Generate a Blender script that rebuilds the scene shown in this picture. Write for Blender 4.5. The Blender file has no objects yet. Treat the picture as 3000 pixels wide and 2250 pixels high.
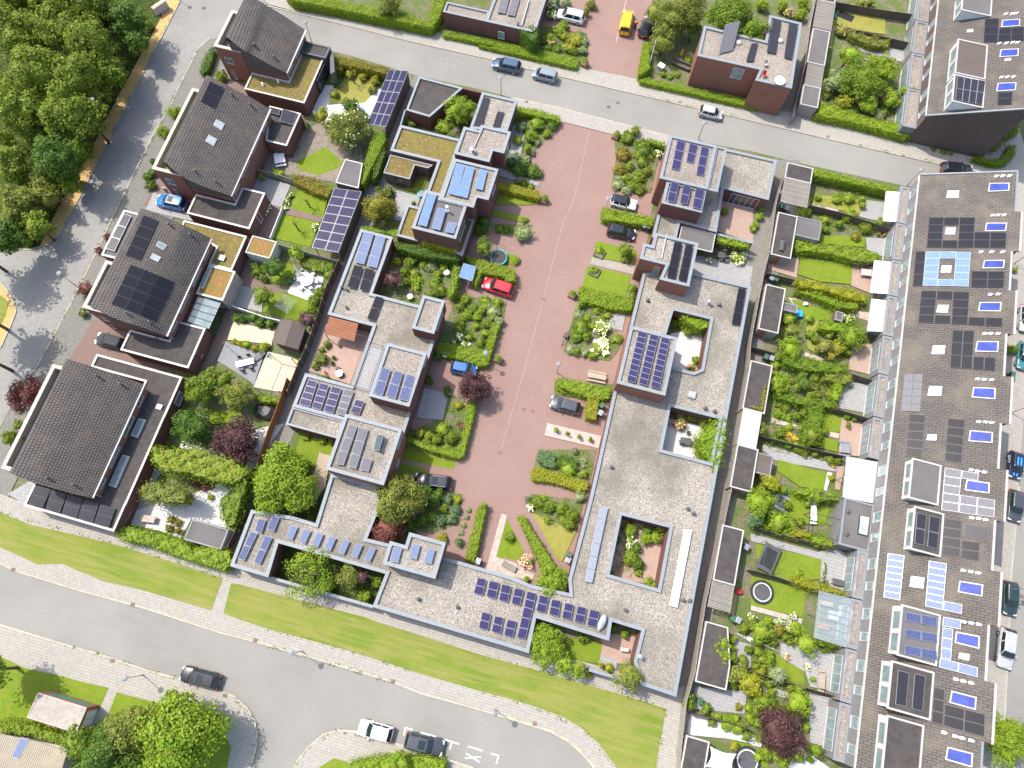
import bpy, bmesh, math, random
import numpy as np
from mathutils import Vector, Matrix
from mathutils.geometry import tessellate_polygon
SC = bpy.context.scene
COL = SC.collection
rnd = random.Random(7)
NR = np.random.default_rng(11)
# ---------------------------------------------------------------- camera
CAM_H, FOC = 90.0, 2065.0            # drone height over the ground, focal length in photo pixels (3000 wide)
AX = np.array([[0.96482564, 0.25350577, -0.0696155], [0.26263337, -0.91775933, 0.29789516], [0.01162787, -0.30570023, -0.9520568]])
cam = bpy.data.cameras.new('camera'); cam_o = bpy.data.objects.new('camera', cam); COL.objects.link(cam_o)
cam.sensor_width = 36.0; cam.lens = 36.0 * FOC / 3000.0; cam.clip_start = 1.0; cam.clip_end = 5000.0
_r = Matrix(((AX[0][0], -AX[0][1], -AX[0][2]), (AX[1][0], -AX[1][1], -AX[1][2]), (AX[2][0], -AX[2][1], -AX[2][2])))
cam_o.matrix_world = Matrix.Translation((0, 0, CAM_H)) @ _r.to_4x4()
SC.camera = cam_o
# ---------------------------------------------------------------- sky and sun
SUN_EL = math.radians(56.0); SUN_AZ = math.atan2(-0.94, 0.34)
wd = bpy.data.worlds.new('World'); SC.world = wd; wd.use_nodes = True
_n = wd.node_tree.nodes; _bg = _n['Background']
_sky = _n.new('ShaderNodeTexSky'); _sky.sky_type = 'NISHITA'; _sky.sun_disc = False
_sky.dust_density = 2.5; _sky.ozone_density = 0.4; _sky.sun_elevation = SUN_EL; _sky.sun_rotation = SUN_AZ
wd.node_tree.links.new(_sky.outputs[0], _bg.inputs[0]); _bg.inputs[1].default_value = 0.15
sun = bpy.data.lights.new('sun', 'SUN'); sun.energy = 2.45; sun.angle = math.radians(0.5); sun.color = (1.0, 0.955, 0.88)
sun_o = bpy.data.objects.new('sun', sun); COL.objects.link(sun_o); sun_o.location = (-60, 20, 80)
_d = Vector((-math.sin(SUN_AZ) * math.cos(SUN_EL), -math.cos(SUN_AZ) * math.cos(SUN_EL), -math.sin(SUN_EL)))
sun_o.rotation_euler = _d.to_track_quat('-Z', 'Y').to_euler()
SC.view_settings.view_transform = 'Standard'; SC.view_settings.look = 'None'; SC.view_settings.gamma = 1.0
SC.view_settings.exposure = 1.2
# ---------------------------------------------------------------- survey: a point read off the photo -> ground point at a given height
OX = (0, 700, 1400, 2200); OY = (0, 550, 1100, 1650); ZS = 2.765
def ray(t, x, y):
    return AX @ np.array([OX[int(t[0])] + x / ZS - 1500, OY[int(t[1])] + y / ZS - 1125, FOC])
def W(t, x, y, z=0.0):
    d = ray(t, x, y); k = (CAM_H - z) / -d[2]
    return (float(d[0] * k), float(d[1] * k))
def WS(t, x, y, f):                    # point on a surface z = f(x, y)
    z = 5.0
    for _ in range(40):
        p = W(t, x, y, z); z = 0.5 * z + 0.5 * f(*p)
    return Vector((p[0], p[1], z))
def toks(s):
    t = None; out = []
    for w in s.split():
        if ',' in w:
            a, b = w.split(','); out.append((t, float(a), float(b)))
        else: t = w
    return out
def PT(s, z=0.0): return [W(*q, z) for q in toks(s)]
def PS(s, f): return [WS(*q, f) for q in toks(s)]
def area2(p): return sum(p[i][0] * p[(i + 1) % len(p)][1] - p[(i + 1) % len(p)][0] * p[i][1] for i in range(len(p))) / 2
def ccw(p): return list(p) if area2(p) > 0 else list(p)[::-1]
def square_up(p):                      # snap nearly axis-parallel edges so walls stand square
    p = [list(q) for q in p]; n = len(p); ex = {}
    par = list(range(2 * n))
    def find(a):
        while par[a] != a: a = par[a]
        return a
    for i in range(n):
        j = (i + 1) % n; dx = abs(p[j][0] - p[i][0]); dy = abs(p[j][1] - p[i][1])
        if dx < 0.16 * dy: par[find(2 * i)] = find(2 * j)
        elif dy < 0.16 * dx: par[find(2 * i + 1)] = find(2 * j + 1)
    for a in range(2 * n): ex.setdefault(find(a), []).append(p[a // 2][a % 2])
    return [tuple(sum(ex[find(2 * i + k)]) / len(ex[find(2 * i + k)]) for k in (0, 1)) for i in range(n)]
def inset(poly, d):                    # poly ccw; d > 0 moves inwards
    n = len(poly); out = []
    for i in range(n):
        a, b, c = Vector(poly[i - 1]), Vector(poly[i]), Vector(poly[(i + 1) % n])
        e1 = (b - a).normalized(); e2 = (c - b).normalized()
        n1 = Vector((-e1.y, e1.x)); n2 = Vector((-e2.y, e2.x)); m = n1 + n2
        den = max(0.25, 1 + n1.dot(n2)); q = b + m * (d / den); out.append((q.x, q.y))
    return out
def inpoly(x, y, p):
    c = False; n = len(p)
    for i in range(n):
        a, b = p[i], p[i - 1]
        if (a[1] > y) != (b[1] > y) and x < (b[0] - a[0]) * (y - a[1]) / (b[1] - a[1]) + a[0]: c = not c
    return c
def cen(p): return (sum(q[0] for q in p) / len(p), sum(q[1] for q in p) / len(p))
# ---------------------------------------------------------------- mesh builder
class MB:
    def __init__(s): s.v = []; s.f = []; s.m = []; s.vuv = None
    def quad(s, a, b, c, d, m=0):
        i = len(s.v); s.v += [tuple(a), tuple(b), tuple(c), tuple(d)]; s.f.append((i, i + 1, i + 2, i + 3)); s.m.append(m)
    def box(s, x0, y0, z0, x1, y1, z1, m=0, top=None):
        i = len(s.v)
        s.v += [(x0, y0, z0), (x1, y0, z0), (x1, y1, z0), (x0, y1, z0), (x0, y0, z1), (x1, y0, z1), (x1, y1, z1), (x0, y1, z1)]
        s.f += [(i, i + 3, i + 2, i + 1), (i + 4, i + 5, i + 6, i + 7), (i, i + 1, i + 5, i + 4), (i + 1, i + 2, i + 6, i + 5), (i + 2, i + 3, i + 7, i + 6), (i + 3, i, i + 4, i + 7)]
        s.m += [m, m if top is None else top, m, m, m, m]
        return s
    def obox(s, c, ax, ay, az, m=0, top=None):      # centre and three half-axis vectors
        c, ax, ay, az = Vector(c), Vector(ax), Vector(ay), Vector(az); i = len(s.v)
        for sz in (-1, 1):
            for sx, sy in ((-1, -1), (1, -1), (1, 1), (-1, 1)): s.v.append(tuple(c + ax * sx + ay * sy + az * sz))
        s.f += [(i, i + 3, i + 2, i + 1), (i + 4, i + 5, i + 6, i + 7), (i, i + 1, i + 5, i + 4), (i + 1, i + 2, i + 6, i + 5), (i + 2, i + 3, i + 7, i + 6), (i + 3, i, i + 4, i + 7)]
        s.m += [m, m if top is None else top, m, m, m, m]
        return s
    def rbox(s, cx, cy, z0, lx, ly, z1, rot=0, m=0, top=None):
        c, n = math.cos(rot), math.sin(rot)
        return s.obox((cx, cy, (z0 + z1) / 2), (c * lx / 2, n * lx / 2, 0), (-n * ly / 2, c * ly / 2, 0), (0, 0, (z1 - z0) / 2), m, top)
    def flat(s, poly, z, m=0, holes=(), up=True):
        loops = [[Vector((x, y, 0)) for x, y in poly]] + [[Vector((x, y, 0)) for x, y in h] for h in holes]
        i = len(s.v)
        for l in loops: s.v += [(q.x, q.y, z(q.x, q.y) if callable(z) else z) for q in l]
        for a, b, c in tessellate_polygon(loops):
            A, B, C_ = s.v[i + a], s.v[i + b], s.v[i + c]
            k = (B[0] - A[0]) * (C_[1] - A[1]) - (C_[0] - A[0]) * (B[1] - A[1])
            if abs(k) < 1e-9: continue
            s.f.append((i + a, i + b, i + c) if (k > 0) == up else (i + a, i + c, i + b)); s.m.append(m)
        return s
    def sides(s, poly, z0, z1, m=0, inward=False):
        p = ccw(poly); p = p[::-1] if inward else p; n = len(p)
        for k in range(n):
            a, b = p[k], p[(k + 1) % n]
            za, zb = (z1(*a), z1(*b)) if callable(z1) else (z1, z1)
            s.quad((a[0], a[1], z0), (b[0], b[1], z0), (b[0], b[1], zb), (a[0], a[1], za), m)
        return s
    def prism(s, poly, z0, z1, m=0, top=None, holes=(), bottom=False):
        s.sides(poly, z0, z1, m)
        for h in holes: s.sides(h, z0, z1, m, True)
        s.flat(poly, z1, m if top is None else top, holes)
        if bottom: s.flat(poly, z0, m, holes, False)
        return s
    def tube(s, pts, r, n=8, m=0, cap=True):
        pts = [Vector(p) for p in pts]; rs = r if isinstance(r, (list, tuple)) else [r] * len(pts); i0 = len(s.v)
        for k, p in enumerate(pts):
            t = (pts[min(k + 1, len(pts) - 1)] - pts[max(k - 1, 0)]).normalized()
            u = t.orthogonal().normalized() if abs(t.z) > .9 else t.cross(Vector((0, 0, 1))).normalized(); w = t.cross(u)
            for j in range(n):
                a = 2 * math.pi * j / n; s.v.append(tuple(p + (u * math.cos(a) + w * math.sin(a)) * rs[k]))
        for k in range(len(pts) - 1):
            for j in range(n):
                a = i0 + k * n + j; b = i0 + k * n + (j + 1) % n
                s.f.append((a, b, b + n, a + n)); s.m.append(m)
        if cap:
            s.f.append(tuple(i0 + j for j in range(n))[::-1]); s.m.append(m)
            e = i0 + (len(pts) - 1) * n; s.f.append(tuple(e + j for j in range(n))); s.m.append(m)
        return s
    def lathe(s, cx, cy, prof, n=16, m=0):           # prof: (r, z) from bottom to top
        i0 = len(s.v)
        for r, z in prof:
            for j in range(n): a = 2 * math.pi * j / n; s.v.append((cx + r * math.cos(a), cy + r * math.sin(a), z))
        for k in range(len(prof) - 1):
            for j in range(n):
                a = i0 + k * n + j; b = i0 + k * n + (j + 1) % n; s.f.append((a, b, b + n, a + n)); s.m.append(m)
        s.f.append(tuple(i0 + j for j in range(n))[::-1]); s.m.append(m)
        e = i0 + (len(prof) - 1) * n; s.f.append(tuple(e + j for j in range(n))); s.m.append(m)
        return s
    def build(s, name, mats, parent=None, smooth=False, uvs=1.0, bevel=0):
        mats = mats if isinstance(mats, (list, tuple)) else [mats]
        me = bpy.data.meshes.new(name); off = Vector((0, 0, 0)); p = parent
        while p is not None: off += p.location; p = p.parent
        vv = np.array(s.v, dtype=np.float64).reshape(-1, 3)
        me.from_pydata([tuple(q) for q in vv - np.array(off)], [], s.f)
        for mm in mats: me.materials.append(mm)
        me.polygons.foreach_set('material_index', s.m)
        if smooth: me.polygons.foreach_set('use_smooth', [True] * len(s.f))
        uv = me.uv_layers.new(name='UVMap'); buf = np.empty((len(me.loops), 2), dtype=np.float32); li = 0
        for f in s.f:
            a, b, c = vv[f[0]], vv[f[1]], vv[f[2]]; n = np.cross(b - a, c - a); l = np.linalg.norm(n)
            if l < 1e-12: n = np.array([0, 0, 1.0])
            else: n = n / l
            if abs(n[2]) > 0.97: tx, ty = np.array([1., 0, 0]), np.array([0, 1., 0])
            else:
                tx = np.cross([0, 0, 1.], n); tx /= np.linalg.norm(tx); ty = np.cross(n, tx)
            for q in f:
                buf[li] = s.vuv[q] if s.vuv and q in s.vuv else (vv[q] @ tx * uvs, vv[q] @ ty * uvs); li += 1
        uv.data.foreach_set('uv', buf.ravel()); me.update()
        o = bpy.data.objects.new(name, me); COL.objects.link(o)
        if parent is not None: o.parent = parent
        if bevel:
            md = o.modifiers.new('bevel', 'BEVEL'); md.width = bevel; md.segments = 2; md.limit_method = 'ANGLE'
        return o
def tag(o, label, cat, group=None):
    o['label'] = label; o['category'] = cat
    if group: o['group'] = group
    return o
def thing(name, label, cat, loc, rz=0.0, group=None):
    o = bpy.data.objects.new(name, None); COL.objects.link(o); o.empty_display_size = 0.3
    o.location = (loc[0], loc[1], loc[2] if len(loc) > 2 else 0.0); o.rotation_euler = (0, 0, rz)
    return tag(o, label, cat, group)
def dup(root, loc, rz, label, group=None):           # a thing with its parts and sub-parts
    r = root.copy(); COL.objects.link(r); r.location = (loc[0], loc[1], loc[2] if len(loc) > 2 else 0.0); r.rotation_euler = (0, 0, rz); r['label'] = label
    if group: r['group'] = group
    for ch in list(root.children):
        c = ch.copy(); COL.objects.link(c); c.parent = r
        for g in list(ch.children):
            e = g.copy(); COL.objects.link(e); e.parent = c
    return r
# ---------------------------------------------------------------- materials
def new_mat(name):
    m = bpy.data.materials.new(name); m.use_nodes = True; nt = m.node_tree
    return m, nt, nt.nodes['Principled BSDF']
def nd(nt, typ, **kw):
    n = nt.nodes.new(typ)
    for k, v in kw.items():
        if k in n.inputs: n.inputs[k].default_value = v
        else: setattr(n, k, v)
    return n
def c4(c): return (c[0], c[1], c[2], 1.0)
def mixc(nt, fac, a, b, mode='MIX'):
    n = nt.nodes.new('ShaderNodeMix'); n.data_type = 'RGBA'; n.blend_type = mode; n.clamp_factor = True
    for k, v in ((0, fac), (6, a), (7, b)):
        if isinstance(v, (int, float)): n.inputs[k].default_value = v
        elif isinstance(v, tuple): n.inputs[k].default_value = c4(v)
        else: nt.links.new(v, n.inputs[k])
    return n.outputs[2]
def coords(nt): 
    g = nt.nodes.new('ShaderNodeUVMap'); g.uv_map = 'UVMap'; return g.outputs[0]
def wpos(nt): return nt.nodes.new('ShaderNodeNewGeometry').outputs['Position']
def noise(nt, co, scale, detail=3, rough=.55, lo=.35, hi=.65):
    n = nd(nt, 'ShaderNodeTexNoise', Scale=scale, Detail=detail, Roughness=rough); nt.links.new(co, n.inputs['Vector'])
    r = nd(nt, 'ShaderNodeMapRange'); r.inputs[1].default_value = lo; r.inputs[2].default_value = hi; nt.links.new(n.outputs[0], r.inputs[0])
    return r.outputs[0]
def bump(nt, b, h, st, dist=.02):
    n = nd(nt, 'ShaderNodeBump', Strength=st, Distance=dist); nt.links.new(h, n.inputs['Height']); nt.links.new(n.outputs[0], b.inputs['Normal'])
def plain(name, col, rough=.6, metal=0.0, var=.12, spec=.5):
    m, nt, b = new_mat(name); co = wpos(nt)
    f = noise(nt, co, 2.3, 5); d = tuple(max(0, c * (1 - var * 1.5)) for c in col); l = tuple(min(1, c * (1 + var)) for c in col)
    nt.links.new(mixc(nt, f, d, l), b.inputs['Base Color']); b.inputs['Roughness'].default_value = rough; b.inputs['Metallic'].default_value = metal
    b.inputs['Specular IOR Level'].default_value = spec
    return m
def bricks(name, c1, c2, mortar, w, h, ms=.012, rough=.85, stain=None, sc=.25, off=.5, amt=.45, bmp=.3, lo=.45, hi=.75, swap=False):
    m, nt, b = new_mat(name); co = coords(nt)
    if swap:
        sx = nt.nodes.new('ShaderNodeSeparateXYZ'); cx = nt.nodes.new('ShaderNodeCombineXYZ'); nt.links.new(co, sx.inputs[0]); nt.links.new(sx.outputs[1], cx.inputs[0]); nt.links.new(sx.outputs[0], cx.inputs[1]); co = cx.outputs[0]
    t = nd(nt, 'ShaderNodeTexBrick'); t.offset = off; t.inputs['Color1'].default_value = c4(c1); t.inputs['Color2'].default_value = c4(c2); t.inputs['Mortar'].default_value = c4(mortar)
    t.inputs['Scale'].default_value = 1.0; t.inputs['Mortar Size'].default_value = ms; t.inputs['Brick Width'].default_value = w; t.inputs['Row Height'].default_value = h; t.inputs['Mortar Smooth'].default_value = .2
    nt.links.new(co, t.inputs['Vector']); c = t.outputs[0]
    if stain is not None:
        f = noise(nt, wpos(nt), sc, 6, .6, lo, hi); mt = nd(nt, 'ShaderNodeMath', operation='MULTIPLY'); mt.inputs[1].default_value = amt
        nt.links.new(f, mt.inputs[0]); c = mixc(nt, mt.outputs[0], c, stain)
        f2 = noise(nt, wpos(nt), 3.1, 5, .6, .3, .7); mt2 = nd(nt, 'ShaderNodeMath', operation='MULTIPLY'); mt2.inputs[1].default_value = .22
        nt.links.new(f2, mt2.inputs[0]); c = mixc(nt, mt2.outputs[0], c, tuple(q * .55 for q in c1))
    nt.links.new(c, b.inputs['Base Color']); b.inputs['Roughness'].default_value = rough; b.inputs['Specular IOR Level'].default_value = .25
    if bmp: bump(nt, b, t.outputs[1], -bmp)
    return m
def speckle(name, cols, scale, rough=.9, stain=None, sc=.12, amt=.6, lo=.5, hi=.72, bm=.6, fine=0.0):      # gravel, sedum, soil: coloured grains
    m, nt, b = new_mat(name); co = wpos(nt)
    v = nd(nt, 'ShaderNodeTexVoronoi', Scale=scale); nt.links.new(co, v.inputs['Vector'])
    s = nt.nodes.new('ShaderNodeSeparateColor'); nt.links.new(v.outputs['Color'], s.inputs[0])
    r = nt.nodes.new('ShaderNodeValToRGB'); r.color_ramp.interpolation = 'CONSTANT'; el = r.color_ramp.elements
    for i, c in enumerate(cols):
        e = el[i] if i < 2 else el.new(i / len(cols)); e.position = i / len(cols); e.color = c4(c)
    nt.links.new(s.outputs[0], r.inputs[0]); c = r.outputs[0]
    if stain is not None:
        f = noise(nt, co, sc, 6, .62, lo, hi); mt = nd(nt, 'ShaderNodeMath', operation='MULTIPLY'); mt.inputs[1].default_value = amt
        nt.links.new(f, mt.inputs[0]); c = mixc(nt, mt.outputs[0], c, stain)
    nt.links.new(c, b.inputs['Base Color']); b.inputs['Roughness'].default_value = rough; b.inputs['Specular IOR Level'].default_value = .2
    if bm: bump(nt, b, v.outputs['Distance'], bm, .05)
    return m
def mottled(name, cs, scales=(.35, 2.5, 14), rough=.95, bm=.5, lims=(.38, .62), st=None):        # lawn, asphalt: three layers of noise
    m, nt, b = new_mat(name); co = wpos(nt)
    a = noise(nt, co, scales[0], 5, .6, *lims); c = mixc(nt, a, cs[0], cs[1])
    cs_ = co
    if st:
        mp = nd(nt, 'ShaderNodeMapping'); mp.inputs['Scale'].default_value = (st[0], st[1], 1); mp.inputs['Rotation'].default_value = (0, 0, -.03); nt.links.new(co, mp.inputs[0]); cs_ = mp.outputs[0]
    n2 = noise(nt, cs_, scales[1], 5, .65, .42, .7); c = mixc(nt, n2, c, cs[2])
    n3 = noise(nt, co, scales[2], 3, .6, .4, .75); mt = nd(nt, 'ShaderNodeMath', operation='MULTIPLY'); mt.inputs[1].default_value = .5
    nt.links.new(n3, mt.inputs[0]); c = mixc(nt, mt.outputs[0], c, cs[3])
    nt.links.new(c, b.inputs['Base Color']); b.inputs['Roughness'].default_value = rough; b.inputs['Specular IOR Level'].default_value = .15
    if bm: bump(nt, b, n3, bm, .05)
    return m
LG = (1.9, 1.95, 1.35)
def leafy(name, c1, c2, c3=None, tr=.4):
    m, nt, b = new_mat(name); nt.nodes.remove(b); out = nt.nodes['Material Output']
    g = nt.nodes.new('ShaderNodeNewGeometry'); r = nt.nodes.new('ShaderNodeValToRGB'); el = r.color_ramp.elements
    c1, c2 = [tuple(q * LG[i] for i, q in enumerate(c)) for c in (c1, c2)]
    el[0].color = c4(c1); el[1].color = c4(c2); el[1].position = .75
    if c3 is not None: e = el.new(.93); e.color = c4(c3)
    f = noise(nt, g.outputs['Position'], .9, 3, .6, .3, .7); mt = nd(nt, 'ShaderNodeMath', operation='ADD'); 
    sub = nd(nt, 'ShaderNodeMath', operation='MULTIPLY_ADD'); sub.inputs[1].default_value = .6; sub.inputs[2].default_value = -.3
    nt.links.new(f, sub.inputs[0]); nt.links.new(g.outputs['Random Per Island'], mt.inputs[0]); nt.links.new(sub.outputs[0], mt.inputs[1]); nt.links.new(mt.outputs[0], r.inputs[0])
    d = nt.nodes.new('ShaderNodeBsdfPrincipled'); d.inputs['Roughness'].default_value = .55; d.inputs['Specular IOR Level'].default_value = .25; nt.links.new(r.outputs[0], d.inputs['Base Color'])
    t = nt.nodes.new("ShaderNodeBsdfTranslucent"); nt.links.new(r.outputs[0], t.inputs["Color"])
    mx = nt.nodes.new('ShaderNodeMixShader'); mx.inputs[0].default_value = tr
    nt.links.new(d.outputs[0], mx.inputs[1]); nt.links.new(t.outputs[0], mx.inputs[2]); nt.links.new(mx.outputs[0], out.inputs[0])
    return m
def pvmat(name, cell, line, cw, rough=.12, cell2=None, spec=.5, ms=.012):
    m, nt, b = new_mat(name); co = coords(nt)
    t = nd(nt, 'ShaderNodeTexBrick'); t.offset = 0.0; t.inputs['Color1'].default_value = c4(cell); t.inputs['Color2'].default_value = c4(cell2 or cell); t.inputs['Mortar'].default_value = c4(line)
    t.inputs['Scale'].default_value = 1.0; t.inputs['Mortar Size'].default_value = ms; t.inputs['Brick Width'].default_value = cw; t.inputs['Row Height'].default_value = cw
    nt.links.new(co, t.inputs['Vector']); nt.links.new(t.outputs[0], b.inputs['Base Color']); b.inputs['Roughness'].default_value = rough; b.inputs['Specular IOR Level'].default_value = spec
    return m
def glassy(name, col, rough=.05, spec=.7):
    m, nt, b = new_mat(name); f = noise(nt, wpos(nt), 1.2, 3); nt.links.new(mixc(nt, f, tuple(c * .7 for c in col), col), b.inputs['Base Color'])
    b.inputs['Roughness'].default_value = rough; b.inputs['Specular IOR Level'].default_value = spec
    return m
def paint(name, col, rough=.28):
    m, nt, b = new_mat(name); f = noise(nt, wpos(nt), 1.5, 4); nt.links.new(mixc(nt, f, tuple(c * .9 for c in col), col), b.inputs['Base Color'])
    b.inputs['Roughness'].default_value = rough; b.inputs['Coat Weight'].default_value = .6; b.inputs['Coat Roughness'].default_value = .06
    return m
M = {}
M['asphalt'] = mottled('asphalt', [(.212, .203, .182), (.258, .248, .222), (.24, .23, .204), (.19, .183, .165)], (.07, 1.1, 9), .9, .15, (.4, .58), (.2, 1.4))
M['asphalt_old'] = mottled('asphalt_old', [(.235, .226, .208), (.27, .26, .238), (.205, .2, .185), (.28, .265, .24)], (.2, 1.5, 9), .9, .2)
M['pavers'] = bricks('pavers', (.38, .35, .305), (.31, .29, .255), (.2, .19, .15), .32, .31, .022, .9, (.3, .28, .24), .3, .5, .5, .2)
M['pavers_dark'] = bricks('pavers_dark', (.24, .225, .2), (.19, .18, .165), (.1, .1, .08), .3, .3, .03, .9, (.16, .16, .12), .4)
M['kerb'] = bricks('kerb', (.44, .4, .32), (.4, .37, .3), (.2, .19, .14), 1.0, 3.0, .02, .9, (.22, .24, .1), .9, .5, .6, .1)
M['clinker'] = bricks('clinker', (.285, .168, .138), (.242, .15, .126), (.21, .155, .132), .2, .1, .012, .9, (.29, .21, .175), .16, .6, .5, .15, .42, .75)
M['gutter'] = plain('gutter', (.4, .33, .28), .9)
M['joint'] = plain('joint', (.32, .22, .19), .9)
M['sand'] = mottled('sand', [(.5, .33, .13), (.56, .37, .15), (.44, .29, .12), (.38, .27, .12)], (.4, 2, 12))
M['lawn'] = mottled('lawn', [(.135, .19, .024), (.19, .212, .04), (.26, .23, .08), (.1, .16, .018)], (.16, 1.1, 8), .95, .5, (.42, .56), (.13, 1.5))
M['lawn_lush'] = mottled('lawn_lush', [(.12, .2, .012), (.165, .225, .018), (.2, .21, .035), (.08, .15, .01)], (.5, 1.8, 10))
M['lawn_dry'] = mottled('lawn_dry', [(.2, .22, .035), (.27, .24, .06), (.3, .25, .085), (.14, .18, .02)], (.5, 1.8, 10))
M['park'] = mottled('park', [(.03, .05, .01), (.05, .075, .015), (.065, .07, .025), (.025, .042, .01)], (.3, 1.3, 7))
M['soil'] = speckle('soil', [(.15, .125, .09), (.2, .17, .125), (.12, .1, .07), (.15, .16, .07)], 9, .95, (.085, .13, .025), .55, .85, .42, .56)
M['terrain'] = mottled('terrain', [(.12, .12, .06), (.16, .14, .09), (.1, .13, .04), (.12, .1, .07)], (.02, .3, 3))
M['gravel'] = speckle('gravel', [(.33, .298, .252), (.21, .186, .155), (.41, .38, .335), (.28, .245, .2), (.145, .127, .112), (.32, .288, .247), (.26, .23, .19)], 12, .95, (.135, .122, .095), .13, .75, .43, .64)
M['gravel_warm'] = speckle('gravel_warm', [(.31, .265, .22), (.19, .158, .13), (.39, .345, .295), (.26, .208, .17), (.13, .115, .105), (.31, .275, .235), (.24, .205, .175)], 13, .95, (.15, .13, .108), .14, .65, .48, .72)
M['gravel_path'] = speckle('gravel_path', [(.23, .19, .15), (.17, .14, .11), (.28, .24, .19), (.2, .17, .14)], 9, .95, (.15, .12, .08), .5)
M['sedum'] = speckle('sedum', [(.165, .12, .045), (.14, .12, .036), (.195, .135, .052), (.21, .17, .06), (.15, .09, .04), (.11, .105, .028)], 6.5, .95, (.165, .155, .035), .5, .6, .5, .64)
M['sedum_red'] = speckle('sedum_red', [(.25, .13, .05), (.19, .11, .05), (.28, .17, .06), (.17, .15, .03), (.3, .1, .06)], 6, .95, (.17, .16, .04), .6, .7, .45, .6)
M['bitumen'] = mottled('bitumen', [(.052, .046, .043), (.07, .062, .057), (.09, .078, .07), (.045, .04, .04)], (.35, 1.3, 8), .85, .1)
M['bitumen_grey'] = mottled('bitumen_grey', [(.115, .108, .105), (.15, .14, .135), (.13, .12, .115), (.1, .095, .095)], (.35, 1.3, 8), .85, .1)
M['coping'] = plain('coping', (.21, .232, .245), .6, 0, .06)
M['white_trim'] = plain('white_trim', (.42, .395, .37), .5, 0, .05)
M['stone_cap'] = bricks('stone_cap', (.5, .45, .38), (.45, .41, .35), (.2, .19, .17), .5, .5, .02, .85, (.3, .27, .23), .7)
M['brick_red'] = bricks('brick_red', (.31, .125, .085), (.25, .1, .07), (.2, .12, .09), .21, .065, .01, .9, (.17, .075, .055), .4, .5, .5, .2)
M['brick_dark'] = bricks('brick_dark', (.2, .085, .066), (.155, .07, .056), (.1, .06, .05), .21, .065, .01, .9, (.095, .045, .04), .4, .5, .5, .2)
M['brick_brown'] = bricks('brick_brown', (.12, .088, .076), (.1, .075, .067), (.105, .08, .07), .21, .065, .01, .9, (.055, .045, .045), .4, .5, .5, .2)
M['render_grey'] = plain('render_grey', (.17, .165, .165), .85, 0, .1)
M['render_white'] = plain('render_white', (.62, .61, .58), .8, 0, .04)
M['timber'] = bricks('timber', (.36, .32, .275), (.3, .27, .23), (.14, .12, .1), 3.0, .14, .012, .9, (.2, .185, .165), .6)
M['timber_dark'] = bricks('timber_dark', (.145, .115, .095), (.115, .092, .08), (.05, .042, .038), 3.5, .15, .014, .9, (.09, .075, .066), .5)
M['timber_warm'] = bricks('timber_warm', (.42, .2, .07), (.36, .17, .06), (.15, .07, .03), 3.5, .16, .016, .85, (.3, .16, .08), .8)
M['rooftile'] = bricks('rooftile', (.138, .12, .11), (.108, .094, .088), (.018, .016, .016), .36, .345, .05, .7, (.16, .12, .08), .6, .3, .5, .8)
M['rowtile'] = bricks('rowtile', (.125, .109, .096), (.1, .089, .08), (.05, .044, .04), .75, .3, .05, .8, (.17, .145, .11), .35, .5, .65, .5, .45, .7, True)
M['orange_tile'] = bricks('orange_tile', (.34, .15, .075), (.28, .12, .065), (.15, .05, .02), .25, .33, .04, .7, (.35, .14, .06), .8, 0, .5, .8)
M['pv_black'] = pvmat('pv_black', (.014, .014, .019), (.022, .022, .028), .16, .2, None, .2)
M['pv_slate'] = pvmat('pv_slate', (.03, .03, .037), (.04, .04, .05), .16, .3, None, .2)
M['pv_navy'] = pvmat('pv_navy', (.012, .011, .04), (.05, .05, .1), .157, .2, (.017, .015, .055), .3, .006)
M['pv_blue'] = pvmat('pv_blue', (.028, .04, .12), (.25, .27, .34), .157, .2, (.035, .05, .15), .5, .008)
M['pv_violet'] = pvmat('pv_violet', (.018, .015, .055), (.085, .085, .16), .157, .2, (.03, .02, .085), .5, .007)
M['pv_light'] = pvmat('pv_light', (.08, .15, .29), (.26, .33, .42), .157, .3, (.11, .2, .36), .1, .012)
M['pv_silver'] = pvmat('pv_silver', (.11, .105, .12), (.2, .195, .205), .157, .3, (.14, .135, .145), .06, .014)
M['pv_pale'] = pvmat('pv_pale', (.1, .13, .24), (.24, .27, .33), .157, .3, (.13, .165, .28), .06, .014)
M['alu'] = plain('alu', (.38, .39, .41), .35, .3, .04)
M['frame_dark'] = plain('frame_dark', (.05, .05, .055), .4)
M['steel'] = plain('steel', (.33, .34, .36), .4, .5, .05)
M['glass'] = glassy('glass', (.05, .075, .075))
M['glass_pale'] = glassy('glass_pale', (.2, .27, .28), .12)
M['glass_blue'] = glassy('glass_blue', (.045, .07, .3), .2, .2)
M['glass_white'] = glassy('glass_white', (.42, .45, .48), .2)
M['pv_white'] = pvmat('pv_white', (.36, .37, .39), (.6, .6, .6), .157, .4, (.4, .41, .43), .3, .012)
M['pv_haze'] = pvmat('pv_haze', (.15, .165, .21), (.42, .44, .47), .157, .4, (.18, .195, .24), .25, .014)
M['white'] = plain('white', (.84, .84, .83), .45, 0, .03)
M['black'] = plain('black', (.018, .018, .02), .5)
M['grey'] = plain('grey', (.2, .2, .2), .6)
M['darkgrey'] = plain('darkgrey', (.07, .07, .072), .6)
M['tile_white'] = bricks('tile_white', (.54, .53, .515), (.48, .47, .455), (.45, .44, .42), .6, .6, .015, .8, (.58, .57, .54), .4, 0, .4, .1)
M['tile_grey'] = bricks('tile_grey', (.34, .335, .33), (.29, .285, .28), (.17, .165, .16), .4, .4, .02, .85, (.25, .245, .235), .4)
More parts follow.
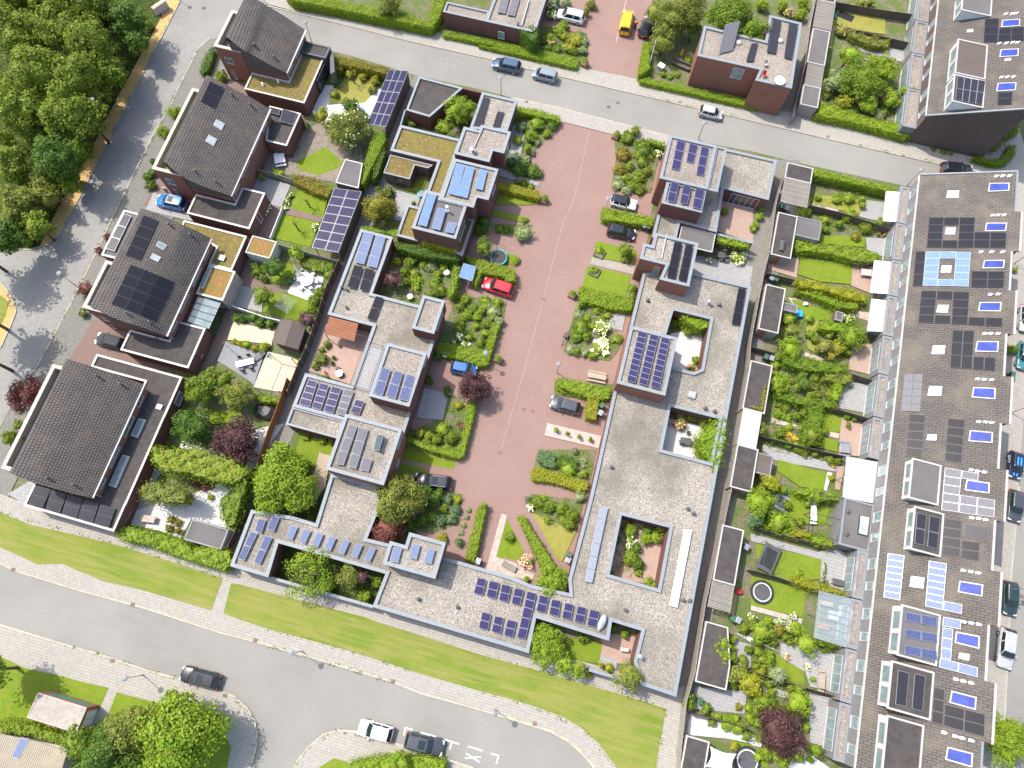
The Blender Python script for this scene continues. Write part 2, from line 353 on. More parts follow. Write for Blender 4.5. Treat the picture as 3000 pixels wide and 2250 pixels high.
M['tile_slate'] = bricks('tile_slate', (.27, .28, .285), (.22, .23, .235), (.13, .13, .13), .3, .15, .015, .85, (.3, .29, .27), .4)
M['tile_yellow'] = bricks('tile_yellow', (.66, .52, .36), (.6, .46, .31), (.4, .3, .2), .4, .3, .015, .85, (.5, .38, .26), .5)
M['tile_pink'] = bricks('tile_pink', (.42, .29, .23), (.35, .25, .2), (.23, .17, .14), .3, .2, .015, .9, (.3, .22, .17), .5)
M['brickpath'] = bricks('brickpath', (.24, .155, .13), (.19, .13, .11), (.12, .09, .08), .2, .1, .012, .9, (.2, .16, .13), .5)
M['wood'] = bricks('wood', (.44, .36, .27), (.38, .31, .23), (.16, .12, .08), 2.5, .12, .014, .8, (.3, .25, .19), .8)
M['wood_red'] = plain('wood_red', (.3, .12, .05), .7)
M['terracotta'] = plain('terracotta', (.42, .17, .09), .8)
M['trunk'] = mottled('trunk', [(.16, .12, .09), (.12, .09, .065), (.2, .16, .12), (.08, .06, .045)], (2, 8, 30), .95, .6)
M['rubber'] = plain('rubber', (.014, .014, .015), .8)
M['binplastic'] = plain('binplastic', (.04, .11, .06), .5)
M['teal'] = plain('teal', (.03, .3, .27), .5)
M['canvas'] = plain('canvas', (.86, .86, .84), .8, 0, .02)
L_ = leafy
M['leaf_hedge'] = L_('leaf_hedge', (.08, .125, .012), (.165, .225, .022), (.25, .26, .03))
M['leaf_lime'] = L_('leaf_lime', (.075, .125, .012), (.165, .225, .022), (.24, .28, .035))
M['leaf_mid'] = L_('leaf_mid', (.045, .08, .01), (.12, .17, .018), (.2, .22, .03))
M['leaf_deep'] = L_('leaf_deep', (.025, .055, .012), (.075, .125, .02), (.12, .17, .03))
M['leaf_forest'] = L_('leaf_forest', (.055, .085, .012), (.135, .175, .022), (.21, .22, .035))
M['leaf_olive'] = L_('leaf_olive', (.06, .08, .018), (.15, .165, .035), (.24, .22, .06))
M['leaf_grey'] = L_('leaf_grey', (.09, .12, .055), (.2, .23, .12), (.32, .34, .22))
M['leaf_purple'] = L_('leaf_purple', (.022, .009, .013), (.055, .022, .029), (.09, .045, .05), .15)
M['leaf_red'] = L_('leaf_red', (.05, .016, .018), (.11, .038, .036), (.16, .07, .06), .2)
M['leaf_yellow'] = L_('leaf_yellow', (.12, .13, .008), (.21, .21, .02), (.3, .28, .04))
M['leaf_orange'] = L_('leaf_orange', (.085, .09, .012), (.16, .145, .022), (.24, .16, .035))
M['leaf_blue'] = L_('leaf_blue', (.04, .075, .035), (.1, .155, .08), (.15, .2, .12))
M['petal_white'] = L_('petal_white', (.7, .7, .62), (.85, .85, .8), None, .2)
M['petal_pink'] = L_('petal_pink', (.55, .2, .28), (.75, .42, .46), (.8, .62, .6), .2)
M['petal_orange'] = L_('petal_orange', (.6, .2, .02), (.7, .35, .03), None, .2)
# ================================================================ GROUND
def ground(name, s, z, m, z0=None, kerb=None):
    p = ccw(PT(s, max(z, 0)) if isinstance(s, str) else s); b = MB()
    if z0 is None: b.flat(p, z)
    else: b.prism(p, z0, z)
    o = b.build(name, M[m]); o['kind'] = 'structure'; return o
def strip(name, s, w, z, m, h=None):
    pts = PT(s, z); b = MB(); n = len(pts)
    for i in range(n - 1):
        a, c = Vector(pts[i]), Vector(pts[i + 1]); d = (c - a).normalized(); q = Vector((-d.y, d.x)) * w / 2
        b.quad((*(a - q - d * .02), z + i * .0004), (*(c - q), z + i * .0004), (*(c + q), z + i * .0004), (*(a + q - d * .02), z + i * .0004))
        if h: b.sides([tuple(a - q), tuple(c - q), tuple(c + q), tuple(a + q)], h, z + i * .0004)
    o = b.build(name, M[m]); o['kind'] = 'structure'; return o
ground('terrain', [(-1500, -1500), (1500, -1500), (1500, 1500), (-1500, 1500)], -.02, 'terrain')
ground('garden_soil', [(-70, -45), (70, -45), (70, 125), (-70, 125)], 0.0, 'soil')
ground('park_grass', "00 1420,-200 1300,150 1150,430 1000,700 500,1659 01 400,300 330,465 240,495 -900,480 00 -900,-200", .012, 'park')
ground('upper_street', "00 1500,-300 1490,-60 1380,180 1900,400 10 0,260 530,360 900,450 1450,615 20 0,720 290,795 660,875 1260,1030 1560,1105 30 0,1225 500,1345 1220,1500 2400,1790 2400,1500 1900,1410 1540,1330 760,1155 20 2212,975 1370,780 640,610 350,545 10 2050,480 1380,330 700,160 230,45 100,-300", .018, 'asphalt')
ground('west_street', "00 1490,-60 610,1659 01 540,260 470,390 380,460 240,500 -400,480 -400,700 0,760 60,830 115,920 130,1000 80,1130 0,1300 -100,1500 02 -260,900 -30,480 01 150,1659 310,1430 470,1130 580,920 760,560 1030,0 00 960,1659 1230,1110 1480,640 1600,400 1700,305 1900,260 1900,60", .014, 'asphalt_old')
ground('lower_street', "02 -400,1400 -60,1500 03 110,60 650,225 1180,370 1800,570 13 0,605 140,640 700,800 1250,965 1480,1060 23 0,1185 300,1275 600,1370 740,1450 870,1570 940,1659 980,1900 03 -400,1900", .01, 'asphalt')
ground('east_street', "30 2240,1300 3200,1300 33 3200,1900 1990,1900 2060,1200 2095,500 2110,100 32 2140,1300 2175,900 30 2330,1800", .012, 'asphalt')
ground('upper_pavement', "10 60,-300 150,-60 240,35 700,155 1380,325 2050,475 20 350,540 640,605 1370,775 2212,970 30 760,1150 1540,1325 1900,1400 2400,1490 2400,1250 1860,1200 1270,1100 480,930 250,900 0,870 20 2212,850 1300,640 900,560 820,520 0,340 10 2212,400 1560,250 1300,180 700,30 350,-60", .1, 'pavers', 0)
ground('court_pavement', "20 230,830 270,795 290,790 660,870 1260,1025 1560,1100 1560,1180 1480,1185 1100,1090 680,985 290,900", .1, 'pavers', 0)
ground('west_pavement', "00 1790,300 1700,315 1605,405 1485,645 1395,835 1235,1115 965,1659 01 885,320 765,560 585,920 475,1130 315,1430 155,1659 02 -20,480 -250,900 60,1000 300,500 01 800,1300 1000,700 00 1500,1659 1900,700", .09, 'pavers_dark', 0)
ground('yellow_path', "00 1400,-200 1485,-60 605,1659 01 685,0 535,260 465,390 375,458 325,466 400,300 560,0 00 500,1659 1000,700 1150,430 1300,150", .08, 'sand', 0)
ground('yellow_path', "01 -60,1400 0,1296 76,1130 126,1000 110,925 58,832 0,765 -60,740 -60,850 20,880 70,930 50,1030 0,1130 -60,1230", .08, 'sand', 0)
ground('park_lawn', "01 -60,850 20,880 70,930 50,1030 0,1130 -60,1230 -400,1230 -400,700", .085, 'lawn', 0)
ground('lower_pavement', "02 -400,900 -60,940 200,1030 900,1220 1880,1500 13 0,0 1100,300 2212,640 23 1600,1000 1700,1000 1740,1180 1650,1659 1620,1900 985,1900 945,1659 875,1568 745,1446 603,1366 302,1271 0,1181 13 1480,1056 1250,961 700,796 140,636 0,601 03 1800,566 1180,366 650,221 110,56 02 -60,1485 -400,1390", .1, 'pavers', 0)
ground('verge_lawn', "02 -60,1085 0,1110 250,1210 950,1370 1800,1640 03 1800,135 1710,380 1180,225 820,140 500,5 02 300,1530 0,1390 -60,1360", .125, 'lawn', .05)
ground('verge_lawn', "03 1870,165 13 0,170 1030,440 1130,480 1600,625 23 0,735 600,900 1200,1075 1525,1180 1440,1659 1430,1900 1180,1900 1130,1659 980,1460 830,1330 680,1240 400,1140 0,1030 13 1420,880 900,710 230,530 0,455 03 1810,405", .125, 'lawn', .05)
ground('corner_pavement', "03 -400,400 0,503 140,543 500,653 850,753 1200,873 1470,943 1600,993 1760,1033 1900,1083 2000,1173 2060,1273 2083,1400 2068,1520 2028,1659 2000,1900 -400,1900", .1, 'pavers', 0)
ground('corner_lawn', "03 -400,640 0,755 200,850 480,910 700,970 880,1010 800,1190 300,1330 -400,1260", .125, 'lawn_lush', .05)
ground('corner_lawn', "03 945,1045 1340,1150 1500,1200 1700,1300 1830,1400 1870,1500 1850,1600 1800,1900 200,1900 700,1350 870,1240", .125, 'lawn_lush', .05)
ground('island_pavement', "13 400,1900 440,1659 480,1590 560,1490 680,1390 800,1350 960,1365 1040,1410 1320,1475 1600,1560 1900,1659 2200,1760 2200,1900", .1, 'pavers', 0)
ground('island_lawn', "13 640,1659 770,1580 880,1610 900,1659 900,1900 500,1900", .125, 'lawn_lush', .05)
ground('east_pavement', "30 1850,1290 2000,1100 2160,1000 2250,1290 2330,1800 32 2172,900 2137,1300 33 2107,100 2092,500 2057,1200 1987,1900 1500,1900 1900,0 30 2000,1500", .105, 'pavers', 0)
ground('court', "20 200,960 300,905 680,990 1100,1095 1480,1190 1490,1250 1420,1640 21 1330,700 1150,1659 22 760,1659 23 760,260 0,60 12 1700,1500 1450,1300 1300,700 1480,0 11 1600,1000 1900,300 20 250,1000", .07, 'clinker')
ground('upper_court', "20 880,575 1300,672 1340,330 1400,100 1440,-200 400,-200 480,200 720,250 880,270 900,330", .07, 'clinker')
ground('court_bed', "20 880,300 500,200 400,420 850,520", .06, 'soil')
strip('gutter_strip', "20 903,1060 828,1400 770,1640 21 690,280 530,900 340,1600 22 178,630", .1, .078, 'joint')
strip('gutter_strip', "20 1225,-100 1120,340", .14, .078, 'gutter')
for s in ("10 230,45 700,160 1380,330 2050,480 20 350,545 640,610 1370,780 2212,975 30 760,1155 1540,1330 2300,1480", "20 290,792 660,872 1260,1027 1560,1102", "02 -60,1488 03 110,58 650,223 1180,368 1800,568 13 140,638 700,798 1250,963 1480,1058 23 0,1183 300,1273 600,1368 740,1448 870,1570 940,1659 980,1850",
          "03 -60,480 140,541 500,651 850,751 1200,871 1470,941 1760,1031 1900,1081 2000,1171 2060,1271 2084,1400 2069,1520 2029,1659 2000,1850", "13 420,1800 440,1659 480,1590 560,1490 680,1390 800,1350 960,1365 1040,1410 1320,1475 1600,1560 1900,1659", "00 1490,-60 610,1659 01 540,260 470,390 380,460 240,500 -60,485", "00 1700,305 1600,400 1480,640 1390,830 1230,1110 960,1659 01 760,560 580,920 310,1430 150,1659", "32 2175,900 2140,1300 33 2110,100 2095,500 2060,1200 1990,1850", "01 -60,740 0,765 58,832 110,922 128,1000 78,1130 0,1298"):
    strip('kerb', s, .18, .115, 'kerb', 0)
mk = MB()
for a in ("1335,1395 1350,1330", "1343,1332 1410,1350", "1475,1370 1600,1405", "1665,1428 1785,1465", "1725,1450 1708,1508", "1855,1483 1975,1520", "1840,1540 1950,1612", "1832,1578 1957,1570", "2045,1542 2103,1558", "2103,1554 2085,1625"):
    p, q = PT('13 ' + a); p, q = Vector(p), Vector(q); d = (q - p).normalized(); n_ = Vector((-d.y, d.x)) * .06
    z = .016 + .001 * len(mk.f) % .006
    mk.quad((*(p - n_), z), (*(q - n_), z), (*(q + n_), z), (*(p + n_), z))
o = mk.build('parking_markings', M['white']); o['kind'] = 'structure'
ym = MB()
for a in ("240,1247 310,1267", "375,1288 440,1308", "540,1345 605,1368", "668,1405 730,1440", "790,1485 840,1525", "890,1590 945,1650"):
    p, q = PT('23 ' + a, .12); p, q = Vector(p), Vector(q); d = (q - p).normalized(); n_ = Vector((-d.y, d.x)) * .08
    ym.quad((*(p - n_), .122), (*(q - n_), .122), (*(q + n_), .122), (*(p + n_), .122))
M['yellow_mark'] = plain('yellow_mark', (.62, .5, .22), .8)
o = ym.build('kerb_markings', M['yellow_mark']); o['kind'] = 'structure'
ch = MB()
def seg(a, b, w=.03, z=.0215):
    p, q = Vector(a), Vector(b); d = (q - p).normalized(); n_ = Vector((-d.y, d.x)) * w
    ch.quad((*(p - n_), z), (*(q - n_), z), (*(q + n_), z), (*(p + n_), z))
for a in ("1545,465 1610,470 1600,495 1540,500 1545,465", "1640,465 1765,490", "1628,545 1740,570", "1640,465 1628,545", "1690,475 1680,555", "1765,490 1740,570", "1765,490 1800,510 1780,545 1745,545", "1635,505 1752,530"):
    p = PT('10 ' + a); [seg(u, v) for u, v in zip(p, p[1:])]
M['chalk'] = plain('chalk', (.285, .28, .265), .95); o = ch.build('chalk_drawing', M['chalk']); o['kind'] = 'structure'
# alleys
ground('west_alley', "10 1370,690 1180,1210 11 1000,80 830,590 600,1150 390,1659 12 150,700 02 1830,1390 1850,1570 1950,1600 12 200,1090 11 640,1500 815,1030 1060,350 10 1400,1040 1520,680 1440,600", .05, 'pavers_dark')
ground('east_alley', "30 150,1290 400,1300 31 280,600 160,800 22 2250,300 23 1980,0 1800,1000 1760,1180 1560,1050 22 2000,0 21 2150,800 31 -60,300", .05, 'pavers_dark')
ground('north_alley', "30 380,100 560,100 420,960 230,940 280,720", .05, 'pavers_dark')
gz = [.02]
def g(name, m, *ss):
    for s in ss:
        gz[0] += .0041
        if gz[0] > .16: gz[0] = .055
        ground(name, s, gz[0] + .03, m)
g('lawn', 'lawn_dry', "10 870,610 1110,660 1030,850 800,830 730,800")
g('patio', 'tile_white', "10 590,910 690,690 770,690 720,850 1020,830 1130,710 1160,720 1030,1010 760,1010", "11 490,680 590,640 700,690 640,880 550,910 390,850", "02 1080,1100 1280,1030 1560,960 1770,870 1870,930 1780,1010 1860,1240 1820,1230 1550,1160 1460,1320 1300,1260 1060,1210", "02 2130,420 2300,390 2080,720 2000,780 1680,660 1450,580 1480,520 1680,600")
g('gravel_bed', 'gravel_path', "10 500,1060 650,1000 880,1100 1000,1200 1000,1340 860,1300 800,1480 400,1420 200,1400 230,1230 420,1200")
g('lawn', 'lawn_lush', "10 460,1310 700,1190 840,1310 810,1360 640,1420 490,1380", "10 480,1530 730,1610 11 730,50 680,240 410,165", "11 345,210 650,280 580,480 250,400", "11 380,600 470,640 400,780 230,770", "11 290,840 400,860 570,920 590,960 480,1080 180,1000")
g('patio', 'tile_grey', "10 150,1410 420,1500 350,1659 11 350,160 210,130 100,0", "01 1950,780 2130,850 2120,1010 1890,950 1930,870", "02 1210,740 1320,770 1250,870 1290,1030 1080,1100 1000,1150")
g('brick_path', 'brickpath', "11 410,165 680,240 660,280 340,205", "11 190,250 270,140 350,155 250,410 60,380 0,500 -40,380", "11 -60,560 130,600 120,740 300,800 400,850 250,850 20,790 -60,780", "01 1640,1470 1830,990 1920,1000 1830,1240 1700,1470", "00 1160,1659 01 1220,150 1180,180 1560,260 1640,0 00 1300,1440", "00 1900,660 1700,640 2000,820 2100,790 2000,680", "01 1560,300 2140,400 2140,600 1980,620")
g('driveway', 'brickpath', "01 560,1390 760,1060 1060,1160 990,1320 1540,1470 760,1480")
g('driveway', 'tile_grey', "02 60,960 250,850 280,880 200,1040", "01 1180,180 1250,20 1350,150 1560,210 1640,280 1500,260")
g('patio', 'tile_yellow', "01 1890,1080 11 290,1165 260,1290 200,1260 0,1240 01 1840,1230", "11 230,1330 420,1375 480,1400 390,1659 310,1645 120,1610")
g('patio', 'tile_slate', "01 1830,1240 1870,1270 2180,1330 2212,1400 11 200,1360 120,1600 01 2060,1600 2000,1550 1760,1400")
g('lawn', 'lawn_lush', "02 1690,280 1960,290 1950,370 1700,400")
# court gardens, west side
g('garden_path', 'tile_grey', "20 260,980 380,1090 330,1330 200,1330", "20 160,1360 500,1480 490,1510 160,1420", "12 1500,100 1700,150 1650,360 1440,340")
g('lawn', 'lawn_lush', "20 150,1580 500,1600 450,1659 150,1659", "21 110,170 420,250 410,290 100,220", "21 230,530 310,545 290,640 220,600", "12 1350,570 1760,690 1740,760 1290,680", "12 1300,700 1540,770 1500,800 1280,790", "22 235,1165 375,1420 330,1495 150,1470")
g('flower_bed', 'soil', "20 260,920 680,960 640,1060 500,1180 400,1280 530,1400 500,1460 200,1400 260,1100", "21 110,290 440,300 420,400 110,370", "21 0,880 230,920 200,1140 40,1420 -20,1400", "11 1760,880 2140,900 2150,1050 2050,1300 1980,1440 1720,1330 1620,1230", "12 1700,150 1830,180 1780,440 1650,380", "12 1500,950 1810,960 1780,1200 1560,1280 1400,1260", "12 1340,520 1420,440 1900,220 1830,640 1760,660")
g('path', 'gutter', "22 190,1120 240,1130 150,1470 470,1570 440,1659 60,1600 90,1480")
g('path', 'clinker', "22 240,1130 320,1140 560,1659 470,1659 490,1570 360,1400", "22 380,1110 440,1110 680,1550 640,1560")
# court gardens, east side
g('lawn', 'lawn_lush', "21 960,430 1290,510 1270,620 930,560", "21 890,630 1240,710 1200,880 840,810")
g('flower_bed', 'soil', "20 1100,1080 1480,1190 1470,1260 1400,1560 1080,1520 1120,1280", "21 800,960 1100,1010 1150,1300 1070,1400 880,1380 690,1330 760,1080", "22 490,600 960,600 900,900 430,840", "22 430,960 860,1010 800,1260 620,1230 440,1100", "22 620,60 1100,70 1070,220 620,160")
g('deck', 'timber', "21 925,562 1280,635 1265,705 910,618")
g('patio', 'tile_grey', "21 1080,1020 1200,1010 1170,1160 1060,1130")
g('gravel_bed', 'gutter', "22 560,385 1000,490 980,590 540,485")
g('lawn', 'lawn_dry', "22 440,1110 640,1200 800,1260 680,1510 640,1490")
# courtyards
g('patio', 'tile_pink', "21 1960,60 2230,120 2230,440 1930,350", "11 560,1480 700,1100 1100,1120 920,1600", "23 1000,560 1290,600 1250,820 980,800", "22 1060,1110 1570,1230 1480,1700 1040,1640")
g('patio', 'tile_grey', "21 1740,540 2230,640 2200,810 1700,690", "11 1270,20 1470,70 1400,280 1260,260", "23 980,740 1130,780 1120,860 1000,850")
g('patio', 'tile_white', "21 1560,1180 1860,1140 1780,1520 1540,1480", "22 1480,330 1860,420 1820,700 1480,600")
g('lawn', 'lawn_lush', "12 500,480 790,560 720,760 430,700", "10 1350,1540 1540,1400 1480,1560", "23 720,600 1010,640 980,810 700,780")
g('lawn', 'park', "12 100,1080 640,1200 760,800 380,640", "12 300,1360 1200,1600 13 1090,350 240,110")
g('deck', 'wood', "12 650,625 740,650 700,900 590,1060 570,960")
g('garden_path', 'gutter', "11 1500,720 1540,700 1500,880 1480,960 1310,930 1340,820 1500,860")
g('flower_bed', 'soil', "11 1250,420 1800,550 1700,870 1500,960 1060,860")
# gardens of the long terrace
g('lawn', 'lawn_dry', "30 700,80 1090,110 1090,280 840,240 690,190", "31 520,50 900,100 880,220 720,180 500,120", "31 440,1040 560,1000 530,1340 460,1300")
g('lawn', 'lawn_lush', "31 560,380 930,400 920,480 560,450", "31 400,560 830,620 810,780 560,760 380,700", "31 330,900 700,1010 690,1060 480,1080 340,930", "32 590,290 740,350 715,465 570,440", "32 590,500 710,530 700,620 540,580", "32 215,680 620,790 590,930 400,900 210,770", "32 330,960 450,1000 640,1080 600,1210 420,1200 290,1130", "32 40,1360 570,1490 560,1650 300,1659 60,1600", "33 0,100 450,220 420,440 0,340", "33 200,730 420,830 440,980 320,980 190,880", "33 0,1480 160,1560 130,1659 0,1600", "23 2030,1430 2212,1470 2212,1520 2060,1480")
g('patio', 'tile_grey', "30 780,320 1310,420 1260,520 1150,480 900,420", "31 940,100 1100,120 1060,280 870,230", "31 930,400 1180,420 1120,580 940,500", "32 740,50 950,70 910,300 700,260", "32 100,560 700,720 690,780 640,770 200,690 90,600", "32 0,1280 540,1430 700,1400 860,1500 820,1659 560,1659 570,1490 0,1340", "33 580,0 840,0 820,240 640,190", "33 240,650 600,690 740,780 720,1050 480,1000 440,880 240,760", "33 470,1060 720,1100 590,1490 480,1450", "33 100,980 330,1060 300,1100 90,1040", "23 1760,1000 2180,1040 2160,1220 1740,1180", "23 2080,620 2212,660 2212,860 2060,800")
g('patio', 'tile_pink', "31 830,620 990,640 980,860 810,790", "31 130,600 390,560 370,730 140,660", "31 820,1260 980,1270 950,1510 790,1470", "32 730,340 960,420 940,660 710,640", "30 880,470 1180,560 1180,500", "32 700,730 760,740 720,930 680,920")
g('patio', 'tile_white', "23 1720,1220 2040,1300 2212,1400 2212,1460 2020,1420 1690,1390", "33 380,1480 640,1659 300,1659", "23 2080,560 2212,640 2212,620 33 260,730 0,600", "32 620,780 660,790 610,940 590,930", "33 0,1380 100,1430 80,1490 0,1470")
g('garden_path', 'gutter', "31 300,890 420,900 860,1000 960,1010 950,1080 860,1050 340,950", "32 170,340 440,420 420,440 160,380", "32 580,440 720,470 710,510 570,480", "33 0,340 420,450 410,490 0,380", "31 500,120 720,170 700,200 490,160", "31 440,1330 600,1390 580,1420 430,1360")
# ================================================================ BUILDINGS
def mass(root, name, poly, z, wall='brick_dark', roof='gravel', cop=.38, zb=0.0, holes=(), drop=.26, cm='coping', sq=True, th=.09):
    p = PT(poly, z) if isinstance(poly, str) else poly
    p = ccw(square_up(p) if sq else p); hs = []
    for h in holes: h = PT(h, z) if isinstance(h, str) else h; hs.append(ccw(square_up(h) if sq else h))
    w = MB().sides(p, zb, z - th, 0)
    for h in hs: w.sides(h, 0.0, z - th, 0, True)
    wo = w.build(name, M[wall], root)
    c = MB(); po, pi_ = inset(p, -.04), inset(p, cop)
    ho = [inset(h, -cop) for h in hs]; hi = [inset(h, .03) for h in hs]
    c.flat(po, z, 0, [pi_]); c.sides(po, z - th, z); c.flat(po, z - th, 0, [pi_], False); c.sides(pi_, z - drop - .05, z, 0, True)
    for a, b in zip(ho, hi):
        c.flat(a, z, 0, [b]); c.sides(a, z - drop - .05, z); c.sides(b, z - th, z, 0, True)
    c.build('coping', M[cm], wo)
    r = MB(); r.flat(inset(p, cop - .02), z - drop, 0, [inset(h, -cop + .02) for h in hs]); r.build('roof', M[roof], wo)
    return wo, p
def house(name, label, cat, at, group=None):
    return thing(name, label, cat, at, 0, group)
def slab(P, h0, h1, mat, b=None, m=0, ins=0.0):
    b = b or MB(); P = [Vector(p) for p in P]; n = (P[1] - P[0]).cross(P[3] - P[0]).normalized()
    if n.z < 0: P = P[::-1]; n = -n
    if ins:
        c = sum(P, Vector()) / 4; u = (P[1] - P[0]).normalized(); v = (P[3] - P[0]).normalized()
        P = [P[0] + (u + v) * ins, P[1] + (-u + v) * ins, P[2] - (u + v) * ins, P[3] + (u - v) * ins]
    lo = [p + n * h0 for p in P]; hi = [p + n * h1 for p in P]
    b.quad(*hi, m); b.quad(*lo[::-1], m)
    for k in range(4): j = (k + 1) % 4; b.quad(lo[k], lo[j], hi[j], hi[k], m)
    return b
def lerp4(P, u, v): return (P[0] * (1 - u) + P[1] * u) * (1 - v) + (P[3] * (1 - u) + P[2] * u) * v
def panels(root, quad, f, nx, ny, mat='pv_black', frame='frame_dark', gap=.012, h=.08, tilt=0.0, side=0, skip=(), fr=.03, name='solar_panel'):
    # a field of nx x ny modules filling the quadrilateral read off the photo (tl tr br bl)
    P = PS(quad, f) if callable(f) else [Vector((*q, f)) for q in PT(quad, f)]
    for i in range(nx):
        for j in range(ny):
            if (i, j) in skip: continue
            u0, u1 = (i + gap) / nx, (i + 1 - gap) / nx; v0, v1 = (j + gap) / ny, (j + 1 - gap) / ny
            Q = [lerp4(P, u0, v0), lerp4(P, u1, v0), lerp4(P, u1, v1), lerp4(P, u0, v1)]
            if callable(f):
                for q in Q: q.z = f(q.x, q.y)
            if tilt:
                L = ((Q[1] - Q[0]).length if side in (0, 2) else (Q[3] - Q[0]).length); dz = L * math.sin(tilt)
                for k in {0: (0, 3), 2: (1, 2), 1: (0, 1), 3: (2, 3)}[side]: Q[k] = Q[k] + Vector((0, 0, dz))
            b = slab(Q, h, h + .04, None, None, 1); slab(Q, h + .041, h + .046, None, b, 0, fr)
            if tilt:                     # closed back and support feet
                for k in range(4):
                    j2 = (k + 1) % 4
                    if Q[k].z > min(q.z for q in Q) + .02 and Q[j2].z > min(q.z for q in Q) + .02:
                        zz = min(q.z for q in Q); c = (Q[0] + Q[2]) / 2
                        a_, b_ = Q[k].lerp(c, .06), Q[j2].lerp(c, .06); b.quad((a_.x, a_.y, zz), (b_.x, b_.y, zz), b_ + Vector((0, 0, h)), a_ + Vector((0, 0, h)), 2)
            b.build(name, [M[mat], M[frame], M['darkgrey']], root)
def plate(root, name, quad, f, mat, frame, h=.12, ins=.09):
    P = PS(quad, f) if callable(f) else [Vector((*q, f)) for q in PT(quad, f)]
    fr = slab(P, -.05, h, None).build(name, M[frame], root)
    slab(P, h + .002, h + .02, None, None, 0, ins).build('pane', M[mat], fr)
    return fr
def onplane(ax, v, t, x, y):
    d = ray(t, x, y); k = v / d[0 if ax == 'x' else 1]
    return (float(d[1 if ax == 'x' else 0] * k), CAM_H + float(d[2] * k))
def window(root, ax, v, out, s, mat='glass', frame='white_trim', n=1, name='window', fw=.09, zlim=None, par=None):
    (a0, z0), (a1, z1) = [onplane(ax, v, *q) for q in toks(s)]
    return window_m(root, ax, v, out, min(a0, a1), min(z0, z1), max(a0, a1), max(z0, z1), mat, frame, n, name, fw)
def window_m(root, ax, v, out, a0, z0, a1, z1, mat='glass', frame='white_trim', n=1, name='window', fw=.09):
    z0 = max(z0, .12); z1 = max(z1, z0 + .3); b = MB()
    def bx(p0, q0, p1, q1, d0, d1, B, m=0):
        lo, hi = sorted((v + out * d0, v + out * d1))
        if ax == 'x': B.box(lo, p0, q0, hi, p1, q1, m)
        else: B.box(p0, lo, q0, p1, hi, q1, m)
    bx(a0, z0, a1, z0 + fw, -.02, .06, b); bx(a0, z1 - fw, a1, z1, -.02, .06, b)
    bx(a0, z0 + fw, a0 + fw, z1 - fw, -.02, .057, b); bx(a1 - fw, z0 + fw, a1, z1 - fw, -.02, .057, b)
    for k in range(1, n): c = a0 + (a1 - a0) * k / n; bx(c - fw / 2, z0 + fw, c + fw / 2, z1 - fw, -.02, .054, b)
    bx(a0 - .04, z0 - .05, a1 + .04, z0 - .002, -.02, .12, b)
    o = b.build(name, M[frame], root); g_ = MB(); bx(a0 + fw, z0 + fw, a1 - fw, z1 - fw, .0, .025, g_); g_.build('pane', M[mat], o); return o
def vent(root, s, f, r=.09, h=.5, m='darkgrey', name='vent_pipe', cap=True):
    for q in toks(s):
        p = WS(*q, f) if callable(f) else Vector((*W(*q, f), f)); b = MB().tube([p - Vector((0, 0, .1)), p + Vector((0, 0, h))], r, 10)
        b.lathe(p.x, p.y, [(r * 1.9, p.z - .02), (r * 1.6, p.z + .06)], 10)
        if cap: b.lathe(p.x, p.y, [(r * 1.1, p.z + h), (r * 1.7, p.z + h + .02), (r * 1.7, p.z + h + .1), (r * .6, p.z + h + .16)], 10)
        b.build(name, M[m], root)
def curb(root, s, z, name='rooflight', glass='glass_white', frame='alu', h=.3):
    p = ccw(square_up(PT(s, z + h))); fr = MB().prism(p, z - .1, z + h).build(name, M[frame], root)
    MB().prism(inset(p, .12), z + h - .01, z + h + .06).build('pane', M[glass], fr); return fr
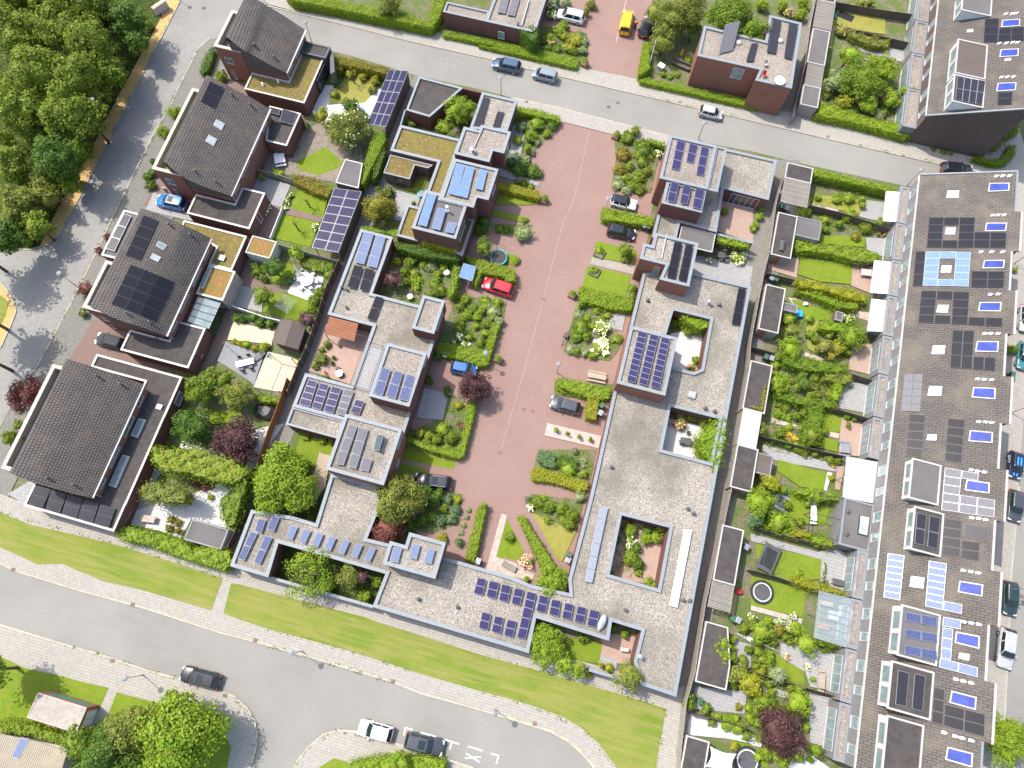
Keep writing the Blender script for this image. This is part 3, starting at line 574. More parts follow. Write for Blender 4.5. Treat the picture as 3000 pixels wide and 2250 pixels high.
# ---------------------------------------------------------------- four brick houses on the west side: barrel roof rising to the west over a terrace behind a parapet
def west_house(label, top, bot, par_s, par_n, win, dn=.0, vents='', sky=(), zs=(4.9, 6.05, 7.2, 8.05, 8.75), zp=6.75, nwin='', terrace='bitumen_grey', gwin=''):
    A = [Vector((*W(*q, z), z)) for q, z in zip(toks(top), zs)]; B = [Vector((*W(*q, z), z)) for q, z in zip(toks(bot), zs)]
    XR = (A[0].x + B[0].x) / 2 - .22; YT, YB = A[0].y - .3, B[0].y + .3
    root = house('detached_house', label, 'house', (XR - 4, (YT + YB) / 2, 0))
    for L in (A, B):
        l = L[-1]; L.append(Vector((l.x - .1, l.y, l.z - .35))); L.append(Vector((l.x - .12, l.y, l.z - .9)))
    # smooth the profile, then loft the roof skin from verge to verge
    def fine(L):
        o = []
        for i in range(len(L) - 1):
            p0, p1, p2, p3 = L[max(i - 1, 0)], L[i], L[i + 1], L[min(i + 2, len(L) - 1)]
            for k in range(5):
                t = k / 5; o.append(.5 * ((2 * p1) + (p2 - p0) * t + (2 * p0 - 5 * p1 + 4 * p2 - p3) * t * t + (3 * p1 - p0 - 3 * p2 + p3) * t ** 3))
        return o + [L[-1]]
    fa, fb = fine(A), fine(B); n = len(fa); b = MB(); arc = 0.0; b.vuv = {}
    for k in range(n):
        if k: arc += (fa[k] - fa[k - 1]).length
        i = len(b.v); b.v += [tuple(fa[k]), tuple(fb[k]), tuple(fa[k] - Vector((0, 0, .16))), tuple(fb[k] - Vector((0, 0, .16)))]
        b.vuv[i] = (fa[k].y, arc); b.vuv[i + 1] = (fb[k].y, arc)
        if k:
            j = i - 4; b.f += [(j, i, i + 1, j + 1), (j + 2, j + 3, i + 3, i + 2), (j, j + 2, i + 2, i), (j + 1, i + 1, i + 3, j + 3)]; b.m += [0, 1, 1, 1]
    b.f.append((0, 1, 3, 2)); b.m.append(1)
    rf = b.build('roof', [M['rooftile'], M['frame_dark']], root)
    # gutter along the east eave
    gb = MB(); e0, e1 = fa[0], fb[0]
    gb.box(min(e0.x, e1.x) - .03, e1.y, e0.z - .19, max(e0.x, e1.x) + .13, e0.y, e0.z - .02); gb.build('gutter', M['white_trim'], root)
    xs = [p.x for p in fa]; prof = [((fa[k].x + fb[k].x) / 2, fa[k].z) for k in range(n)]
    def zr(x):
        for (x1, z1), (x2, z2) in zip(prof, prof[1:]):
            if x2 <= x <= x1: return z1 + (z2 - z1) * (x1 - x) / max(1e-6, x1 - x2)
        return prof[0][1] if x > prof[0][0] else prof[-1][1]
    XL = prof[-1][0] + .25
    px = [W(*q, zp)[0] for q in toks(par_s)]; XP = min(px)
    w = MB(); xq = [XR] + [XR - (XR - XL) * k / 14 for k in range(1, 15)]
    for y, sg in ((YT, 1), (YB, -1)):
        for a_, b_ in zip(xq, xq[1:]):
            za, zb = zr(a_) - .17, zr(b_) - .17
            q = [(a_, y, 3.55), (b_, y, 3.55), (b_, y, zb), (a_, y, za)]; w.quad(*(q if sg > 0 else q[::-1]), 1)
            q = [(a_, y, 0), (b_, y, 0), (b_, y, 3.55), (a_, y, 3.55)]; w.quad(*(q if sg > 0 else q[::-1]), 0)
    w.quad((XR, YB, 0), (XR, YT, 0), (XR, YT, zr(XR) - .1), (XR, YB, zr(XR) - .1)); w.quad((XL, YT, 0), (XL, YB, 0), (XL, YB, zr(XL) - .1), (XL, YT, zr(XL) - .1), 1)
    w.build('wall', [M['brick_red'], M['timber_dark']], root)
    # two-storey front with the terrace behind its parapet
    yp = [W(*q, zp)[1] for q in toks(par_s)]; y0, y1 = min(yp), max(yp)
    x1 = XL + 1.4
    f = [(XP, y0), (x1, y0), (x1, y1), (XP, y1)]
    wl, _ = mass(root, 'front_storey', f, zp, 'brick_red', terrace, .42, 0, (), 1.05, 'stone_cap', False, .12)
    for s_ in win.split('|'):
        if s_.strip(): window(root, 'x', XR, 1, s_.strip(), n=2)
    for s_ in gwin.split('|'):
        if s_.strip(): window(root, 'y', y0, -1, s_.strip(), n=2)
    fr = lambda x, y: zr(x)
    if vents: vent(root, vents, fr, .1, .55)
    for s_, mt in sky: plate(root, 'skylight', s_, fr, mt, 'white_trim', .1, .1)
    b2 = MB(); b2.tube([(XR + .08, YB + .12, 0.1), (XR + .08, YB + .12, zr(XR) - .2)], .05, 8); b2.build('downpipe', M['white_trim'], root)
    return root, fr, (XR, XL, XP, YB, YT)
h1, f1, g1 = west_house('brick house at the top corner with dark curved tile roof over an L-shaped sedum extension', "10 535,240 400,150 270,70 170,10 00 2000,-40", "10 385,590 260,530 110,445 00 1970,405 1835,300",
    "00 1885,85 1732,372", '', '10 458,470 515,350|10 405,590 435,520', vents='10 130,380 00 2070,375 10 290,475', gwin='00 1815,460 1900,520|00 1790,550 1845,620|00 1870,565 1930,640')
h2, f2, g2 = west_house('brick house with dark curved tile roof, two white skylights and a pair of black panels', "00 2185,880 2050,800 1900,720 1790,665 1680,610", "00 1870,1587 1715,1535 1555,1468 1445,1405 1330,1310",
    "00 1565,715 1230,1365", '', '10 190,1070 225,990|10 105,1250 165,1110|10 20,1440 85,1300|00 1900,1575 1935,1495', vents='00 1885,775 2035,860 1590,1400 1755,1480',
    sky=(('00 1752,968 1822,1005 1795,1060 1725,1015', 'glass_white'), ('00 1690,1092 1760,1130 1730,1187 1660,1145', 'glass_white')), gwin='00 1330,1440 1430,1500|00 1310,1515 1380,1570|00 1400,1530 1470,1590', terrace='lawn')
h3, f3, g3 = west_house('brick house with dark curved tile roof carrying two fields of black panels', "01 1710,410 1600,355 1470,295 1310,220 1150,165", "01 1345,1200 1225,1155 1080,1110 920,1055 740,965",
    "01 870,592 668,968", '', '01 1648,580 1690,505|01 1555,795 1630,650|01 1455,1010 1530,865|01 1380,1165 1432,1085', vents='01 1378,305 1550,390 1035,1022 1220,1095',
    sky=(('01 1285,432 1355,468 1325,508 1262,470', 'glass_pale'), ('01 1238,532 1308,565 1280,605 1215,570', 'glass_white')), gwin='01 800,1040 890,1080|01 880,1105 950,1140')
h4, f4, g4 = west_house('brick house with plain dark curved tile roof and a bitumen extension with two long rooflights', "01 1165,1595 1010,1535 830,1475 690,1430 545,1390", "02 745,990 580,955 400,905 250,860 85,790",
    "01 432,1430 02 8,748", '', '02 1100,245 1160,170|02 990,490 1085,335|02 880,745 970,580|02 795,920 855,835', vents='01 795,1530 985,1595 02 400,835 610,890')
panels(h2, '00 1700,660 1812,712 1735,880 1625,825', f2, 1, 2, 'pv_black')
panels(h3, '01 1165,222 1285,268 1140,595 1015,548', f3, 1, 4, 'pv_black')
panels(h3, '01 1058,622 1415,768 1260,1092 900,945', f3, 3, 4, 'pv_black', gap=.02)
# extensions of the west houses
def ext(root, name, s, z, wall='brick_dark', roof='bitumen', cm='white_trim', cop=.22, drop=.16, holes=(), zb=0):
    return mass(root, name, s, z, wall, roof, cop, zb, holes, drop, cm)
ext(h1, 'extension', "10 45,715 105,590 420,660 490,430 705,460 515,835", 3.0, 'brick_dark', 'sedum')
ext(h1, 'porch', "10 520,335 735,375 710,465 500,430", 3.5, 'darkgrey', 'bitumen', 'darkgrey')
m_ = MB(); p = PT("10 720,465 775,560 640,820 580,700", 1.6)
m_.prism(ccw(PT("10 735,410 765,420 775,580 740,600", 3.0)), 0, 3.0).build('side_screen', M['darkgrey'], h1)
window_m(h1, 'x', PT("10 705,460", 3)[0][0], 1, PT("10 600,640", 3)[0][1], .15, PT("10 690,500", 3)[0][1], 2.7, 'glass', 'frame_dark', 3)
ext(h2, 'extension', "10 245,865 495,910 395,1180 215,1140", 3.0, 'brick_dark', 'bitumen')
ext(h2, 'garage', "01 1580,50 1900,130 1960,0 2145,40 2020,335 1520,205", 3.0, 'brick_dark', 'bitumen')
ext(h3, 'extension', "01 1490,265 1990,390 1885,665 1690,625 1750,480 1460,330", 3.0, 'brick_dark', 'sedum')
ext(h3, 'garden_room', "01 1690,628 1905,675 1805,915 1590,855", 3.25, 'gutter', 'sedum_red')
ext(h3, 'garage', "01 1045,1150 1370,1235 1440,1080 1660,1140 1525,1465 985,1310", 3.0, 'brick_dark', 'bitumen')
ext(h3, 'side_wing', "01 1000,182 1140,212 935,572 822,545", 6.0, 'brick_dark', 'bitumen_grey')
ext(h4, 'extension', "01 780,1350 1485,1535 02 1325,330 1340,335 1010,1045 1030,1050 905,1260 195,1050 300,830 740,990 1180,50 01 740,1450", 3.05, 'brick_dark', 'bitumen', holes=())
panels(h3, '01 1010,215 1068,230 930,520 860,500', 6.0, 1, 3, 'pv_slate', 'alu', tilt=.12, side=0)
panels(h2, '10 250,870 335,890 330,945 240,915', 3.0, 1, 1, 'pv_slate', 'alu', tilt=.15, side=3)
panels(h2, '10 360,895 475,920 440,1020 335,995', 3.0, 1, 1, 'pv_slate', 'alu', tilt=.15, side=0)
for k, q in enumerate(("305,895 415,925 350,1072 245,1040", "430,932 545,960 490,1112 385,1080", "560,970 675,1000 625,1155 515,1122", "690,1010 805,1040 755,1192 645,1158", "825,1048 940,1075 885,1228 775,1197")):
    panels(h4, '02 ' + q, 3.1, 1, 2, 'pv_slate', 'frame_dark', tilt=.16, side=0)
for q in ("1130,350 1187,362 1120,508 1065,490", "1000,645 1055,658 945,912 888,892"): plate(h4, 'rooflight', '02 ' + q, 2.95, 'glass_pale', 'white_trim', .25, .12)
curb(h4, '02 1275,232 1315,240 1300,275 1262,265', 2.9)
curb(h3, '01 1775,540 1825,550 1810,590 1762,578', 2.85, glass='glass_pale')
plate(h3, 'rooflight', '01 1690,645 1722,655 1650,820 1615,808', 3.1, 'glass_pale', 'white_trim', .2, .1)
xa4, xb4 = PT("01 1485,1535", 3.05)[0][0] - .02, (PT("02 1325,335", 3.05)[0][0] + PT("02 1010,1045", 3.05)[0][0]) / 2 - .02
window(h4, 'x', xa4, 1, "02 1408,225 1490,150", 'glass_pale')
for s_ in ("1325,470 1372,372", "1300,512 1345,440", "1265,575 1322,500", "1185,770 1245,700", "1150,830 1200,770", "1095,905 1165,835", "1070,975 1125,905", "1030,1040 1085,975", "1005,1150 1060,1090", "970,1225 1020,1160"): window(h4, 'x', xb4, 1, "02 " + s_, 'glass_pale')
vent(h3, '01 1330,1225 1275,1230', 2.85, .09, .4); vent(h1, '10 195,690 320,665', 2.85, .1, .35, 'white')
window(h2, 'x', PT("01 2145,40", 3)[0][0], 1, "01 2110,290 2090,190", n=1); window(h3, 'x', PT("01 1990,390", 3)[0][0], 1, "01 1985,590 1935,530", n=1)
window(h3, 'x', PT("01 1660,1140", 3)[0][0], 1, "01 1625,1380 1600,1310", n=1)
# glass veranda behind the third house
gv = house('glass_veranda', 'white glazed lean-to veranda with dark rafters behind the house with two fields of black panels', 'veranda', PT("01 1660,1000")[0])
P = [Vector((*q, z)) for q, z in zip([W('01', 1600, 880, 2.9), W('01', 1790, 930, 2.5), W('01', 1690, 1145, 2.5), W('01', 1515, 1085, 2.9)], (2.9, 2.5, 2.5, 2.9))]
slab(P, 0, .03, None).build('glass_roof', M['glass_pale'], gv)
b = MB()
for k in range(5): b.tube([lerp4(P, 0, k / 4) + Vector((0, 0, .06)), lerp4(P, 1, k / 4) + Vector((0, 0, .06))], .06, 6)
b.tube([P[1], P[2]], .07, 6); b.tube([P[0], P[3]], .06, 6)
for q in (P[1], P[2], lerp4(P, 1, .5)): b.tube([(q.x, q.y, 0), q], .06, 6)
b.build('frame', M['frame_dark'], gv)
# ---------------------------------------------------------------- flat-roofed court houses, west block
ZL, ZT = 3.15, 6.15
cA = house('court_house', 'brick bungalow with a wedge-shaped bitumen roof at the street corner of the court', 'house', PT("10 1600,800")[0])
mass(cA, 'wall', "10 1458,620 1812,712 1545,945 1355,890", ZL, 'brick_dark', 'bitumen', .28, sq=False)
mass(cA, 'side_wing', "10 1972,745 20 308,812 250,1060 10 1870,1040", ZL, 'brick_dark', 'gravel')
w_ = MB(); a, c = PT("10 1806,712 1974,752", 2.9); w_.rbox((a[0] + c[0]) / 2, (a[1] + c[1]) / 2, 0, math.dist(a, c), .25, 2.9, math.atan2(c[1] - a[1], c[0] - a[0])); w_.build('screen_wall', M['brick_dark'], cA)
w_ = MB(); a, c = PT("10 1345,890 1310,1010", 2.2); w_.rbox((a[0] + c[0]) / 2, (a[1] + c[1]) / 2, 0, math.dist(a, c), .2, 2.2, math.atan2(c[1] - a[1], c[0] - a[0])); w_.build('screen_wall', M['coping'], cA)
panels(cA, '10 1978,790 2035,800 1965,1060 1895,1045', ZL - .2, 1, 3, 'pv_slate', tilt=.06); panels(cA, '10 2095,905 2150,915 2110,1040 2055,1030', ZL - .2, 1, 1, 'pv_slate', tilt=.06)
cB = house('court_house', 'brick house with a large orange-brown sedum roof and a stepped upper storey with flue', 'house', PT("10 1700,1150")[0])
mass(cB, 'wall', "10 1308,1012 1800,1132 1735,1300 1645,1600 1520,1562 1612,1305 1222,1222", ZL, 'brick_dark', 'sedum')
tb, pb = mass(cB, 'upper_storey', "10 1825,1028 1945,1056 1965,1010 2195,1070 2152,1245 2058,1215 2025,1312 1745,1242", ZT, 'brick_dark', 'gravel_warm', zb=2.5)
window(cB, 'x', max(q[0] for q in pb), 1, "10 2160,1290 2185,1150", n=2)
b = MB(); b.tube([(*W('10', 1975, 1035, 6.1), 6.05), (*W('10', 1900, 1200, 6.1), 6.05)], .09, 8); b.build('conduit', M['white_trim'], cB)
vent(cB, '10 1893,1230', 5.9, .22, .7, 'steel', 'flue')
sb = house('garden_shed', 'L-shaped timber garden shed with a sedum roof inside the court house patio', 'shed', PT("10 1290,1380")[0])
mass(sb, 'wall', "10 1225,1255 1570,1335 1530,1360 1425,1335 1380,1450 1175,1398", 2.5, 'timber_dark', 'sedum', .14, drop=.1)
yb_ = PT("10 1300,1440", 2.5)[0][1]; window(sb, 'y', PT("10 1380,1450", 2.5)[0][1], -1, "10 1285,1520 1330,1450", 'glass', 'frame_dark', 1, 'door')
cC = house('court_house', 'pair of brick storeys with pale blue panels, one with a black flat roof', 'house', PT("11 1750,200")[0])
tC, pC = mass(cC, 'upper_storey', "10 1745,1285 2098,1370 11 2022,98 1925,75 1902,160 1632,92", ZT, 'brick_dark', 'gravel_warm')
tD, pD = mass(cC, 'upper_storey', "11 1510,18 1648,52 1640,88 1845,135 1757,418 1403,320", ZT - .1, 'brick_dark', 'bitumen_grey', cm='coping')
mass(cC, 'wall', "11 1360,138 1480,165 1450,430 1280,388", ZL - .1, 'brick_dark', 'sedum', .3)
mass(cC, 'side_wing', "11 1830,240 1908,258 1808,550 1740,520", ZL - .1, 'brick_dark', 'sedum', .3)
panels(cC, '10 1760,1325 1832,1340 1768,1590 1690,1570', ZT, 1, 3, 'pv_light', 'alu', tilt=.05, side=0); panels(cC, '10 1838,1345 1910,1360 1850,1610 1768,1590', ZT, 1, 3, 'pv_light', 'alu', tilt=.05)
panels(cC, '10 1950,1372 2012,1385 1975,1545 1910,1530', ZT, 1, 2, 'pv_light', 'alu', tilt=.05)
panels(cC, '11 1530,50 1600,62 1520,320 1450,300', ZT, 1, 3, 'pv_light', 'alu', tilt=.06); panels(cC, '11 1612,165 1680,178 1630,350 1560,330', ZT, 1, 2, 'pv_pale', 'alu', tilt=.06); panels(cC, '11 1695,280 1765,290 1740,375 1668,360', ZT, 1, 1, 'pv_pale', 'alu', tilt=.06)
vent(cC, '11 1690,190', 5.9, .12, 1.1, 'white'); window(cC, 'x', max(q[0] for q in pD), 1, "11 1780,400 1830,300"); window(cC, 'x', max(q[0] for q in pC), 1, "10 2050,1590 2075,1490")
cD = house('court_house', 'long gravel-roofed bungalow round a green patio, with an upper storey of shiny blue panels', 'house', PT("11 1200,1050")[0])
mass(cD, 'wall', "11 985,338 1252,400 1072,855 1470,960 1645,1000 1590,1250 1530,1420 12 1395,300 1325,480 800,355 428,252 11 545,1502 905,1605 1095,1115 718,1030", ZL, 'brick_dark', 'gravel')
tF, pF = mass(cD, 'upper_storey', "11 1492,870 1655,912 1592,1182 1400,1138", ZT - .6, 'brick_dark', 'gravel_warm', zb=2.5)
tE, pE = mass(cD, 'upper_storey', "11 1205,1258 1525,1342 12 1372,250 1050,162", ZT, 'brick_dark', 'gravel_warm', zb=2.5)
for s_ in ("11 1015,362 1095,375 1015,625 935,605", "11 1112,388 1190,402 1118,655 1040,635"): panels(cD, s_, ZL, 1, 3, 'pv_light' if 0 else 'pv_pale', 'alu', tilt=.07)
for s_ in ("11 935,630 1005,642 945,822 878,805", "11 1025,655 1095,668 1045,845 978,828", "11 1110,880 1170,895 1100,1082 1038,1065"): panels(cD, s_, ZL, 1, 2, 'pv_black', 'frame_dark', tilt=.07)
for s_ in ("12 565,35 638,52 575,258 488,235", "12 660,62 732,80 665,282 590,262", "12 755,90 832,105 765,308 688,288"): panels(cD, s_, ZL, 1, 4, 'pv_violet', 'alu', tilt=.07)
panels(cD, "12 855,110 932,128 860,332 788,312", ZL, 1, 4, 'pv_silver', 'alu', tilt=.07); panels(cD, "12 950,195 1018,212 975,320 905,298", ZL, 1, 2, 'pv_violet', 'alu', tilt=.07)
for s_ in ("11 1165,1458 1232,1472 12 1165,165 1088,145", "11 1262,1482 1330,1500 12 1270,192 1190,172", "11 1362,1510 1425,1528 12 1370,212 1292,195"): panels(cD, s_, ZT, 1, 2, 'pv_blue', 'alu', tilt=.06)
vent(cD, '11 835,815 875,830 875,975 1215,1360 1275,1395', ZL - .2, .1, .35); window(cD, 'x', max(q[0] for q in pF), 1, "11 1600,1160 1645,990"); window(cD, 'x', max(q[0] for q in pE), 1, "11 1490,1450 1520,1370")
b = MB(); p = ccw(square_up(PT("11 1045,1265 1175,1300 12 1060,135 905,85", 3.0))); b.flat(p, 2.98); b.build('balcony_floor', M['tile_grey'], cD)
b = MB()
for i in range(4):
    a, c = Vector((*p[i], 3)), Vector((*p[(i + 1) % 4], 3)); L = (c - a).length
    b.tube([a + Vector((0, 0, .95)), c + Vector((0, 0, .95))], .03, 6)
    for k in range(int(L / .22)): q = a.lerp(c, k * .22 / L); b.tube([q, q + Vector((0, 0, .95))], .012, 4)
b.build('railing', M['frame_dark'], cD)
ot = house('tiled_lean_to', 'small lean-to with bright orange clay tiles in the paved patio', 'lean-to', PT("11 830,1150")[0])
P = [Vector((*W('11', x, y, z), z)) for x, y, z in ((735, 1042, 2.9), (968, 1100, 2.9), (935, 1245, 2.2), (700, 1185, 2.2))]
slab(P, 0, .1, None).build('roof', M['orange_tile'], ot); b = MB()
for q in (P[2], P[3]): b.tube([(q.x, q.y, 0), q], .07, 6)
b.build('posts', M['wood'], ot)
mass(cD, 'store_room', "12 428,256 858,368 790,500 385,402", ZL - .25, 'brick_dark', 'gravel', .22)
cE = house('court_house', 'brick upper storey with silver panels and a tilted collector beside the wide leafy tree', 'house', PT("12 1000,600")[0])
tG, pG = mass(cE, 'wall', "12 866,312 1325,440 1165,885 703,757", ZT, 'brick_red', 'gravel')
for s_ in ("12 893,395 962,410 848,730 785,718", "12 975,420 1050,438 950,760 885,740"): panels(cE, s_, ZT, 1, 3, 'pv_silver', 'alu', tilt=.08)
panels(cE, "12 1008,662 1082,680 1050,782 980,765", ZT, 1, 1, 'pv_silver', 'alu', tilt=.08)
panels(cE, "12 1125,475 1185,490 1145,620 1092,605", ZT, 1, 1, 'glass', 'alu', tilt=.6, side=2, name='solar_collector')
window(cE, 'x', max(q[0] for q in pG), 1, "12 1275,590 1325,470"); window(cE, 'x', max(q[0] for q in pG), 1, "12 1270,735 1300,680")
# ---------------------------------------------------------------- the long courtyard building round the south and east of the court
cF = house('courtyard_building', 'very long low gravel-roofed building with square patios closing the end of the court', 'building', PT("23 700,300")[0])
mass(cF, 'wall', "12 100,1090 430,1142 622,1200 748,795 1165,900 1120,1110 1035,1322 1215,1365 1660,1472 13 2212,110 23 440,180 745,245 22 735,1650 22 910,985 1105,120 21 1340,690 1745,690 2212,800 23 1605,1080 1325,985 1265,800 1328,545 1085,470 1060,625 470,440 410,725 13 2212,685 1085,352 12 1190,1605 318,1355 235,1632 02 1865,1542", ZL, 'brick_dark', 'gravel',
    holes=("21 1585,990 1885,1065 1812,1468 1748,1495 1530,1440 1590,1225 1520,1200", "22 1562,250 1955,350 1880,705 1492,602", "22 1165,1130 1555,1232 23 1462,208 1065,92"), sq=False)
tH, pH = mass(cF, 'upper_storey', "12 1380,1272 1672,1355 1592,1642 1168,1530 1220,1345 1350,1375", ZT - .3, 'brick_dark', 'gravel', zb=2.5)
tI, pI = mass(cF, 'upper_storey', "21 1240,1120 1618,1216 22 1515,156 1125,65", ZT, 'brick_red', 'gravel')
for s_ in ("380,1312 425,1210 480,1228 432,1335", "485,1345 530,1242 585,1258 535,1367", "590,1372 635,1270 688,1285 640,1395", "692,1402 740,1298 790,1315 742,1424", "805,1432 850,1328 900,1342 850,1455", "910,1462 955,1358 1005,1372 958,1484", "1015,1490 1062,1386 1112,1402 1062,1512"):
    a = s_.split(); panels(cF, '12 ' + ' '.join((a[1], a[2], a[3], a[0])), ZL, 1, 1, 'pv_pale', 'alu', tilt=.12)
for s_ in ("1225,1505 1250,1390 1322,1400 1290,1522", "1378,1480 1410,1360 1470,1375 1440,1495", "1495,1515 1530,1398 1590,1410 1560,1530"):
    a = s_.split(); panels(cF, '12 ' + ' '.join((a[1], a[2], a[3], a[0])), ZT - .3, 1, 1, 'pv_pale', 'alu', tilt=.08)
for s_ in ("12 160,1158 220,1170 185,1280 130,1262", "12 278,1140 330,1152 285,1265 228,1245"): panels(cF, s_, ZL, 1, 1, 'pv_blue', 'alu', tilt=.1)
for s_ in ("12 98,1262 152,1278 45,1502 -5,1485", "12 215,1295 272,1312 172,1532 122,1515"): panels(cF, s_, ZL, 1, 2, 'pv_blue', 'alu', tilt=.08)
for s_ in ("13 1935,115 2005,130 1975,262 1900,242", "13 2035,140 2108,158 2080,290 2005,270", "13 2130,168 2205,185 2175,318 2105,298", "23 95,140 170,160 142,290 68,270", "23 195,172 270,188 242,318 168,298", "23 300,200 372,215 342,345 270,325",
           "23 400,225 475,245 445,375 372,352", "23 500,255 575,275 545,405 470,385", "23 598,290 672,305 652,435 575,412", "23 705,318 775,335 752,462 678,442", "23 808,345 880,362 855,490 780,470", "23 908,372 985,390 960,522 882,502",
           "23 35,392 108,412 80,545 5,525", "23 138,425 210,442 182,575 108,552", "23 240,455 315,472 282,602 210,582", "23 372,352 445,375 385,612 315,605"):
    panels(cF, s_, ZL, 1, 3 if '315,605' in s_ else 2, 'pv_violet', 'alu', tilt=.07)
for s_, mt in (("21 1300,1160 1370,1178 1275,1585 1205,1562", 'pv_violet'), ("21 1395,1185 1465,1202 1370,1608 1300,1585", 'pv_violet'), ("21 1485,1210 1555,1228 1470,1635 1398,1612", 'pv_violet')): panels(cF, s_, ZT, 1, 9, mt, 'alu', tilt=.05)
panels(cF, "22 985,1055 1055,1068 23 925,160 860,148", ZL, 1, 6, 'pv_haze', 'alu', tilt=.06)
panels(cF, "22 1665,1245 1735,1250 23 1615,362 1548,342", ZL, 1, 6, 'pv_white', 'white', tilt=.06)
panels(cF, "21 2108,815 2170,822 2120,1115 2052,1105", ZL, 1, 3, 'pv_black', 'frame_dark', tilt=.06)
vent(cF, '21 1375,915 1955,950 22 1080,742 1840,268 1915,292 1700,1080 1745,1120 23 1195,380 1660,300 1715,305 13 1455,292 1770,355', ZL - .2, .13, .3)
vent(cF, '23 1310,755 21 1865,940', ZL - .2, .16, .8, 'steel')
curb(cF, '22 1710,120 1772,138 1758,190 1700,172', ZL - .25)
cb = PT("23 1005,480", 3.2)[0]; b = MB()
for k in range(9):
    t = -1 + k / 4; w2 = .45 * math.sqrt(max(.05, 1 - t * t * .8)); b.obox((cb[0] + t * .18, cb[1] + t * .75, 3.15), (w2 * .8, -.1, 0), (.04, .16, 0), (0, 0, .28 * math.sqrt(max(.08, 1 - t * t * .8))))
b.build('rooflight_dome', M['glass_white'], cF, True)
# low garden walls closing the two street patios
for s_ in ("13 235,112 1085,352", "23 900,862 1115,925", "23 1310,985 1590,1075"):
    a, c = PT(s_, 2.0); b = MB(); b.rbox((a[0] + c[0]) / 2, (a[1] + c[1]) / 2, 0, math.dist(a, c), .25, 1.93, math.atan2(c[1] - a[1], c[0] - a[0])); wl = b.build('patio_wall', M['brick_dark'], cF)
    b = MB(); b.rbox((a[0] + c[0]) / 2, (a[1] + c[1]) / 2, 1.932, math.dist(a, c), .36, 2.0, math.atan2(c[1] - a[1], c[0] - a[0])); b.build('coping', M['coping'], wl)
# ---------------------------------------------------------------- court houses, north-east block
cG = house('court_house', 'brick house by the street with two panelled upper storeys and a glass-doored terrace', 'house', PT("20 1800,1300")[0])
mass(cG, 'wall', "20 1500,1420 1900,1180 30 208,1298 143,1618 21 1992,4 1932,358 1638,280 1600,440 1412,400 1455,225 1490,120", ZL, 'brick_dark', 'gravel', sq=False)
tJ, pJ = mass(cG, 'upper_storey', "20 1555,1088 1932,1182 1862,1535 1478,1440", ZT + .2, 'brick_red', 'gravel_warm')
tK, pK = mass(cG, 'upper_storey', "20 1930,1182 2012,1202 1945,1555 1862,1535", ZT, 'timber', 'gravel_warm', .25)
tL, pL = mass(cG, 'upper_storey', "20 1545,1462 1850,1538 21 1812,205 1480,115", ZT - .15, 'brick_dark', 'gravel_warm')
for s_, n_ in (("20 1612,1142 1680,1158 1632,1385 1565,1370", 3), ("20 1712,1165 1782,1182 1745,1328 1685,1312", 2), ("20 1808,1190 1872,1205 1830,1430 1765,1418", 3), ("20 1565,1478 1630,1492 1592,1645 1530,1630", 2), ("20 1662,1500 1728,1518 1695,1659 1632,1650", 2)): panels(cG, s_, ZT, 1, n_, 'pv_violet', 'alu', tilt=.05)
panels(cG, "20 1762,1530 1835,1545 21 1805,178 1735,160", ZT, 1, 2, 'pv_violet', 'alu', tilt=.05)
Yd = PT("21 1992,8", ZL)[0][1]; window_m(cG, 'y', Yd, -1, PT("21 2020,100")[0][0], .2, PT("21 2240,150")[0][0], 2.6, 'glass', 'white_trim', 5, 'glass_doors')
cp = house('carport', 'bitumen flat carport roof on dark posts beside the stepped upper storey', 'carport', PT("21 1780,400")[0]); mass(cp, 'roof_deck', "21 1655,300 1925,385 1895,525 1620,450", 2.7, 'frame_dark', 'bitumen_grey', .1, 2.4, drop=.06, cm='white_trim')
b = MB()
for q in PT("21 1905,395 1880,510 1780,480", 2.4): b.tube([(*q, 0), (*q, 2.42)], .06, 6)
b.build('posts', M['frame_dark'], cp)
gw = house('garden_wall', 'brick patio wall with pale coping half hidden by ivy', 'wall', PT("21 2070,400")[0])
a, c = PT("21 1925,372 2230,445", 2.2); b = MB(); b.rbox((a[0] + c[0]) / 2, (a[1] + c[1]) / 2, 0, math.dist(a, c), .22, 2.13, math.atan2(c[1] - a[1], c[0] - a[0])); b.build('wall', M['brick_dark'], gw)
b = MB(); b.rbox((a[0] + c[0]) / 2, (a[1] + c[1]) / 2, 2.132, math.dist(a, c), .4, 2.2, math.atan2(c[1] - a[1], c[0] - a[0])); b.build('coping', M['coping'], gw)
cH = house('court_house', 'stepped brick house with two long black panel strips and a balcony, halfway down the court', 'house', PT("21 1560,600")[0])
tM, pM = mass(cH, 'wall', "21 1435,372 1787,442 1710,797 1472,742 1525,622 1310,572 1345,450 1415,470", ZT, 'brick_red', 'gravel')
panels(cH, "21 1590,440 1655,452 1598,742 1528,725", ZT, 1, 3, 'pv_black', 'frame_dark', tilt=.05); panels(cH, "21 1682,460 1742,475 1690,765 1620,748", ZT, 1, 3, 'pv_black', 'frame_dark', tilt=.05)
b = MB(); b.tube([(*W('21', 1528, 380, 6.1), 6.05), (*W('21', 1490, 570, 6.1), 6.05)], .09, 8); b.build('conduit', M['white_trim'], cH)
window(cH, 'y', [q[1] for q in pM if abs(q[1] - PT("21 1410,595", ZT)[0][1]) < 1][0], -1, "21 1405,700 1480,645", 'glass_pale')
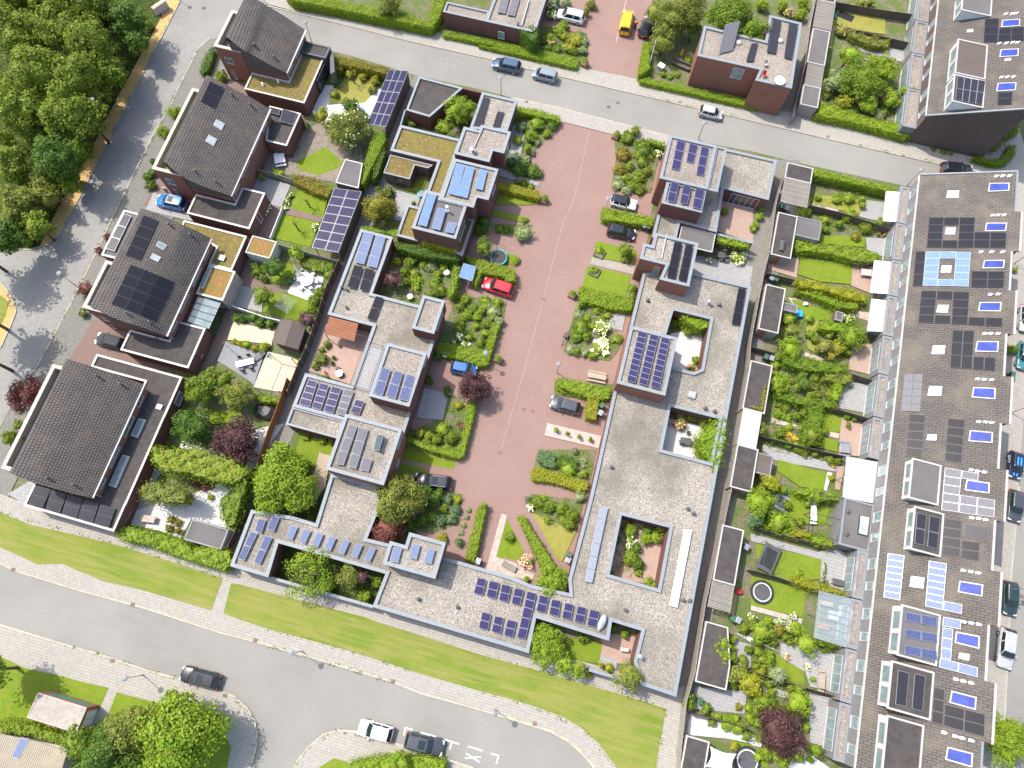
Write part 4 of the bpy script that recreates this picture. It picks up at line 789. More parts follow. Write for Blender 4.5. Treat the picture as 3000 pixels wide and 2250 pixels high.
# ---------------------------------------------------------------- north side of the street
nA = house('street_house', 'low gravel-roofed brick house with a blind wall behind a clipped hedge', 'house', PT("20 200,150")[0])
mass(nA, 'wall', "10 1648,94 1692,12 2022,95 2012,172", 3.3, 'brick_dark', 'gravel_warm', .25)
mass(nA, 'main_wing', "10 2010,178 2090,-120 20 560,-120 500,235 440,252", 3.5, 'brick_dark', 'gravel_warm')
panels(nA, "20 195,-40 258,-25 222,115 155,105", 3.4, 1, 3, 'pv_silver', 'alu', tilt=.08); panels(nA, "20 285,-20 340,-8 300,135 235,125", 3.4, 1, 3, 'pv_silver', 'alu', tilt=.08)
b = MB(); b.tube([(*W('20', 415, 0, 3.5), 3.5), (*W('20', 355, 205, 3.5), 3.5)], .1, 8); b.build('conduit', M['white_trim'], nA); vent(nA, '20 325,208', 3.2, .12, .5)
Yn = PT("10 2010,178", 3.3)[0][1]; window(nA, 'y', Yn - .35, -1, "20 165,305 215,262", 'glass_pale', 'white_trim')
nB = house('street_house', 'two-storey brick house with a roof terrace and one tilted collector, above a long clipped hedge', 'house', PT("20 2000,600")[0])
mB, pB_ = mass(nB, 'wall', "20 1835,208 30 118,330 152,122 412,186 330,715 36,648 75,562 20 1780,450", ZT, 'brick_red', 'gravel_warm', sq=False)
Yb = PT("30 0,540", ZT)[0][1]; Ys = [q[1] for q in pB_]
panels(nB, "20 1980,260 2100,230 2060,410 1945,440", ZT - .1, 1, 1, 'pv_silver', 'alu', tilt=.35, side=1, name='solar_collector')
panels(nB, "30 175,165 245,180 200,440 125,425", ZT - .1, 1, 3, 'pv_slate', tilt=.05); panels(nB, "30 305,195 378,212 330,485 265,468", ZT - .1, 1, 3, 'pv_slate', tilt=.05); panels(nB, "20 2212,360 30 55,350 20,500 20 2170,500", ZT - .1, 1, 2, 'pv_slate', tilt=.05)
yy = PT("20 1780,450", ZT)[0][1]; window(nB, 'y', yy - .02, -1, "20 2040,620 2165,565", 'glass_pale', 'white_trim'); 
for q in toks("20 2112,345 30 240,330"): p = W(*q, 6.0); MB().lathe(p[0], p[1], [(.42, 5.8), (.42, 6.1), (.3, 6.2), (.05, 6.26)], 14).build('roof_vent', M['white_trim'], nB)
# ---------------------------------------------------------------- long brown-tiled terrace on the east side
xe0 = W('31', 1375, 0, 6.0)[0]; xe1 = W('33', 1035, 0, 6.0)[0]; KS = .478
def FE(x, y): return 6.0 + (x - XE) * KS
XE = (xe0 + xe1) / 2 + .0
def row_house(label, ytop, ybot, xr, xe=None, gable=(0, 0), sky='', small='', vents='', dorm=(), pv=(), win=2, ext_=True, awn=None, extx=None, wmat='render_grey', roofpatch=None):
    root = house('terraced_house', label, 'house', (XE + 4, (ytop + ybot) / 2, 0), 'houses of the long brown-tiled terrace')
    x0 = XE; x1 = xr; e = .0
    P = [Vector((x0 - .12, ytop - .004, FE(x0 - .12, 0))), Vector((x1, ytop - .004, FE(x1, 0))), Vector((x1, ybot + .004, FE(x1, 0))), Vector((x0 - .12, ybot + .004, FE(x0 - .12, 0)))]
    rb = slab(P, -.18, 0.0, None, None, 1); rb.m[0] = 0; rb.build('roof', [M['rowtile'], M['frame_dark']], root)
    w = MB(); zt = FE(x1, 0) - .2
    w.quad((x0, ytop, 0), (x0, ybot, 0), (x0, ybot, 5.78), (x0, ytop, 5.78)); w.quad((x1 - .1, ybot, 0), (x1 - .1, ytop, 0), (x1 - .1, ytop, zt), (x1 - .1, ybot, zt), 1)
    for y, s_ in ((ytop, 1), (ybot, -1)):
        q = [(x0, y - s_ * .006, 0), (x1 - .1, y - s_ * .006, 0), (x1 - .1, y - s_ * .006, zt), (x0, y - s_ * .006, 5.78)]; w.quad(*(q[::-1] if s_ > 0 else q), 1)
    w.build('wall', [M[wmat], M['brick_brown']], root)
    b = MB(); b.box(x0 - .28, ybot, 5.72, x0 - .1, ytop, 5.9); b.build('gutter', M['white_trim'], root)
    b = MB(); rz = FE(x1, 0); b.box(x1 - .02, ybot, rz - .12, x1 + .22, ytop, rz + .06); 
    if gable[0]: b.obox(((x0 + x1) / 2, ytop + .06, (FE(x0, 0) + rz) / 2 + .03), ((x1 - x0) / 2 + .1, 0, (rz - 6.0) / 2), (0, .1, 0), (0, 0, .1))
    if gable[1]: b.obox(((x0 + x1) / 2, ybot - .06, (FE(x0, 0) + rz) / 2 + .03), ((x1 - x0) / 2 + .1, 0, (rz - 6.0) / 2), (0, .1, 0), (0, 0, .1))
    b.build('ridge_trim', M['coping' if gable[0] or gable[1] else 'white_trim'], root)
    L = ytop - ybot
    for k, (a, h0, h1, ww) in enumerate(((.2, 3.5, 5.3, 1.0), (.62, 3.5, 5.3, 1.3))): window_m(root, 'x', x0, -1, ybot + L * a, h0, ybot + L * a + ww, h1, 'glass_pale', 'white_trim', 1)
    if ext_:
        ex = extx if extx else x0 - 1.25
        e1 = ybot + .1; e2 = ytop - .1
        mass(root, 'rear_extension', [(ex, e1), (x0 - .02, e1), (x0 - .02, e2), (ex, e2)], 3.0, 'render_grey', 'gravel_warm', .3, 0, (), .14, 'steel', False)
        window_m(root, 'x', ex, -1, e1 + .7, .25, e2 - .8, 2.5, 'glass_pale', 'white_trim' if rnd.random() < .6 else 'wood', 4, 'garden_doors')
    if sky: plate(root, 'solar_water_heater', sky, FE, 'glass_blue', 'white_trim', .14, .13)
    if small: plate(root, 'skylight', small, FE, 'glass_white', 'steel', .1, .12)
    for q in toks(vents):
        p = WS(*q, FE); b = MB(); b.box(p.x - .17, p.y - .15, p.z - .2, p.x + .15, p.y + .15, p.z + .2); b.tube([(p.x + .1, p.y, p.z + .1), (p.x + .1, p.y, p.z + .4)], .08, 8); b.build('roof_vent', M['white'], root)
    for q, mt, fr, nx, ny in pv: panels(root, q, FE, nx, ny, mt, fr)
    for q, rm, pvq in dorm:
        c = toks(q); zt = WS(*c[1], FE).z; zt = .5 * (zt + WS(*c[2], FE).z) + .02
        p = square_up([W(*k, zt) for k in c]); xa, xb = min(k[0] for k in p), max(k[0] for k in p); ya, yb = min(k[1] for k in p), max(k[1] for k in p)
        d = MB(); zf = FE(xa, 0); d.quad((xa, yb, zf - .1), (xa, ya, zf - .1), (xa, ya, zt), (xa, yb, zt), 0)
        for y, s_ in ((ya, 1), (yb, -1)):
            i = len(d.v); d.v += [(xa, y, zf - .1), (xb, y, zt - .05), (xa, y, zt - .0)]; d.f.append((i, i + 1, i + 2) if s_ > 0 else (i, i + 2, i + 1)); d.m.append(0)
        dw = d.build('dormer', M['render_white'], root)
        d = MB(); fr = [(xa - .15, ya - .15), (xb, ya - .15), (xb, yb + .15), (xa - .15, yb + .15)]; d.prism(fr, zt, zt + .14, 0, None, [inset(fr, .2)], False); d.flat(fr, zt, 0, [], False); d.build('fascia', M['white_trim'], dw)
        MB().flat(inset(fr, .18), zt + .06).build('flat_roof', M[rm], dw)
        n_ = 2; ww = (yb - ya) * .38
        for k in range(n_): window_m(dw, 'x', xa, -1, ya + .3 + k * (ww + .4), zf + .35, ya + .3 + k * (ww + .4) + ww, zt - .12, 'glass_pale', 'white_trim', 1)
        if pvq:
            for q2, mt, nx, ny in pvq: panels(root, q2, zt + .05, nx, ny, mt, 'alu', tilt=.05)
    return root
def yx(s): return [(p.x, p.y) for p in PS(s, FE)]
st = yx("30 2160,1390 31 2128,190 2190,195 2170,515 2112,515 2082,830 2150,832 2120,1185 2065,1185 2038,1525 2112,1530 32 2090,395 2022,385 1990,755 2070,765 2045,1182 1975,1175 1940,1580 2022,1590 33 2000,510 1920,500 1890,960 1975,962 1948,1470 1870,1440 1850,1720")
X_ = [(st[2 * i][0] + st[2 * i + 1][0]) / 2 for i in range(13)]; Yb_ = [st[0][1]] + [(st[2 * i + 1][1] + st[2 * i + 2][1]) / 2 for i in range(12)] + [st[25][1] - 3.0]
rows = [
 dict(label='end house of the long brown terrace, bare roof with one grey skylight beside the street', gable=(1, 0), sky='30 1930,1487 2097,1485 2090,1550 1918,1557', small='30 1592,1545 1688,1545 1682,1608 1580,1608', vents='30 1985,1432 2035,1430 2090,1430'),
 dict(label='terraced house with a ring of black panels round a white skylight', sky='31 1905,288 2075,288 2065,355 1892,357', small='31 1580,325 1660,325 1652,382 1570,382', vents='31 1955,228 1998,226 2045,226', pv=(('31 1442,243 1565,243 1545,487 1422,487', 'pv_black', 'frame_dark', 1, 4), ('31 1565,243 1688,243 1683,303 1558,303', 'pv_black', 'frame_dark', 1, 1), ('31 1550,428 1675,428 1672,488 1547,487', 'pv_black', 'frame_dark', 1, 1), ('31 1690,243 1815,243 1802,488 1675,488', 'pv_black', 'frame_dark', 1, 4), ('31 1808,362 2070,365 2065,490 1802,488', 'pv_black', 'frame_dark', 2, 2))),
 dict(label='terraced house with a ring of pale blue panels round a white skylight', sky='31 1888,590 2055,588 2048,655 1872,657', small='31 1545,632 1625,632 1620,690 1535,690', vents='31 1860,525 1945,525 2035,525', pv=(('31 1335,517 1415,517 1390,800 1308,800', 'pv_black', 'frame_dark', 1, 3), ('31 1415,520 1535,520 1510,800 1390,797', 'pv_light', 'alu', 1, 5), ('31 1537,520 1660,520 1655,577 1530,577', 'pv_light', 'alu', 1, 1), ('31 1660,522 1783,525 1762,805 1638,800', 'pv_light', 'alu', 1, 5), ('31 1515,742 1638,745 1635,800 1510,800', 'pv_light', 'alu', 1, 1), ('31 1785,678 2055,682 2048,812 1780,807', 'pv_black', 'frame_dark', 2, 2))),
 dict(label='terraced house with black panels round a grey glass skylight, fourth from the street end', sky='31 1850,930 2030,930 2022,1005 1838,1003', small='31 1515,952 1602,952 1592,1015 1500,1012', vents='31 1935,868 1998,866', pv=(('31 1378,838 1505,838 1482,1100 1352,1097', 'pv_black', 'frame_dark', 1, 4), ('31 1507,840 1637,843 1632,908 1500,905', 'pv_black', 'frame_dark', 1, 1), ('31 1490,1035 1620,1038 1618,1103 1483,1100', 'pv_black', 'frame_dark', 1, 1), ('31 1638,845 1770,848 1755,1112 1622,1105', 'pv_black', 'frame_dark', 1, 4), ('31 1762,1050 2038,1058 2035,1130 1757,1115', 'pv_black', 'frame_dark', 2, 1))),
 dict(label='terraced house with a tall L of black panels and a clear skylight', sky='31 1830,1245 2008,1248 2000,1335 1815,1330', small='31 1475,1280 1575,1280 1565,1350 1462,1350', vents='31 1890,1185 1938,1185 1995,1185', pv=(('31 1632,1155 1810,1160 1790,1475 1610,1460', 'pv_black', 'frame_dark', 2, 3), ('31 1800,1370 1982,1380 1978,1488 1795,1475', 'pv_black', 'frame_dark', 2, 1))),
 dict(label='terraced house with a reddish striped panel pair near the eave and a white skylight', sky='32 1800,97 1982,105 1978,195 1785,180', small='32 1445,88 1550,90 1540,165 1430,165', vents='32 1832,32 1885,35 1945,38', pv=(('31 1245,1508 1395,1512 32 1370,298 1215,290', 'pv_silver', 'frame_dark', 2, 5),)),
 dict(label='terraced house with two upright black panel columns and a small skylight between them', sky='32 1772,445 1960,462 1955,550 1760,535', small='32 1432,480 1505,482 1500,527 1422,525', vents='32 1840,378 1895,380 1945,385', pv=(('32 1280,315 1415,322 1385,668 1248,655', 'pv_black', 'frame_dark', 1, 5), ('32 1595,348 1735,362 1708,712 1565,692', 'pv_black', 'frame_dark', 1, 5))),
 dict(label='terraced house with a worn grey dormer roof and checkered panels round its blue heater', sky='32 1745,845 1935,872 1930,958 1730,932', vents='32 1780,768 1830,778 1885,785', dorm=(("32 1305,675 1540,742 1515,1045 1285,990", 'bitumen_grey', None),), pv=(('32 1570,748 1708,770 1680,1110 1540,1090', 'pv_silver', 'alu', 1, 5), ('32 1708,772 1845,795 1840,855 1703,835', 'pv_silver', 'alu', 1, 1), ('32 1695,970 1978,1010 1970,1152 1682,1112', 'pv_silver', 'alu', 2, 2))),
 dict(label='terraced house with a dormer carrying two black panels and no blue heater', vents='32 1785,1155 1840,1160 1895,1170', dorm=(("32 1325,1068 1560,1130 1535,1465 1300,1400", 'bitumen', (("32 1338,1110 1420,1130 1395,1378 1318,1362", 'pv_slate', 1, 2), ("32 1440,1135 1530,1155 1505,1408 1422,1388", 'pv_slate', 1, 2))),), pv=(('32 1562,1158 1710,1178 1692,1478 1540,1455', 'pv_black', 'frame_dark', 1, 4), ('32 1705,1335 1855,1355 1848,1508 1698,1480', 'pv_black', 'frame_dark', 1, 2), ('32 1730,1200 1930,1240 1925,1350 1720,1310', 'pv_slate', 'frame_dark', 1, 1))),  # last pv entry: dark slab standing in for a shaded patch of roof
 dict(label='terraced house with two pale blue panel columns and a clear skylight between them', sky='33 1688,142 1882,175 1872,272 1672,235', small='33 1298,105 1405,118 1395,205 1285,190', vents='32 1715,1580 1775,1590 1835,1600', pv=(('32 1108,1440 1245,1460 33 1208,302 1072,275', 'pv_pale', 'alu', 1, 7), ('32 1440,1500 1587,1525 33 1555,380 1410,348', 'pv_pale', 'alu', 1, 7), ('33 1562,305 1712,335 1705,412 1555,380', 'pv_pale', 'alu', 1, 1))),
 dict(label='terraced house with a dormer carrying six checkered blue panels', sky='33 1660,553 1855,592 1848,695 1648,645', small='33 1688,725 1772,740 1765,790 1678,770', vents='33 1720,475 1780,485 1840,495', dorm=(("33 1228,345 1535,430 1500,815 1185,745", 'bitumen_grey', (("33 1242,395 1500,438 1505,515 1240,465", 'pv_blue', 2, 1), ("33 1242,530 1502,572 1507,648 1238,598", 'pv_blue', 2, 1), ("33 1238,660 1500,708 1508,790 1235,735", 'pv_blue', 2, 1))),), pv=(('33 1555,435 1702,460 1698,537 1550,510', 'pv_pale', 'alu', 1, 1), ('33 1552,520 1638,535 1620,785 1535,765', 'pv_pale', 'alu', 1, 3), ('33 1530,768 1838,845 1835,925 1522,842', 'pv_pale', 'alu', 2, 1))),
 dict(label='terraced house with a boxed dormer under two large black panels, second from the bottom edge', sky='33 1622,1032 1828,1085 1820,1190 1605,1130', vents='33 1655,940 1715,955 1778,970', dorm=(("33 1140,800 1480,892 1455,1262 1110,1170", 'bitumen', (("33 1185,862 1278,885 1252,1165 1162,1142", 'pv_slate', 1, 1), ("33 1320,890 1410,910 1385,1202 1295,1178", 'pv_slate', 1, 1))),), pv=(('33 1482,1002 1570,1022 1555,1312 1462,1288', 'pv_black', 'frame_dark', 1, 3), ('33 1568,1140 1898,1225 1890,1408 1558,1315', 'pv_black', 'frame_dark', 2, 2))),
 dict(label='terraced house at the bottom edge with a bare dormer under a rusty brown flat roof', sky='33 1590,1485 1800,1540 1790,1655 1572,1590', vents='33 1560,1370 1650,1400 1705,1415 1780,1435', gable=(0, 1), dorm=(("33 1105,1240 1400,1325 1360,1800 1060,1720", 'bitumen', None),)),
]
for i, d in enumerate(rows): row_house(d.pop('label'), Yb_[i], Yb_[i + 1], X_[i], ext_=i not in (7, 8), **d)
# second block of the terrace beyond the street
XT = W('30', 1432, 935, 6.0)[0]; s0 = XE
XE = XT
yg = W('30', 1432, 935, 6.0)[1]; xr2 = WS('30', 2212, 868, FE).x + 1.2
tops = [yg] + [yx("30 1500,%d" % y)[0][1] for y in (612, 325, 60)] + [yx("30 1500,-300")[0][1]]
rows2 = [dict(label='gable-end terraced house across the street, with a white dormer carrying black panels', gable=(0, 1), sky='30 1998,678 2150,672 2145,735 1985,745', vents='30 2025,632 2070,630 2120,628', dorm=(("30 1655,612 1905,668 1870,860 1625,830", 'bitumen', (("30 1668,625 1895,660 1868,855 1650,815", 'pv_slate', 4, 2),)),), pv=(('30 2000,752 2120,748 2112,850 1995,852', 'pv_black', 'frame_dark', 1, 2),)),
 dict(label='terraced house across the street with a white dormer under a plain brown roof', sky='30 2022,405 2170,398 2165,458 2010,468', small='30 2055,475 2110,472 2105,498 2050,500', vents='30 2005,358 2065,355 2115,350 2155,350', dorm=(("30 1680,325 1925,380 1890,605 1655,590", 'timber_dark', None),)),
 dict(label='terraced house across the street with an L of black panels and a grey-topped dormer', sky='30 2035,168 2180,158 2178,215 2025,225', small='30 1750,240 1805,238 1800,265 1745,268', vents='30 2060,120 2110,118 2145,115', dorm=(("30 1725,-60 1960,-20 1940,95 1700,80", 'bitumen_grey', None),), pv=(('30 1895,155 2010,152 1998,345 1882,345', 'pv_black', 'frame_dark', 1, 3), ('30 2010,232 2212,222 2212,330 2000,340', 'pv_black', 'frame_dark', 2, 2))),
 dict(label='terraced house across the street, only its lower roof inside the top of the photo')]
for i, d in enumerate(rows2): row_house(d.pop('label'), tops[i + 1], tops[i], xr2, extx=XE - 1.9, wmat='brick_brown', **d)
XE = s0
# ================================================================ PLANTS
def leaf_obj(name, pos, nrm, size, mats, parent=None, core=None, petals=None, off=(0, 0, 0)):
    # every leaf clump is a small folded quad of its own
    n = len(pos); pos = pos - np.array(off)
    nrm = nrm / (np.linalg.norm(nrm, axis=1, keepdims=True) + 1e-9)
    r = NR.normal(size=(n, 3)); t = np.cross(nrm, r); t /= np.linalg.norm(t, axis=1, keepdims=True) + 1e-9; b = np.cross(nrm, t)
    s = size[:, None] * .5; k = NR.uniform(.65, 1.0, (n, 1))
    v = np.stack([pos - t * s, pos - b * s * k + nrm * s * .25, pos + t * s * 1.1, pos + b * s * k + nrm * s * .25], 1).reshape(-1, 3)
    cv = np.zeros((0, 3)); cf = []
    if core is not None: cv = np.array(core[0]) - np.array(off); cf = core[1]
    nv = len(cv) + 4 * n; me = bpy.data.meshes.new(name); me.vertices.add(nv)
    me.vertices.foreach_set('co', np.concatenate([cv, v]).astype(np.float32).ravel())
    cl = sum(len(f) for f in cf); me.loops.add(cl + 4 * n); me.polygons.add(len(cf) + n)
    idx = [i for f in cf for i in f]; st = np.cumsum([0] + [len(f) for f in cf])[:-1] if cf else np.zeros(0, int)
    me.loops.foreach_set('vertex_index', np.concatenate([np.array(idx, int), len(cv) + np.arange(4 * n)]).astype(np.int32))
    me.polygons.foreach_set('loop_start', np.concatenate([st, cl + 4 * np.arange(n)]).astype(np.int32))
    for m in mats: me.materials.append(m)
    mi = np.zeros(len(cf) + n, np.int32)
    if petals is not None: mi[len(cf):] = petals
    me.polygons.foreach_set('material_index', mi); me.update(calc_edges=True); me.validate()
    o = bpy.data.objects.new(name, me); COL.objects.link(o)
    if parent is not None: o.parent = parent
    return o
def unit(n):
    d = NR.normal(size=(n, 3)); return d / np.linalg.norm(d, axis=1, keepdims=True)
def ico(c, r, seed=0, sub=2, wob=.18):
    bm = bmesh.new(); bmesh.ops.create_icosphere(bm, subdivisions=sub, radius=1); rr = np.random.default_rng(seed); ph = rr.uniform(0, 6.28, 6)
    V = []
    for v in bm.verts:
        x, y, z = v.co; k = 1 + wob * (math.sin(3 * x + ph[0]) + math.sin(3.4 * y + ph[1]) + math.sin(4 * z + ph[2])) / 2
        V.append((c[0] + x * r[0] * k, c[1] + y * r[1] * k, max(.02, c[2] + z * r[2] * k)))
    F_ = [tuple(v.index for v in f.verts) for f in bm.faces]; bm.free(); return V, F_
def crown_pts(c, R, ls, fill=1.0, kn=None, spread=.33, low=-.45):
    # foliage clumps set unevenly over an ellipsoid; leaves cover the outer side of each clump
    rm = (R[0] * R[1] * R[2]) ** (1 / 3); K = kn or int(np.clip(26 * (rm / 1.6) ** 1.1, 9, 95))
    d = unit(K * 3); d = d[d[:, 2] > low][:K]; K = len(d)
    ph = NR.uniform(0, 6.28, 4); lob = 1 + .12 * np.sin(3 * np.arctan2(d[:, 1], d[:, 0]) + ph[0]) + .09 * np.sin(5 * np.arctan2(d[:, 1], d[:, 0]) + ph[1])
    C = d * np.array(R) * (lob * NR.uniform(.62, .93, K))[:, None]
    cr = rm * spread * NR.uniform(.65, 1.25, K); P = []; N = []
    for i in range(K):
        n = max(6, int(fill * 7.5 * cr[i] ** 2 / ls ** 2)); u = unit(n); u[:, 2] = np.where(u[:, 2] < -.3, -u[:, 2], u[:, 2])
        rad = NR.uniform(.55, 1.08, n)[:, None] * cr[i]
        P.append(C[i] + u * rad * np.array([1, 1, .8])); N.append(u * .8 + d[i] * .35 + np.array([0, 0, .35]) + NR.normal(size=(n, 3)) * .45)
    return np.concatenate(P) + np.array(c), np.concatenate(N)
def mpp(t, x, y, z): a = W(t, x, y, z); b = W(t, x + 10, y, z); return math.dist(a, b) / 10
def toks3(s):
    t = None; out = []
    for w in s.split():
        if ',' in w: out.append((t, *[float(q) for q in w.split(',')]))
        else: t = w
    return out
def tree(label, mat, s, h=6.0, ls=.27, name='tree', cat='tree', fl=0.9, petal=None, pf=.0, group=None, trunk=True, flat=.8, spread=.33, kn=None, core=True, low=-.45):
    out = []
    for (t, x, y, r) in toks3(s):
        R = mpp(t, x, y, h * .7) * r; rz = min(R * flat, h * .48); cz = h - rz; cx, cy = W(t, x, y, cz + .25 * rz)
        root = thing(name, label, cat, (cx, cy, 0), 0, group)
        P, N = crown_pts((cx, cy, cz), (R * .9, R * .9, rz), ls, fl, kn, spread, low)
        sz = NR.uniform(.7, 1.3, len(P)) * ls; pt = None
        if petal: pt = (NR.random(len(P)) < pf).astype(np.int32)
        c_ = ico((cx, cy, cz), (R * .62, R * .62, rz * .6), len(P)) if core else None
        leaf_obj('crown', P, N, sz, [M[mat]] + ([M[petal]] if petal else []), root, c_, pt, (cx, cy, 0))
        if trunk:
            b = MB(); tr = .035 * R + .06; b.tube([(cx + .1, cy, -.05), (cx, cy + .05, cz * .5), (cx, cy, cz)], [tr * 1.25, tr, tr * .7], 8)
            for k in range(5):
                a = k * 1.26 + rnd.random(); e = (cx + math.cos(a) * R * .6, cy + math.sin(a) * R * .6, cz + rz * rnd.uniform(.0, .5))
                b.tube([(cx, cy, cz * .62), ((cx + e[0]) / 2, (cy + e[1]) / 2, (cz * .62 + e[2]) / 2 + .2), e], [tr * .55, tr * .35, tr * .12], 6)
            b.build('trunk', M['trunk'], root, True)
        out.append(root)
    return out
def bush(label, mat, s, h=1.0, name='shrub', cat='shrub', ls=.17, petal=None, pf=.3, fl=1.0, flat=None, group=None, base=0.0, jit=.12):
    T = toks3(s)
    if len(T) > 1 and group is None: group = ('%s plants, ' % mat[5:]) + label
    for (t, x, y, r) in T:
        hh = h * rnd.uniform(1 - jit, 1 + jit); R = mpp(t, x, y, hh * .6) * r; cz = base + hh * .45; cx, cy = W(t, x, y, base + hh * .6)
        P, N = crown_pts((cx, cy, cz), (R * .88, R * .88, hh * .5), ls, fl, int(np.clip(10 + 14 * R, 8, 60)), .36 if R < 1.2 else .28, -.15)
        P[:, 2] = np.maximum(P[:, 2], base + .04); pt = None
        if petal: pt = ((NR.random(len(P)) < pf) & (P[:, 2] > cz)).astype(np.int32)
        sz = NR.uniform(.7, 1.3, len(P)) * ls
        o = leaf_obj(name, P, N, sz, [M[mat]] + ([M[petal]] if petal else []), None, ico((cx, cy, cz), (R * .68, R * .68, hh * .4), len(P), 2, .12), pt, (cx, cy, 0)); o.location = (cx, cy, 0)
        tag(o, label, cat, group if len(T) > 1 else None)
def hedge(label, mat, s, h=1.4, name='hedge', cat='hedge', ls=.16, rough=.1, base=0.0, dens=2.3, petal=None, pf=0.0, blobs=0.0):
    p = ccw(PT(s, base + h)); p0 = inset(p, .06); L = [[Vector((x, y, 0)) for x, y in p0]]; T = tessellate_polygon(L); P = []; N = []
    for a, b, c in T:
        A, B, C = (np.array(p0[k]) for k in (a, b, c)); ar = abs(np.cross(B - A, C - A)) / 2; n = int(dens * ar / ls ** 2)
        if not n: continue
        u, v = NR.random((n, 1)), NR.random((n, 1)); f = u + v > 1; u, v = np.where(f, 1 - u, u), np.where(f, 1 - v, v)
        q = A + (B - A) * u + (C - A) * v
        w = np.sin(q[:, :1] * 2.9 + 1) * np.sin(q[:, 1:] * 3.3) + .6 * np.sin(q[:, :1] * 7.1) * np.sin(q[:, 1:] * 6.2 + 2)
        z = base + h - .06 + NR.normal(size=(n, 1)) * rough * .6 + w * (rough * .8 + blobs)
        P.append(np.hstack([q, z])); N.append(np.array([-.15, .05, 1.]) + NR.normal(size=(n, 3)) * .33)
    for i in range(len(p)):
        a, b = np.array(p0[i]), np.array(p0[(i + 1) % len(p)]); e = b - a; l = np.linalg.norm(e)
        if l < .05: continue
        nn = np.array([e[1], -e[0]]) / l; n = int(dens * .8 * l * h / ls ** 2)
        u = NR.random((n, 1)); z = base + NR.random((n, 1)) * h; q = a + e * u + nn * (NR.normal(size=(n, 1)) * (rough + blobs * .5) + .0)
        P.append(np.hstack([q, z])); N.append(np.array([nn[0], nn[1], .35]) + NR.normal(size=(n, 3)) * .5)
    P = np.concatenate(P); N = np.concatenate(N); sz = NR.uniform(.7, 1.3, len(P)) * ls
    m = MB().prism(inset(p, .2), base + .0, base + h - .2); cx, cy = cen(p)
    pt = (NR.random(len(P)) < pf).astype(np.int32) if petal else None
    o = leaf_obj(name, P, N, sz, [M[mat]] + ([M[petal]] if petal else []), None, (m.v, m.f), pt, (cx, cy, 0)); o.location = (cx, cy, 0)
    return tag(o, label, cat)
def carpet(s, dens, name='ground_cover', mats=('leaf_mid', 'leaf_hedge', 'leaf_grey'), hh=.35):
    P, N, S_ = [], [], []
    for poly in s:
        p = PT(poly, .2) if isinstance(poly, str) else poly
        for a, b, c in tessellate_polygon([[Vector((*q, 0)) for q in p]]):
            A, B, C = (np.array(p[k]) for k in (a, b, c)); n = int(dens * abs(np.cross(B - A, C - A)) / 2)
            if n < 1: continue
            u, v = NR.random((n, 1)), NR.random((n, 1)); f = u + v > 1; u, v = np.where(f, 1 - u, u), np.where(f, 1 - v, v); q = A + (B - A) * u + (C - A) * v
            w = np.sin(q[:, 0] * 1.9 + 2) * np.sin(q[:, 1] * 2.3) + .7 * np.sin(q[:, 0] * 4.7 + 1) * np.sin(q[:, 1] * 4.1 + 3) + NR.normal(size=n) * .3
            k = w > -.1; q, w = q[k], w[k]
            P.append(np.column_stack([q, .1 + hh * np.clip(w, 0, 1) * NR.random(len(q))])); N.append(np.array([0, 0, 1.]) + NR.normal(size=(len(q), 3)) * .6); S_.append((np.sin(q[:, 0] * .9) + np.sin(q[:, 1] * 1.3) + NR.normal(size=len(q)) * .5 + 1.5).clip(0, len(mats) - 1).astype(np.int32))
    P, N, S_ = np.concatenate(P), np.concatenate(N), np.concatenate(S_)
    o = leaf_obj(name, P, N, NR.uniform(.1, .22, len(P)), [M[m] for m in mats], None, None, S_); o['kind'] = 'stuff'
BEDS = ["20 260,920 680,960 640,1060 500,1180 400,1280 530,1400 500,1460 200,1400 260,1100", "21 110,290 440,300 420,400 110,370", "21 0,880 230,920 200,1140 40,1420 -20,1400", "11 1760,880 2140,900 2150,1050 2050,1300 1980,1440 1720,1330 1620,1230", "12 1700,150 1830,180 1780,440 1650,380", "12 1500,950 1810,960 1780,1200 1560,1280 1400,1260", "12 1340,520 1420,440 1800,300 1830,640 1760,660", "20 1100,1080 1480,1190 1470,1260 1400,1560 1080,1520 1120,1280", "21 800,960 1100,1010 1150,1300 1070,1400 880,1380 690,1330 760,1080", "22 430,960 860,1010 800,1260 620,1230 440,1100", "22 490,600 960,600 900,900 430,840",
  "11 1265,440 1780,560 1700,870 1500,960 1080,860", "20 880,300 500,200 460,330 850,420", "13 300,60 1050,290 1150,60 800,-40 330,-60", "22 1180,1140 1500,1230 1350,1300 1240,1640 1080,1600", "10 740,600 870,600 800,860 730,840", "10 840,1180 1000,1200 960,1360 860,1300", "11 400,600 520,560 780,610 760,690 600,640", "02 1280,780 1500,820 1520,940 1300,860", "02 1350,1130 1490,1180 1440,1290 1330,1260"]
